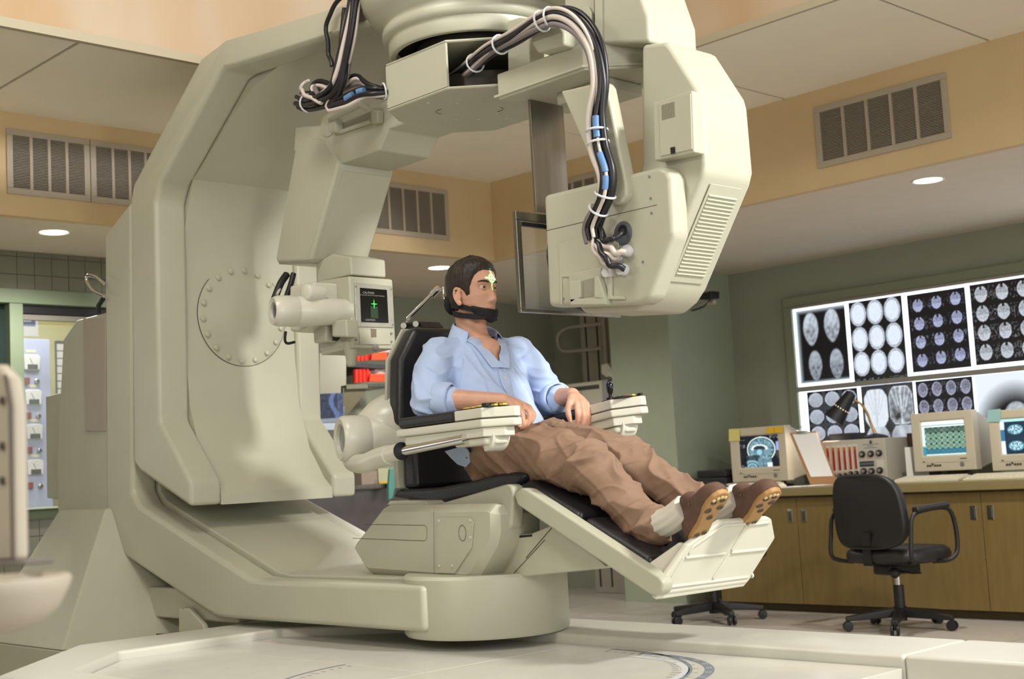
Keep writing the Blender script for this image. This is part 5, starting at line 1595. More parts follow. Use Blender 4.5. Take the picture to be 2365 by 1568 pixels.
# ---- chin strap harness
har = thing('head_harness', 'black padded chin strap harness holding the head of the patient', 'harness', HP(0, 0, -.12))
b = nbm(); rows = []
for i in range(15):
    t = i / 14
    h = -.083 - .037 * t
    row = []
    for k in range(31):
        th = -1.35 + 2.7 * k / 30
        hh = h + .018 * (abs(th) / 1.35) ** 2
        f, s = head_pt(th, hh, True, .007 if i not in (0,) else .003)
        row.append(HP(f * (1 - .05 * t), s, hh - (.006 * t)))
    rows.append(row)
loft(b, rows, cap=False, closed=False); cup = obj('chin_cup', b, STRAP, har, ang=80)
sm = cup.modifiers.new('solid', 'SOLIDIFY'); sm.thickness = .005; sm.offset = 1
def strap(path, w):
    A_, B_ = [], []
    for th, h, r in path:
        f, s = head_pt(th, max(-.118, h), False, r); A_.append(HP(f, s, h + w)); B_.append(HP(f, s, h - w))
    b = nbm(); ribbon(b, catmull(A_, 4), catmull(B_, 4), .003); obj('strap', b, STRAP, har, ang=80)
for sg in (-1, 1):
    strap([(sg * .85, -.092, .009), (sg * 1.2, -.084, .007), (sg * 1.6, -.066, .007), (sg * 2.0, -.052, .010), (sg * 2.5, -.045, .016), (sg * 2.9, -.04, .02)], .010)
    strap([(sg * .7, -.104, .009), (sg * 1.2, -.108, .016), (sg * 1.8, -.098, .030), (sg * 2.3, -.082, .034), (sg * 2.8, -.066, .034)], .011)
b = nbm(); R = Matrix((hfv, hsv, huv)).transposed(); ellipsoid(b, HP(-.112, 0, -.03), .022, .05, .045, 18, 12, R); obj('occiput_pad', b, STRAP, har)

# ================================================================== console: counter, cabinets
WOOD = mat('olive_brown_laminate', (122, 102, 58), .42, noise_amt=.08, noise_scale=5, stretch=(6, 6, 1))
WOOD2 = mat('counter_laminate', (138, 124, 84), .3, noise_amt=.05, noise_scale=6)
CT = .812
b = nbm(); box(b, -5.97, -2.2, 7.46, 8.44, .758, CT)
obj('countertop', b, WOOD2, bevel=.004, label='long olive laminate countertop carrying the monitors and keyboards', cat='countertop')
HAND = mat('chrome_pull', (196, 196, 190), .25, 1.0)
def cabinet(x0, x1, label):
    t = thing('base_cabinet', label, 'cabinet', ((x0 + x1) / 2, 8.0, 0), 'base cabinets under the console counter')
    b = nbm(); box(b, x0, x1, 7.52, 8.44, .07, .756); obj('carcass', b, WOOD, t)
    b = nbm(); box(b, x0, x1, 7.57, 8.44, 0, .07); obj('toe_kick', b, mat('dark_kick', (84, 70, 42), .6), t)
    xm = (x0 + x1) / 2
    for a, c_, hx in ((x0, xm, xm - .052), (xm, x1, xm + .055)):
        b = nbm(); box(b, a + .002, c_ - .002, 7.50, 7.519, .055, .745); d_ = obj('door', b, WOOD, t, bevel=.002)
        b = nbm(); box(b, hx - .02, hx + .02, 7.496, 7.501, .585, .668); box(b, hx - .012, hx + .012, 7.4955, 7.499, .594, .659)
        hd = obj('handle', b, HAND, d_, bevel=.002)
        b = nbm(); box(b, hx - .011, hx + .010, 7.4945, 7.4957, .596, .657); obj('finger_recess', b, mat('pull_recess', (120, 112, 92), .3, .8), d_)
cabinet(-5.885, -4.550, 'olive-brown double-door cabinet at the alcove end of the counter')
cabinet(-4.548, -3.30, 'olive-brown double-door cabinet behind the black armchair')
cabinet(-3.298, -2.05, 'olive-brown double-door cabinet at the far end of the counter')

# ================================================================== light boxes and films
lbx = thing('light_box', 'wall light box with two glowing rows behind the x-ray films', 'light box', (-4.6, 8.45, 1.0))
YB = 8.452
b = nbm()
x0, x1, z0, z1 = -5.84, -2.6, .95, 2.19
for a in ((x0, x1, z1 - .07, z1), (x0, x0 + .07, z0, z1 - .07), (x0, x1, z0, z0 + .04)):
    box(b, a[0], a[1], 8.41, YB, a[2], a[3])
obj('outer_trim', b, mat('trim_green', (134, 140, 118), .6), lbx, bevel=.004)
b = nbm(); box(b, x0 + .07, x1, 8.405, YB, 1.486, 1.522); box(b, x0 + .07, x1, 8.40, YB, z1 - .09, z1 - .07); obj('film_rail', b, mat('rail_aluminium', (168, 164, 156), .35, .7), lbx, bevel=.002)
GLOW = mat('light_box_glow', (232, 240, 255), .5, emit=2.4)
for zz0, zz1 in ((1.522, z1 - .09), (z0 + .04, 1.486)):
    for k in range(7):
        xa = -5.77 + k * .464
        b = nbm(); box(b, xa, xa + .46, 8.436, 8.442, zz0, zz1); obj('glow_panel', b, GLOW, lbx)


def gridmesh(name, o, ux_, uy_, nx, ny, m, parent=None, fn=None, warp=None, **k):
    """flat sheet from corner o spanned by ux_, uy_; fn(u, v) gives colour, v runs downwards"""
    b = nbm(); rows = []
    for j in range(ny + 1):
        rows.append([b.verts.new(o + ux_ * (i / nx) + uy_ * (1 - j / ny) + (warp(i / nx, j / ny) if warp else V(0, 0, 0))) for i in range(nx + 1)])
    for j in range(ny):
        for i in range(nx):
            b.faces.new([rows[j + 1][i], rows[j + 1][i + 1], rows[j][i + 1], rows[j][i]])
    ob = obj(name, b, m, parent, **k)
    base = WL[ob]; lu, lv = ux_.length, uy_.length; eu, ev = ux_.normalized(), uy_.normalized()
    def cf(co):
        p = base + co - o
        return fn(max(0, min(1, p.dot(eu) / lu)), 1 - max(0, min(1, p.dot(ev) / lv)))
    set_col(ob, cf)
    return ob


def nz(x, y, s=1.0, z=0.0): return noise.noise(V(x * s, y * s, z))
def tint(g, c=(.78, .88, 1.0)): return (g * c[0], g * c[1], g * c[2])
def clamp(v): return max(0.0, min(1.0, v))
def ell(u, v, cu, cv, ru, rv): return math.hypot((u - cu) / ru, (v - cv) / rv)
def axial(r, u, v, seed, bright=1.0):
    """axial brain slice, r = normalised radius"""
    if r > 1.06: return 0.0
    if r > .93: return bright * .85
    if r > .86: return .12 * bright
    g = .5 + .45 * nz(u, v, 34, seed) + .2 * nz(u, v, 80, seed + 3)
    return clamp(g) * bright * .8
def txt(u, v, s, seed): return .42 if nz(math.floor(u * s * 1.7), math.floor(v * s), .77, seed) > .26 and (v * s) % 1 < .6 else 0.0
def film_skull(u, v):
    edge = min(u / .10, v / .07, (1 - v) / .05)
    glow = clamp(1 - edge) ** 2 * .8
    g = .004
    for cu, cv, ru, rv, hi in ((.29, .27, .155, .225, .75), (.72, .255, .155, .225, .75), (.33, .775, .135, .205, .55), (.76, .78, .135, .205, .55)):
        dv = (v - cv) / rv
        w = ru * (1 - .28 * max(0, dv) ** 1.5)
        r = math.hypot((u - cu) / w, dv)
        if r < 1.05:
            f = clamp((1.05 - r) / .12) * hi
            f *= .62 + .5 * clamp(-dv + .35) * .6 + .35 * nz(u, v, 22, cu * 9)
            for su in (-1, 1):
                f *= 1 - .55 * math.exp(-(((u - cu - su * w * .42) / (w * .26)) ** 2 + ((dv - .12) / .13) ** 2))
            f *= 1 - .5 * math.exp(-(((u - cu) / (w * .16)) ** 2 + ((dv - .42) / .14) ** 2))
            f *= 1 - .45 * math.exp(-(((u - cu) / (w * .4)) ** 2 + ((dv - .70) / .05) ** 2))
            g = max(g, f)
    if u > .955 and .3 < v < .9: g = max(g, txt(v, u, 90, 2) * .8)
    return tint(max(g, glow))
def film_grid(cols, rows, ru, rv, u0, v0, du, dv, kind, c=(.8, .88, 1.0), shear=0.0):
    def fn(u, v):
        g = .004
        for i in range(cols):
            for j in range(rows):
                cu, cv = u0 + du * i, v0 + dv * j + shear * i
                if abs(u - cu) > du * .62 or abs(v - cv) > dv * .62: continue
                r = ell(u, v, cu, cv, ru, rv)
                sd = i * 3.1 + j * 7.7
                if kind == 'white':
                    if r < .86: g = max(g, 1.0 - .12 * clamp(nz(u, v, 30, sd)))
                    elif r < .93: g = max(g, .25)
                    elif r < 1.0: g = max(g, .95)
                    elif r < 1.06: g = max(g, .35)
                elif kind == 'axial':
                    dvn = (v - cv) / rv; dun = (u - cu) / ru
                    if r < 1.0 and not (abs(dun) < .18 and dvn < -.55):
                        f = .55 + .5 * nz(u, v, 60, sd) + (.25 if dvn > .15 else 0) + (.3 if r > .86 else 0)
                        g = max(g, clamp(f) * .8)
                    elif abs(dun) > 1.1 and abs(dun) < 1.75 and abs(dvn) < .95: g = max(g, txt(u, v, 60, sd) * .5)
                elif kind == 'gray':
                    if r < 1: g = max(g, .42 + .2 * (.5 - (v - cv) / rv * .3) + .1 * nz(u, v, 20, sd) + (.35 if r > .92 else 0))
                    if abs(u - cu) > du * .485 or abs(v - cv) > dv * .485: g = max(g, .05)
                elif kind == 'sag':
                    dun = (u - cu) / ru; dvn = (v - cv) / rv
                    r2 = math.hypot(dun, dvn * (1.0 if dvn < 0 else .85) + .0)
                    if r2 < 1:
                        f = (.75 if r2 > .88 else .30 + .35 * nz(u, v, 55, sd)) + (.35 * clamp(nz(u, v, 80, sd + 1) + .4) if dvn > .25 or dun < -.5 else 0)
                        g = max(g, clamp(f) * .8)
                    elif dun < -1.05 and abs(dvn) < 1: g = max(g, txt(u, v, 46, sd) * .5)
        return tint(g, c)
    return fn
def film_text2(u, v):
    f = film_grid(3, 3, .145, .142, .17, .155, .32, .305, 'white')(u, v)
    if v > .945: return tint(max(f[0], txt(u, v, 70, 4)))
    return f
def film_angio(u, v):
    g = .03 + .10 * clamp(nz(u, v, 6, 1)) * (1 if v > .05 else .2)
    for cu, cv, k in ((.27, .33, 0), (.75, .31, 1), (.27, .86, 2), (.76, .86, 3)):
        du, dv = abs(u - cu) / .225, abs(v - cv) / .27
        r = (du ** 4 + dv ** 4) ** .25
        if r < 1 and not (du + dv > 1.6):
            f = .92 if k in (0,) else .62 + .25 * nz(u, v, 9, k)
            tree = 0
            for q_ in range(5):
                w_ = abs((u - cu) + (.05 * (q_ - 2)) * (1 - (v - cv + .27) / .5) * 2 + .012 * nz(u, v, 30, q_))
                if v < cv + .1 or q_ == 2: tree = max(tree, math.exp(-(w_ / (.008 if q_ != 2 else .016)) ** 2))
            if k == 0: f = f - .25 * tree + .06 * nz(u, v, 14, 3)
            elif k == 1:
                f = .34 + .3 * nz(u, v, 16, 5) + .55 * tree + (.35 if r > .93 else 0) - .35 * math.exp(-(((u - .68) / .09) ** 2 + ((v - .42) / .1) ** 2))
            else: f = f * (.75 + .3 * clamp((.9 - v) * 3))
            g = max(g, clamp(f))
    return tint(g, (.84, .92, 1.0))
def film_dome(u, v):
    r = ell(u, v, .58, .75, .62, .62)
    g = clamp((r - .55) / .55) ** 1.6 * 1.1
    d = ell(u, v, .60, .62, .21, .24)
    if d < 1 and v < .75: g = max(g, clamp((1 - d) / .1) * (.55 + .25 * nz(u, v, 25, 2)))
    return tint(clamp(g), (.84, .92, 1.0))


FILM = emat('x_ray_film', 1.0, .25)
FY = 8.432
films = [
    ('skull x-ray film with four frontal skulls at the corner of the light box', -5.745, -5.325, 1.545, 2.085, film_skull, 84, 108),
    ('film of nine bright white axial head scans on the light box', -5.292, -4.866, 1.505, 2.09, film_text2, 96, 120),
    ('film of twelve small bluish head scans on the light box upper row', -4.825, -4.392, 1.545, 2.082, film_grid(3, 4, .085, .082, .18, .15, .325, .235, 'axial', (.62, .68, 1.0), -.012), 100, 120),
    ('film of twelve pale scans partly hidden by glare on the light box', -4.358, -3.905, 1.55, 2.088, film_grid(3, 4, .095, .098, .17, .13, .325, .24, 'axial', (.84, .9, 1.0)), 100, 120),
    ('film of grey round head scans behind the desk lamp', -5.70, -5.275, .99, 1.480, film_grid(3, 4, .14, .105, .17, .13, .33, .25, 'gray', (.78, .86, 1.0)), 96, 110),
    ('angiogram film with four rounded vessel pictures on the lower row', -5.245, -4.835, .99, 1.484, film_angio, 96, 110),
    ('film of many small sagittal head scans above the middle monitor', -4.815, -4.395, .99, 1.482, film_grid(4, 4, .085, .09, .125, .12, .25, .24, 'sag', (.72, .74, 1.0)), 110, 120),
    ('overexposed film with one skull dome and white glowing edges', -4.375, -3.93, .99, 1.484, film_dome, 80, 90),
    ('film of twelve pale scans at the far end of the upper row', -3.86, -3.43, 1.55, 2.088, film_grid(3, 4, .095, .098, .17, .13, .325, .24, 'axial', (.84, .9, 1.0)), 80, 90),
]
for label, xa, xb, za, zb, fn, nx_, ny_ in films:
    gridmesh('x_ray_film', V(xa, FY, za), V(xb - xa, 0, 0), V(0, 0, zb - za), nx_, ny_, FILM, None, fn, label=label, cat='x-ray film', group='films clipped on the light box', smooth=False)


# ================================================================== monitors
BEIGE = mat('beige_monitor_plastic', (196, 186, 164), .45, noise_amt=.02)
def scr_sagittal(u, v):
    g = 0.0
    r = ell(u, v, .56, .45, .36, .40)
    ang_ = math.atan2(v - .45, u - .56)
    if r < 1.0 and v < .72:
        if r > .93: g = 1.0
        elif r > .86: g = .05
        else:
            sw = math.sin(ang_ * 14 + 6 * nz(u, v, 9, 1)) * .5 + .5
            g = .22 + .42 * sw * clamp((r - .3) / .3) + .2 * nz(u, v, 18, 2)
            c_ = ell(u, v, .52, .42, .19, .12)
            if .80 < c_ < 1.1 and v < .46: g = 1.0
            elif c_ < .8 and v < .44: g = .05
            if ell(u, v, .52, .53, .07, .09) < 1: g = .8
            if ell(u, v, .72, .55, .09, .10) < 1: g = .25 + .35 * (math.sin(u * 130 + v * 60) > 0)
    if v > .62 and .17 < u < .8:
        if ell(u, v, .33, .66, .2, .1) < 1: g = max(g * .2, .06 + .15 * clamp(nz(u, v, 20, 4)))
        elif ell(u, v, .30, .88, .16, .15) < 1: g = .25 + .4 * (math.sin(math.hypot(u - .3, v - 1.0) * 70) > 0)
        elif .46 < u < .58: g = .35 + .5 * clamp(nz(u, v, 14, 5))
        elif u > .60: g = max(g, .35 + .25 * nz(u, v, 10, 6)) if v > .7 else g
    col = (g * .42, g * .78, g * .92)
    if g > .9: col = (.9, 1.0, 1.0)
    if .70 < u < .82 and v > .87: col = (.85, .95, 1.0)
    if (u < .15 and (.08 < v < .14 or .28 < v < .42 or v > .88)) or (u > .76 and v < .12): 
        t_ = txt(u, v, 34, 1); col = (t_ * 1.2, t_ * 1.2, t_ * 1.2) if t_ else col
    if u > .94 and .22 < v < .5: col = (.3, .4, .9)
    return (max(col[0], .006), max(col[1], .01), max(col[2], .016))
def scr_grid(u, v):
    if v < .17: return (.95, 1.0, 1.0) if not (.115 < v < .13) else (.2, .5, .45)
    if u < .07: return (.7, .95, .95) if v < .72 else (.05, .3, .4)
    if v > .955: return (.7, .9, .9)
    cu = ((u - .08) / .92 * 7) % 1 - .5; cv = ((v - .19) / .765 * 5) % 1 - .5
    r = math.hypot(cu, cv); j = int((v - .19) / .765 * 5)
    g = .05
    if r < .5: g = .30 + .45 * nz(u, v, 60, 3) + (.35 if r > .42 else 0)
    if j == 0: g *= .45
    if j == 4: return (.03 + .05 * g, .13 + .2 * g, .22 + .18 * g)
    return (clamp(g) * .55, clamp(g) * .95, clamp(g) * .72)
def scr_quad(u, v):
    if v < .08: return (.5, .85, .85)
    if u < .09: return (.85, 1, 1) if v < .3 or v > .62 else (.05, .2, .35)
    g = .01
    for i in range(2):
        for j in range(2):
            r = ell(u, v, .33 + .44 * i, .31 + .46 * j, .17, .14)
            if r < 1: g = clamp(.55 + .9 * nz(u, v, 30, i + 3 * j)) if r < .88 else .35
    if abs(u - .55) < .008: return (.02, .05, .09)
    if g > .7: return (.85, 1, 1)
    return (.01 + g * .3, .03 + g * .8, .06 + g * 1.0)
SCR = emat('monitor_screen', 1.1, .08)
def monitor(x, y, w, h, zb, label, fn, scr_px):
    t = thing('monitor', label, 'monitor', (x + w / 2, y + .2, CT))
    zt_ = zb + h
    bz = .036
    # bezel frame (four sides as one ring) and tapered case
    b = nbm()
    o_ = [(x, zb), (x + w, zb), (x + w, zt_), (x, zt_)]; i_ = [(x + w * .145, zb + h * .255), (x + w * .86, zb + h * .255), (x + w * .86, zt_ - h * .14), (x + w * .145, zt_ - h * .14)]
    O3 = [b.verts.new((p[0], y, p[1])) for p in o_]; I3 = [b.verts.new((p[0], y + .004, p[1])) for p in i_]; D3 = [b.verts.new((p[0] + (.006 if k in (0, 3) else -.006), y + .014, p[1] + (.006 if k < 2 else -.006))) for k, p in enumerate(i_)]; K3 = [b.verts.new((p[0], y + .07, p[1])) for p in o_]
    for k in range(4):
        l = (k + 1) % 4
        b.faces.new([O3[k], O3[l], I3[l], I3[k]]); b.faces.new([I3[k], I3[l], D3[l], D3[k]]); b.faces.new([O3[l], O3[k], K3[k], K3[l]])
    obj('bezel', b, BEIGE, t, bevel=.006)
    b = nbm(); prism2(b, [V(x + .004, y + .07, zb + .004), V(x + w - .004, y + .07, zb + .004), V(x + w - .004, y + .07, zt_ - .004), V(x + .004, y + .07, zt_ - .004)], [V(x + .06, y + .36, zb + .04), V(x + w - .06, y + .36, zb + .04), V(x + w - .06, y + .36, zt_ - .07), V(x + .06, y + .36, zt_ - .07)]); obj('case', b, BEIGE, t, bevel=.01)
    b = nbm(); lathe(b, [(.13, 0), (.13, .012), (.08, .02), (.07, zb - CT + .01)], V(x + w / 2, y + .18, CT), (0, 0, 1), 32); obj('stand', b, mat('dark_stand', (70, 66, 58), .5), t)
    sx0, sx1, sz0, sz1 = i_[0][0] + .004, i_[1][0] - .004, i_[0][1] + .004, i_[2][1] - .004
    gridmesh('screen', V(sx0, y + .013, sz0), V(sx1 - sx0, 0, 0), V(0, 0, sz1 - sz0), 90, 78, SCR, t, fn, warp=lambda u, v: V(0, -.006 * (1 - (2 * u - 1) ** 2) * (1 - (2 * v - 1) ** 2), 0))
    for k in range(6):
        b = nbm(); lathe(b, [(.007, 0), (.007, .003), (0, .004)], V(x + w * (.23 + .04 * k), y, zb + h * .10 + (.008 if k == 2 else 0)), (0, -1, 0), 12, cap1=False); obj('button', b, mat('dark_button', (74, 68, 58), .5), t)
    b = nbm(); lathe(b, [(.015, 0), (.014, .003), (0, .0035)], V(x + w * .78, y, zb + h * .105), (0, -1, 0), 20, cap1=False); obj('power_button', b, mat('grey_button', (122, 118, 112), .4), t)
    b = nbm(); box(b, x + w * .75, x + w * .86, y - .0005, y, zb + h * .195, zb + h * .205); box(b, x + w * .145, x + w * .185, y - .0005, y, zb + h * .165, zb + h * .178); obj('badge', b, mat('dark_button', (74, 68, 58), .5), t)
    b = nbm(); box(b, x + w * .12, x + w * .9, y - .0004, y, zb + h * .148, zb + h * .151); obj('bezel_seam', b, mat('seam_brown', (140, 128, 106), .6), t)
    return t
m1 = monitor(-5.99, 7.85, .482, .384, .852, 'beige CRT monitor showing a blue sagittal brain scan', scr_sagittal, None)
m2 = monitor(-4.54, 7.85, .425, .372, .872, 'beige CRT monitor showing rows of green brain slices', scr_grid, None)
m3 = monitor(-4.012, 7.85, .425, .368, .858, 'beige CRT monitor showing four large white brain slices', scr_quad, None)
def note(px, y, m, label):
    b = nbm(); prism(b, [PX(p[0], p[1], y=y) for p in px], (0, -.001, 0)); obj('sticky_note', b, m, label=label, cat='sticky note', group='sticky notes on the monitors')
YEL = mat('pale_yellow_note', (214, 204, 120), .7); ORY = mat('orange_yellow_note', (224, 180, 40), .7); CYN = mat('pale_cyan_note', (150, 190, 190), .7)
note([(1683.5, 991), (1708, 990), (1709, 1018), (1683.5, 1019)], 7.847, YEL, 'pale yellow sticky note on the corner of the monitor with the blue brain')
note([(1770, 987), (1787.5, 986), (1788, 1000), (1769, 1001)], 7.847, ORY, 'orange-yellow sticky note, the inner one of a pair on the blue brain monitor')
note([(1788.5, 986), (1808, 985), (1808, 999.5), (1789, 1000)], 7.847, ORY, 'orange-yellow sticky note, the outer one of a pair near the monitor edge')
note([(2281, 947), (2311, 944), (2311, 973), (2280, 975)], 7.847, CYN, 'pale cyan sticky note on the corner of the four-slice monitor')


# ================================================================== keyboards and desk things
KB = mat('keyboard_plastic', (204, 196, 170), .5); KC = mat('key_caps', (220, 214, 194), .5)
def keyboard(x, y, w, label):
    t = thing('keyboard', label, 'keyboard', (x + w / 2, y + .08, CT), 'keyboards on the counter')
    b = nbm(); prism(b, [V(x, y, CT), V(x, y + .165, CT), V(x, y + .165, CT + .034), V(x, y, CT + .014)], (w, 0, 0)); obj('base', b, KB, t, bevel=.003)
    mk = None
    for r_ in range(6):
        n_ = 15 if r_ else 7
        for c_ in range(n_):
            if r_ == 0 and c_ == 3: wk = .12
            else: wk = (w - .03) / 15
            xk = x + .015 + c_ * (w - .03) / 15 + (0 if r_ else (.09 if c_ > 3 else 0))
            yk = y + .014 + r_ * .0245
            zk = CT + .0142 + (yk - y) * .1212
            if mk is None:
                b = nbm(); box(b, .001, (w - .03) / 15 - .001, 0, .021, 0, .009); mk = finish_mesh('key', b, KC)
            o = bpy.data.objects.new('key', mk); COL.objects.link(o); o.parent = t; o.location = V(xk, yk, zk) - WL[t]
keyboard(-5.93, 7.56, .47, 'beige keyboard in front of the blue brain monitor')
keyboard(-4.55, 7.58, .45, 'beige keyboard in front of the green slice monitor')
keyboard(-4.05, 7.54, .47, 'beige keyboard in front of the four-slice monitor')
# instrument box
ix0, ix1, iz0, iz1, iy = -5.250, -4.768, CT + .012, 1.106, 7.90
ib = thing('instrument_box', 'grey instrument box with six red bar gauges and black knobs', 'instrument', ((ix0 + ix1) / 2, 8.05, CT))
b = nbm(); box(b, ix0, ix1, iy, 8.2, iz0, iz1); obj('case', b, mat('pale_grey_panel', (186, 180, 166), .5, noise_amt=.03), ib, bevel=.005)
b = nbm()
for fx in (ix0 + .03, ix1 - .05):
    for fy in (iy + .03, 8.14): box(b, fx, fx + .02, fy, fy + .02, CT, iz0)
obj('feet', b, BLACK, ib)
def IX(px, py): return PX(px, py, y=iy)
barpx = [(1911.5, 1035, 1088), (1924, 1034, 1087), (1937, 1034, 1086), (1949.5, 1033, 1085), (1962, 1032, 1084), (1974, 1031, 1083)]
for k, (bx_, t_, bo) in enumerate(barpx):
    a = IX(bx_, t_); c_ = IX(bx_ + 2, bo)
    b = nbm(); box(b, a.x - .014, a.x + .020, iy - .0008, iy, c_.z - .012, a.z + .018); obj('gauge_strip', b, mat('gauge_white', (206, 202, 188), .5), ib)
    b = nbm(); box(b, a.x - .008, a.x + .008, iy - .004, iy - .0008, c_.z, a.z); bar = obj('bar_gauge', b, mat('red_bar', (158, 40, 28), .4), ib)
    b = nbm(); box(b, a.x - .008, a.x + .008, iy - .0045, iy - .004, a.z - .022, a.z); obj('bar_top', b, mat('orange_bar', (196, 96, 30), .4), bar)
def knob(px, py, r_):
    c_ = IX(px, py)
    b = nbm(); lathe(b, [(r_, 0), (r_ * .95, .012), (r_ * .7, .018), (0, .018)], c_, (0, -1, 0), 18, cap1=False); k_ = obj('knob', b, BLACK, ib)
    b = nbm(); lathe(b, [(r_ * .5, .0181), (r_ * .45, .020), (0, .020)], c_, (0, -1, 0), 14, cap1=False); obj('knob_cap', b, mat('knob_silver', (180, 176, 168), .3, .8), k_)
for px, py in ((1992, 1049), (2012, 1048), (2031, 1046), (1996, 1088), (2014, 1088), (2033, 1086)): knob(px, py, .022)
for px, py in ((1915, 1100), (1927, 1099), (1940, 1098), (1953, 1097), (1966, 1093), (1979, 1092)): knob(px, py, .015)
a, c_ = IX(1986, 1066), IX(2019, 1076)
b = nbm(); box(b, a.x, c_.x, iy - .004, iy, c_.z, a.z); dsp = obj('display', b, mat('dark_display', (36, 36, 42), .2), ib)
b = nbm()
for k in range(11):
    xx = a.x + .008 + k * (c_.x - a.x - .016) / 10
    box(b, xx, xx + .005, iy - .0045, iy - .004, c_.z + .009, a.z - .009)
obj('display_digits', b, mat('dim_digits', (110, 116, 130), .5), dsp)
b = nbm()
for k, (wd, zz) in enumerate(((.012, 1.028), (.10, 1.021), (.05, 1.015), (.09, 1.009))):
    pass
for px, py, wd in ((2010, 1026, .12), (2010, 1030, .05), (2010, 1034, .10)):
    q_ = IX(px, py); box(b, q_.x - wd / 2, q_.x + wd / 2, iy - .0006, iy, q_.z - .0025, q_.z + .0025)
obj('panel_print', b, mat('grey_print', (120, 126, 136), .5), ib)
b = nbm(); q_ = IX(2011, 1021); lathe(b, [(.012, 0), (.012, .001), (0, .001)], q_, (0, -1, 0), 18, cap1=False); obj('maker_mark', b, mat('dim_print', (86, 84, 84), .5), ib)
a, c_ = IX(2024, 1062), IX(2043, 1080)
b = nbm(); box(b, a.x, c_.x, iy - .0006, iy, c_.z, a.z); obj('label_plate', b, mat('gauge_white', (206, 202, 188), .5), ib)
# black book and desk lamp on the instrument box
a, c_ = PX(1917, 1003, y=8.0), PX(1972, 1018, y=8.0)
b = nbm(); box(b, a.x, c_.x, 7.98, 8.16, iz1 + .001, iz1 + .048); obj('black_case', b, mat('black_leatherette', (28, 27, 28), .5), bevel=.004, label='small black case lying on the grey instrument box', cat='case')
lamp = thing('desk_lamp', 'black desk lamp with perforated shade and brass gooseneck', 'desk lamp', (-4.93, 8.06, iz1))
lb0 = V(-4.93, 8.06, iz1 + .001)
b = nbm(); lathe(b, [(.085, 0), (.085, .010), (.06, .022), (.03, .030), (.014, .034)], lb0, (0, 0, 1), 32); obj('base', b, BLACK, lamp)
neck = catmull([lb0 + V(0, 0, .03), PX(2012, 980, y=8.06), PX(2003, 955, y=8.05), PX(1987, 932, y=8.03), PX(1968, 922, y=8.0)], 6)
b = nbm(); tube(b, neck, .0085, 12); obj('gooseneck', b, mat('brass', (176, 138, 74), .3, 1.0), lamp)
sh_a, sh_b = PX(1966, 908, y=7.98), PX(1925, 972, y=7.92)
sax = (sh_b - sh_a).normalized()
Ls = (sh_b - sh_a).length
b = nbm(); lathe(b, [(.012, -.012), (.035, 0), (.046, Ls * .3), (.058, Ls * .6), (.075, Ls * .96), (.073, Ls * .97), (.056, Ls * .6), (.04, Ls * .25)], sh_a, sax, 36, cap1=False); obj('shade', b, BLACK, lamp)
for k in range(18):
    a_ = 2 * math.pi * k / 18
    u_ = sax.cross(ZA).normalized(); w_ = sax.cross(u_)
    c_ = sh_a + sax * (Ls * .55) + (u_ * math.cos(a_) + w_ * math.sin(a_)) * .0575
    b = nbm(); lathe(b, [(.0035, 0), (0, .001)], c_, (u_ * math.cos(a_) + w_ * math.sin(a_)), 8); obj('shade_hole', b, mat('lit_hole', (255, 236, 190), .5, emit=1.5), lamp)
bulb = sh_a + sax * (Ls * .80)
b = nbm(); ellipsoid(b, bulb, .024, .024, .024, 16, 12); obj('bulb', b, mat('lit_bulb', (250, 246, 255), .5, emit=14), lamp)
l = bpy.data.lights.new('lamp_bulb', 'SPOT'); l.energy = 7; l.color = (1, .93, .82); l.spot_size = math.radians(105); l.spot_blend = .5; l.shadow_soft_size = .02
o = bpy.data.objects.new('lamp_bulb', l); COL.objects.link(o); o.parent = lamp; o.location = bulb + sax * .03 - WL[lamp]; o.rotation_euler = sax.to_track_quat('-Z', 'Y').to_euler()
# clipboard leaning on a brown file box
fb = thing('file_box', 'brown cardboard magazine file beside the instrument box', 'file box', (-5.30, 8.0, CT))
b = nbm(); box(b, -5.33, -5.262, 8.02, 8.28, CT, 1.10); obj('box', b, mat('brown_cardboard', (116, 84, 58), .7), fb, bevel=.002)
b = nbm(); box(b, -5.325, -5.27, 8.03, 8.27, 1.10, 1.112); obj('papers', b, mat('rust_folder', (150, 84, 54), .7), fb)
cb = thing('clipboard', 'clipboard with white sheets leaning upright beside the blue brain monitor', 'clipboard', (-5.38, 7.88, CT))
q4 = [PX(1824, 1000, y=7.86), PX(1886, 996, y=7.86), None, PX(1872, 1119, y=7.75)]
q4[2] = q4[3] + (q4[1] - q4[0])
def quad(l_, m_, name, off, par, bevel=0):
    n_ = (l_[1] - l_[0]).cross(l_[3] - l_[0]).normalized()
    if n_.y > 0: n_ = n_ * -1
    b = nbm(); prism(b, [p + n_ * off for p in l_], n_ * .003); return obj(name, b, m_, par, bevel=bevel), n_
_, n_cb = quad(q4, mat('tan_hardboard', (168, 122, 78), .6), 'board', 0, cb)
def bil(u, v): return (q4[0].lerp(q4[1], u)).lerp(q4[3].lerp(q4[2], u), v)
quad([bil(.10, .03), bil(.97, .03), bil(.93, .86), bil(.14, .86)], mat('white_paper', (242, 242, 240), .6), 'paper', .0035, cb)
ck = bil(.5, .015)
b = nbm(); obox(b, ck + n_cb * .012, (q4[1] - q4[0]).normalized(), n_cb, ZA, .045, .006, .012); obj('clip', b, CHROME, cb, bevel=.003)
b = nbm(); tube(b, [ck + n_cb * .014 + V(-.02, 0, .01), ck + n_cb * .02 + V(-.012, 0, .035), ck + n_cb * .02 + V(.012, 0, .035), ck + n_cb * .014 + V(.02, 0, .01)], .004, 8); obj('clip_loop', b, CHROME, cb)
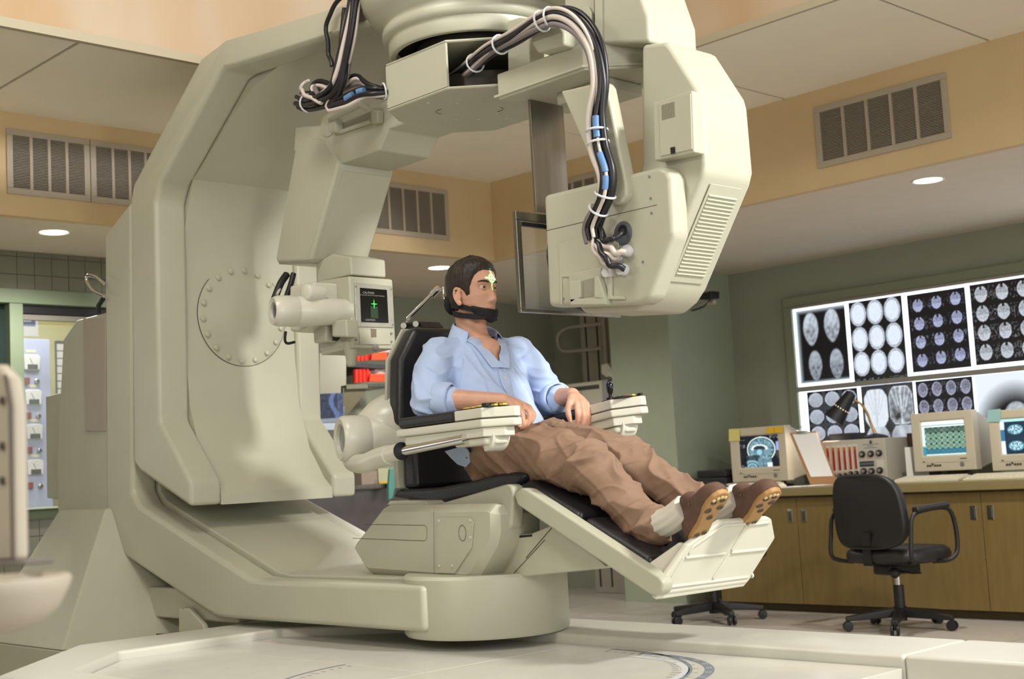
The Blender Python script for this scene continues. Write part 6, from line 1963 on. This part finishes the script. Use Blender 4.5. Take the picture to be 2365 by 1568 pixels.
# dark cases and tray at the alcove end, folders, papers, mouse
tr = thing('desk_tray', 'clear grey tray under the two black cases at the counter end', 'tray', (-6.08, 7.9, CT))
b = nbm(); box(b, -5.96, -5.7, 7.56, 7.57, CT, CT + .03); b.clear(); box(b, -6.30, -6.0, 7.78, 8.2, CT + .001, CT + .03); obj('tray', b, mat('grey_acrylic', (112, 116, 108), .2), tr, bevel=.003)
for k, zz in enumerate((.031, .087)):
    b = nbm(); box(b, -6.29 + .02 * k, -6.01, 7.80, 8.16, CT + zz, CT + zz + .052); obj('black_case', b, mat('black_leatherette', (28, 27, 28), .5), bevel=.008, label=('lower' if k == 0 else 'upper') + ' of two black cases stacked beside the blue brain monitor', cat='case')
hold = thing('file_box', 'dark brown file holder behind the green slice monitor', 'file box', (-4.66, 8.1, CT))
a, c_ = PX(2064, 1002, y=8.05), PX(2106, 1105, y=8.05)
b = nbm(); box(b, max(a.x, -4.762), a.x + .15, 8.17, 8.36, CT, a.z); obj('holder', b, mat('dark_brown_board', (66, 46, 38), .6), hold, bevel=.003)
a = PX(2089, 1033, y=7.93)
b = nbm(); prism(b, [V(a.x, 7.93, CT), V(a.x + .05, 7.93, CT), V(a.x + .035, 7.93, a.z), V(a.x, 7.93, a.z)], (0, .2, 0)); obj('white_folder', b, mat('white_paper', (242, 242, 240), .6), label='white folder standing beside the green slice monitor', cat='folder')
b = nbm(); box(b, -4.765, -4.70, 7.95, 8.15, .92, .99); b.clear()
for k, (xa, ya, r_) in enumerate(((-5.34, 7.58, .1), (-5.22, 7.6, -.2))):
    b = nbm(); cc = V(xa, ya + .12, CT + .0012 + .0022 * k); ax_ = V(math.cos(r_), math.sin(r_), 0); ay_ = V(-math.sin(r_), math.cos(r_), 0); obox(b, cc, ax_, ay_, ZA, .105, .145, .0008)
    obj('paper_sheet', b, mat('white_paper', (242, 242, 240), .6), label=('lower' if k == 0 else 'upper') + ' of two loose paper sheets on the counter before the file box', cat='paper')
b = nbm(); ellipsoid(b, V(-5.40, 7.60, CT + .004), .030, .055, .028, 18, 12)
for v in b.verts: v.co.z = max(v.co.z, CT)
obj('mouse', b, KB, label='beige computer mouse at the end of the keyboard', cat='mouse')


# ================================================================== office chairs
OFB = mat('office_black_plastic', (26, 25, 24), .5); OFV = mat('office_vinyl', (34, 31, 30), .45, bump=.1, bump_scale=250)
def office_chair(label, loc_, rz):
    t = thing('office_chair', label, 'office chair', (0, 0, 0), 'office chairs at the console')
    def add(name, b, m, bevel=0, par=t, **k): return obj(name, b, m, par, bevel=bevel, **k)
    for k in range(5):
        a_ = 2 * math.pi * k / 5 + .35; d_ = V(math.cos(a_), math.sin(a_), 0); s_ = V(-math.sin(a_), math.cos(a_), 0)
        b = nbm(); prism2(b, [V(0, 0, .125) + d_ * .02 + s_ * .026, V(0, 0, .125) + d_ * .02 - s_ * .026, V(0, 0, .07) + d_ * .02 - s_ * .03, V(0, 0, .07) + d_ * .02 + s_ * .03], [d_ * .31 + V(0, 0, .085) + s_ * .018, d_ * .31 + V(0, 0, .085) - s_ * .018, d_ * .31 + V(0, 0, .058) - s_ * .018, d_ * .31 + V(0, 0, .058) + s_ * .018]); add('leg', b, OFB, .006)
        b = nbm(); c_ = d_ * .30
        for sg in (-1, 1): lathe(b, [(.012, -.001), (.027, 0), (.029, .006), (.027, .014), (.010, .016)], c_ + s_ * sg * .009 + V(0, 0, .03), s_ * sg, 18)
        cyl(b, c_ + V(0, 0, .03), c_ + V(0, 0, .065), .009, 10); add('caster', b, OFB)
    b = nbm(); cyl(b, V(0, 0, .05), V(0, 0, .13), .035, 24); add('hub', b, OFB)
    b = nbm(); cyl(b, V(0, 0, .12), V(0, 0, .25), .030, 24); add('column', b, OFB, .004)
    b = nbm(); cyl(b, V(0, 0, .25), V(0, 0, .32), .0145, 18); add('gas_lift', b, CHROME)
    b = nbm(); box(b, -.07, .07, -.12, .12, .315, .375); add('mechanism', b, OFB, .012)
    b = nbm(); tube(b, [V(.05, -.05, .335), V(.20, -.08, .33), V(.26, -.08, .335)], .006, 8); add('lever', b, OFB)
    b = nbm(); ellipsoid(b, V(.09, -.11, .33), .03, .03, .03, 16, 10); add('tilt_knob', b, OFB)
    # seat pan and cushion
    def seatring(r_, zt_, bulge=0): return [V(math.copysign(abs(math.cos(a)) ** .6, math.cos(a)) * .265 * r_, math.copysign(abs(math.sin(a)) ** .6, math.sin(a)) * .235 * r_ + .02, zt_) for a in [2 * math.pi * k / 40 for k in range(40)]]
    b = nbm(); loft(b, [seatring(.6, .372), seatring(.95, .385), seatring(1.0, .40)]); add('seat_pan', b, OFB)
    b = nbm(); loft(b, [seatring(1.0, .40), seatring(1.02, .425), seatring(.99, .45), seatring(.90, .468), seatring(.5, .475)]); add('seat', b, OFV, ang=70)
    # backrest: curved shell with cushion
    def backring(dy, s):
        out = []
        for k in range(48):
            a = 2 * math.pi * k / 48
            u = math.copysign(abs(math.cos(a)) ** .55, math.cos(a)) * .272 * s; w_ = math.copysign(abs(math.sin(a)) ** .6, math.sin(a)) * .215 * s
            u *= 1 + .10 * (w_ / .215) * -.6
            zz = .68 + w_
            out.append(V(u, -.235 - .06 * (zz - .47) + .055 * (u / .272) ** 2 + dy, zz))
        return out
    b = nbm(); loft(b, [backring(-.008, .95), backring(-.004, .99), backring(.012, 1.0), backring(.03, .99)]); add('back_shell', b, OFB, ang=60)
    b = nbm(); loft(b, [backring(.03, .97), backring(.05, .96), backring(.065, .88), backring(.068, .5)]); add('back_cushion', b, OFV, ang=70)
    b = nbm(); box(b, -.03, .03, -.225, -.05, .375, .385); box(b, -.03, .03, -.225, -.212, .38, .56); add('back_bracket', b, OFB)
    for sg in (-1, 1):
        x_ = sg * .315
        pts = catmull([V(sg * .22, -.12, .385), V(x_ - sg * .02, -.16, .395), V(x_, -.20, .43), V(x_, -.19, .55), V(x_, -.17, .645), V(x_, -.10, .675), V(x_, .06, .685), V(x_, .13, .66), V(x_, .16, .56), V(x_, .155, .44), V(x_ - sg * .01, .10, .395), V(sg * .22, .06, .385)], 5)
        b = nbm(); tube(b, pts, .0125, 10); ar_ = add('arm', b, OFB)
        b = nbm(); obox(b, V(x_, -.02, .692), XA, V(0, .997, .06), V(0, -.06, .997), .026, .13, .017); add('arm_pad', b, OFV, .014, seg=3)
    t.location = loc_; t.rotation_euler = (0, 0, rz)
    return t
office_chair('black vinyl swivel armchair standing before the olive cabinets', V(-4.20, 6.98, 0), math.radians(-14))
office_chair('black swivel chair mostly hidden behind the footrest of the patient chair', V(-5.50, 6.93, 0), math.radians(20))


# ================================================================== x-ray wall stand in the alcove
ST = mat('stand_grey_enamel', (158, 152, 140), .4, noise_amt=.03); SW = mat('stand_white', (220, 216, 200), .4)
wst = thing('x_ray_wall_stand', 'grey x-ray wall stand with loop handle and white cassette unit', 'x-ray stand', (-7.5, 8.2, 0))
b = nbm(); box(b, -7.70, -7.25, 8.17, 8.40, 0, 2.42); obj('column', b, ST, wst, bevel=.006)
for px in (1353, 1379):
    a = PX(px, 760, y=8.17)
    b = nbm(); box(b, a.x - .008, a.x + .006, 8.166, 8.171, .05, 2.40); obj('track_slot', b, BLACK, wst)
b = nbm(); box(b, -7.30, -7.12, 8.25, 8.44, 0, 2.42); obj('side_rail', b, mat('stand_dark_enamel', (138, 132, 120), .45), wst, bevel=.004)
b = nbm(); a = PX(1395, 740, y=8.05); c_ = PX(1400, 840, y=8.05); tube(b, [V(a.x, 8.05, a.z + .02), V(a.x, 8.05, c_.z)], .022, 16); obj('handle_post', b, ST, wst)
b = nbm(); tube(b, catmull([PX(1392, 747, y=8.05), PX(1345, 752, y=8.05), PX(1308, 758, y=8.05), PX(1290, 772, y=8.05), PX(1288, 792, y=8.05), PX(1300, 810, y=8.05), PX(1345, 808, y=8.05), PX(1392, 803, y=8.05)], 6), .015, 12); obj('loop_handle', b, ST, wst)
a, c_ = PX(1265, 888, y=8.0), PX(1396, 1000, y=8.0)
b = nbm(); box(b, a.x, c_.x, 8.0, 8.16, 1.25, 1.71); cu_ = obj('cassette_unit', b, SW, wst, bevel=.008)
b = nbm(); box(b, c_.x + .001, c_.x + .075, 8.0, 8.17, 1.25, 1.712); box(b, c_.x + .075, c_.x + .185, 8.02, 8.17, 1.20, 1.70); obj('unit_end', b, mat('stand_end_grey', (176, 178, 180), .4), wst, bevel=.006)
for px0, px1, py0, py1 in ((1310, 1384, 896, 897.2), (1342.5, 1343.2, 896, 918), (1357, 1357.6, 895, 901), (1363, 1363.6, 895, 901), (1369, 1369.6, 894, 900), (1381.5, 1382.2, 891, 899), (1322, 1322.6, 897, 904), (1328, 1328.6, 897, 904)):
    p_, q_ = PX(px0, py0, y=7.999), PX(px1, py1, y=7.999)
    b = nbm(); box(b, min(p_.x, q_.x), max(p_.x, q_.x), 7.9985, 8.0, min(p_.z, q_.z), max(p_.z, q_.z)); obj('scale_line', b, mat('dim_print', (86, 84, 84), .5), cu_)
textmesh('unit_number', '1', .10, mat('blue_print', (40, 84, 190), .5), wst, V(c_.x + .13, 8.019, 1.585), XA, ZA)
b = nbm(); prism(b, ypoly([(1388, 842), (1402, 838), (1412, 852), (1412, 866), (1400, 872), (1388, 862)], 8.0), (0, .1, 0)); obj('knuckle', b, SW, wst, bevel=.008)
b = nbm(); prism(b, ypoly([(1405, 856), (1433, 852), (1436, 876), (1420, 878), (1405, 868)], 7.99), (0, .12, 0)); obj('release_block', b, SW, wst, bevel=.006)
b = nbm(); tube(b, catmull([PX(1434, 895, y=8.08), PX(1455, 908, y=8.06), PX(1475, 935, y=8.05), PX(1484, 970, y=8.05), PX(1478, 1005, y=8.06), PX(1465, 1030, y=8.1), PX(1450, 1080, y=8.12)], 6), .020, 10); obj('hose', b, ST, wst)

# ================================================================== wall camera on its bracket
wc = thing('surveillance_camera', 'dark camera box on a white swivel bracket fixed to the pier', 'camera', PX(1610, 715, x=-6.355))
b = nbm(); prism(b, ypoly([(1632, 680), (1662, 673), (1662, 690), (1634, 693)], 7.95), (0, -.1, 0)); obj('camera_body', b, BLACK, wc, bevel=.006)
b = nbm(); tube(b, catmull([PX(1650, 698, y=7.92), PX(1625, 703, y=7.95), PX(1600, 710, y=8.0), PX(1578, 722, y=8.04)], 5), .017, 12); obj('bracket_arm', b, CREAM, wc)
b = nbm(); tube(b, catmull([PX(1640, 692, y=7.92), PX(1625, 708, y=7.93), PX(1600, 717, y=7.98), PX(1585, 716, y=8.0)], 5), .005, 8); obj('camera_lead', b, BLACK, wc)
b = nbm(); prism(b, ypoly([(1571, 712), (1580, 710), (1584, 724), (1576, 728)], 8.04), (0, .05, 0)); obj('bracket_foot', b, CREAM, wc, bevel=.004)

# ================================================================== alcove workbench and shelves seen past the chair
XB = -7.75
def xface(name, pxs, x, depth, m, par=None, bevel=.002, **k):
    b = nbm(); prism(b, [PX(p[0], p[1], x=x) for p in pxs], (-depth, 0, 0)); return obj(name, b, m, par, bevel=bevel, **k)
shf = thing('storage_shelf', 'dark wall shelf unit with bracket behind the patient chair', 'shelf', PX(850, 900, x=XB))
xface('shelf_board', [(800, 837), (908, 843), (908, 853), (800, 847)], XB, .55, mat('dark_shelf', (54, 54, 58), .4), shf)
xface('lower_board', [(800, 888), (908, 886), (908, 895), (800, 899)], XB, .55, mat('shelf_grey', (110, 106, 92), .4), shf)
xface('bracket', [(792, 896), (852, 886), (838, 915), (800, 962), (792, 962)], XB - .02, .53, mat('bracket_olive', (96, 90, 68), .6), shf)
xface('edge_strip', [(852, 886), (906, 886), (906, 893), (852, 893)], XB + .01, .01, STEEL, shf)
cabg = thing('storage_cabinet', 'grey metal wall cabinet beside the red bins', 'cabinet', PX(770, 910, x=XB))
xface('body', [(738, 815), (800, 822), (800, 890), (788, 892), (788, 912), (738, 912)], XB + .12, .67, mat('cabinet_grey', (146, 144, 130), .5), cabg, .004)
RED = mat('red_plastic', (206, 44, 32), .4); RED2 = mat('red_orange_plastic', (224, 70, 38), .4)
def bin_(px0, py0, label):
    t = thing('parts_bin', label, 'bin', PX(px0 + 30, py0 + 32, x=XB + .0), 'red parts bins on the shelf')
    xface('side', [(px0, py0 + 4), (px0 + 34, py0), (px0 + 38, py0 + 18), (px0 + 36, py0 + 32), (px0, py0 + 35)], XB - .02, .02, RED, t)
    for k in range(4):
        xx = px0 + 3 + k * 9
        xface('side_rib', [(xx, py0 + 4), (xx + 3, py0 + 4), (xx + 3, py0 + 32), (xx, py0 + 33)], XB - .01, .01, RED, t, .001)
    xface('front', [(px0 + 38, py0 + 15), (px0 + 72, py0 + 14), (px0 + 72, py0 + 32), (px0 + 36, py0 + 32)], XB + .02, .02, RED2, t)
    xface('back', [(px0 + 34, py0 + 2), (px0 + 72, py0 + 2), (px0 + 72, py0 + 16), (px0 + 38, py0 + 17)], XB - .2, .02, RED, t)
    b = nbm(); c_ = PX(px0 + 56, py0 + 10, x=XB - .08); ellipsoid(b, c_, .06, .09, .045, 16, 10)
    for v in b.verts: v.co += V(noise.noise(v.co * 40), noise.noise(v.co * 40 + V(5, 0, 0)), noise.noise(v.co * 40 + V(0, 7, 0))) * .02
    obj('plastic_bag', b, mat('clear_bag', (206, 186, 180), .25), t, ang=20)
bin_(818, 849, 'red parts bin with bagged contents on the lower shelf board')
bin_(822, 799, 'red parts bin with bagged contents on the dark upper shelf board')
pic = thing('film_viewer', 'small screen with a blue x-ray picture beyond the gantry arm', 'viewer', PX(770, 985, x=XB))
xface('panel', [(738, 936), (796, 938), (795, 975), (738, 977)], XB + .16, .02, mat('viewer_steel', (150, 158, 172), .3, .6), pic)
gridmesh('picture', PX(740, 967, x=XB + .161), PX(794, 964, x=XB + .161) - PX(740, 967, x=XB + .161), V(0, 0, .17), 40, 26, emat('viewer_print', .55), pic, lambda u, v: tint(clamp(.12 + .5 * (abs(u - .62 + .12 * math.sin(v * 5)) < .10) + .35 * (u > .78) * clamp(nz(u, v, 7, 3) + .6) + .1 * nz(u, v, 9, 1)), (.35, .5, 1.0)))
xface('base_strip', [(738, 978), (794, 976), (794, 992), (738, 994)], XB + .165, .715, mat('viewer_base', (176, 186, 200), .3), pic)
wb = thing('work_bench', 'stainless steel work bench behind the scanner gantry', 'bench', PX(820, 1290, x=XB))
a = PX(700, 1128, x=-7.5); c_ = PX(912, 1126, x=-7.5)
a.y = max(a.y, 5.0)
b = nbm(); box(b, -8.28, -7.5, a.y, c_.y + .4, a.z - .03, a.z); obj('bench_top', b, STEEL, wb, bevel=.003)
b = nbm(); box(b, -8.26, -7.56, a.y + .02, c_.y + .38, .0, a.z - .03); obj('bench_cabinet', b, mat('bench_steel', (128, 122, 122), .35, .8, noise_amt=.08, noise_scale=9), wb)
ztop = a.z
p_ = PX(850, 1100, x=-7.7)
b = nbm(); box(b, -8.0, -7.7, PX(835, 1100, x=-7.7).y, PX(872, 1100, x=-7.7).y, ztop, PX(850, 1088, x=-7.7).z); obj('beige_box', b, mat('taupe_card', (150, 134, 118), .6), bevel=.004, label='taupe cardboard box on the steel bench', cat='box')
b = nbm(); box(b, -8.0, -7.72, PX(874, 1100, x=-7.72).y, PX(903, 1100, x=-7.72).y, ztop, PX(880, 1082, x=-7.72).z); yb = obj('pale_box', b, mat('pale_olive_card', (178, 176, 146), .6), bevel=.004, label='pale olive box with a yellow band on the steel bench', cat='box')
b = nbm(); box(b, -7.722, -7.716, PX(874, 1100, x=-7.72).y + .002, PX(903, 1100, x=-7.72).y - .002, ztop + .004, PX(880, 1112, x=-7.72).z); obj('yellow_band', b, mat('yellow_tape', (214, 176, 40), .5), yb)
b = nbm(); xs2 = -7.45
pts = [PX(902, 1082, x=xs2), PX(908, 1080, x=xs2), PX(914, 1125, x=xs2), PX(908, 1150, x=xs2), PX(899, 1156, x=xs2), PX(899, 1120, x=xs2)]
prism(b, pts, (-.03, 0, 0)); obj('teal_glove', b, mat('teal_latex', (90, 150, 140), .5), bevel=.008, label='teal rubber glove hanging over the edge of the steel bench', cat='glove')

# ================================================================== out-of-focus equipment close to the camera
DFG = 1.9
fg = thing('equipment_column', 'blurred beige equipment column with a dark corner seam near the camera', 'equipment', PX(-60, 1300, d=DFG))
FGM = mat('beige_enamel', (196, 186, 168), .5)
yfg = PX(27, 1100, d=DFG).y
fr_px = [(-120, 840), (-10, 842), (18, 872), (27, 940), (31, 1296), (-120, 1303)]
xe = PX(27, 1100, y=yfg).x
dyf = PX(65, 1100, x=xe).y - yfg
b = nbm(); prism(b, ypoly(fr_px, yfg), (0, dyf, 0)); obj('housing', b, FGM, fg, bevel=.008, seg=3)
b = nbm(); tube(b, ypoly([(12, 866), (24, 940), (30, 1296)], yfg - .001), .0028, 6); obj('corner_seam', b, mat('seam_shadow', (96, 84, 78), .7), fg)
for py in (925, 1030, 1110):
    b = nbm(); lathe(b, [(.006, 0), (.006, .004), (0, .005)], PX(8, py, y=yfg), (0, -1, 0), 10, cap1=False); obj('rivet', b, mat('seam_shadow', (96, 84, 78), .7), fg)
b = nbm(); prism(b, ypoly([(-120, 1300), (55, 1296), (55, 1306), (-120, 1312)], yfg - .02), (0, dyf + .02, 0)); obj('base_ledge', b, mat('grey_ledge', (120, 112, 110), .5), fg, bevel=.003)
pxl = PX(-90, 1300, y=yfg)
b = nbm(); box(b, pxl.x - .1, pxl.x, yfg, yfg + dyf, 0, pxl.z); obj('pedestal', b, mat('grey_ledge', (120, 112, 110), .5), fg)
bc = PX(-22, 1352, d=1.75)
bowl = thing('equipment_tray', 'blurred rounded beige tray jutting in at the picture edge near the camera', 'tray', bc)
rb_ = (PX(158, 1352, d=1.75) - bc).length / .134
b = nbm(); lathe(b, [(r_ * rb_, h_ * rb_ * .95) for r_, h_ in ((0, -.085), (.05, -.083), (.085, -.070), (.112, -.045), (.128, -.012), (.134, .004), (.131, .012), (.120, .013), (.112, .004), (.10, -.02), (0, -.04))], bc, (0, 0, 1), 48); obj('bowl', b, FGM, bowl)
b = nbm(); cyl(b, V(bc.x - .03, bc.y - .03, 0), V(bc.x - .03, bc.y - .03, bc.z - .06), .025, 20); obj('stem', b, mat('grey_ledge', (120, 112, 110), .5), bowl)
# chrome handle loop on the tower top
b = nbm(); tube(b, catmull([PX(240, 655, y=2.98), PX(222, 640, y=2.98), PX(203, 636, y=2.98), PX(200, 650, y=2.98), PX(215, 672, y=2.98), PX(240, 684, y=2.98)], 5), .008, 10)
obj('grab_handle', b, CHROME, gan)
b = nbm(); tube(b, [PX(228, 730, y=3.05), PX(228, 705, y=3.05), PX(238, 690, y=3.05)], .012, 10); obj('handle_stem', b, BLACK, gan)

# ================================================================== laser cross: a projector lamp with a cross-hair mask in front of the detector
lp = bpy.data.lights.new('laser_projector', 'SPOT')
lp.energy = 1.0
lp.spot_size = math.radians(34)
lp.spot_blend = 0
lp.shadow_soft_size = 0.0
lp.use_nodes = True
nt = lp.node_tree
for n_ in list(nt.nodes):
    nt.nodes.remove(n_)
def N(t): return nt.nodes.new(t)
def mth(op, a, b_=None):
    m_ = N('ShaderNodeMath'); m_.operation = op
    for i, v in enumerate((a, b_)):
        if v is None: continue
        if isinstance(v, (int, float)): m_.inputs[i].default_value = v
        else: nt.links.new(v, m_.inputs[i])
    return m_.outputs[0]
cp_ = HP(.092, .004, .040)
lpos = cp_ + V(.97, -.24, .05).normalized() * .30
ax_f = (lpos - cp_).normalized(); ax_u = ax_f.cross(ZA).normalized(); ax_v = ax_u.cross(ax_f)
tc = N('ShaderNodeNewGeometry')
def dot(ax_):
    d_ = N('ShaderNodeVectorMath'); d_.operation = 'DOT_PRODUCT'; nt.links.new(tc.outputs['Incoming'], d_.inputs[0]); d_.inputs[1].default_value = ax_; return d_.outputs['Value']
zz = mth('ABSOLUTE', dot(ax_f))
u = mth('DIVIDE', dot(ax_u), zz); v = mth('DIVIDE', dot(ax_v), zz)
au, av = mth('ABSOLUTE', u), mth('ABSOLUTE', v)
rr = mth('SQRT', mth('ADD', mth('MULTIPLY', u, u), mth('MULTIPLY', v, v)))
DL = .30
LW = .0024 / DL
def cross_hair(k_):
    hor = mth('MULTIPLY', mth('LESS_THAN', av, LW * k_), mth('LESS_THAN', mth('ABSOLUTE', mth('ADD', u, .010 / DL)), .042 / DL))
    ver = mth('MULTIPLY', mth('LESS_THAN', au, LW * k_), mth('LESS_THAN', mth('ABSOLUTE', mth('ADD', v, .004 / DL)), .044 / DL))
    ring = mth('LESS_THAN', mth('ABSOLUTE', mth('SUBTRACT', rr, .0145 / DL)), LW * .85 * k_)
    return mth('MAXIMUM', mth('MAXIMUM', hor, ver), ring)
em = N('ShaderNodeEmission'); em.inputs['Color'].default_value = (.42, 1.0, .85, 1)
nt.links.new(mth('MULTIPLY', cross_hair(.8), 27.0), em.inputs['Strength'])
em2 = N('ShaderNodeEmission'); em2.inputs['Color'].default_value = (.0, 1.0, .01, 1)
nt.links.new(mth('MULTIPLY', cross_hair(2.1), 10.0), em2.inputs['Strength'])
ad_ = N('ShaderNodeAddShader'); nt.links.new(em.outputs[0], ad_.inputs[0]); nt.links.new(em2.outputs[0], ad_.inputs[1])
ou = N('ShaderNodeOutputLight'); nt.links.new(ad_.outputs[0], ou.inputs[0])
lo = bpy.data.objects.new('laser_projector', lp); COL.objects.link(lo)
lo.location = lpos
lo.rotation_euler = (cp_ - lpos).to_track_quat('-Z', 'Y').to_euler()
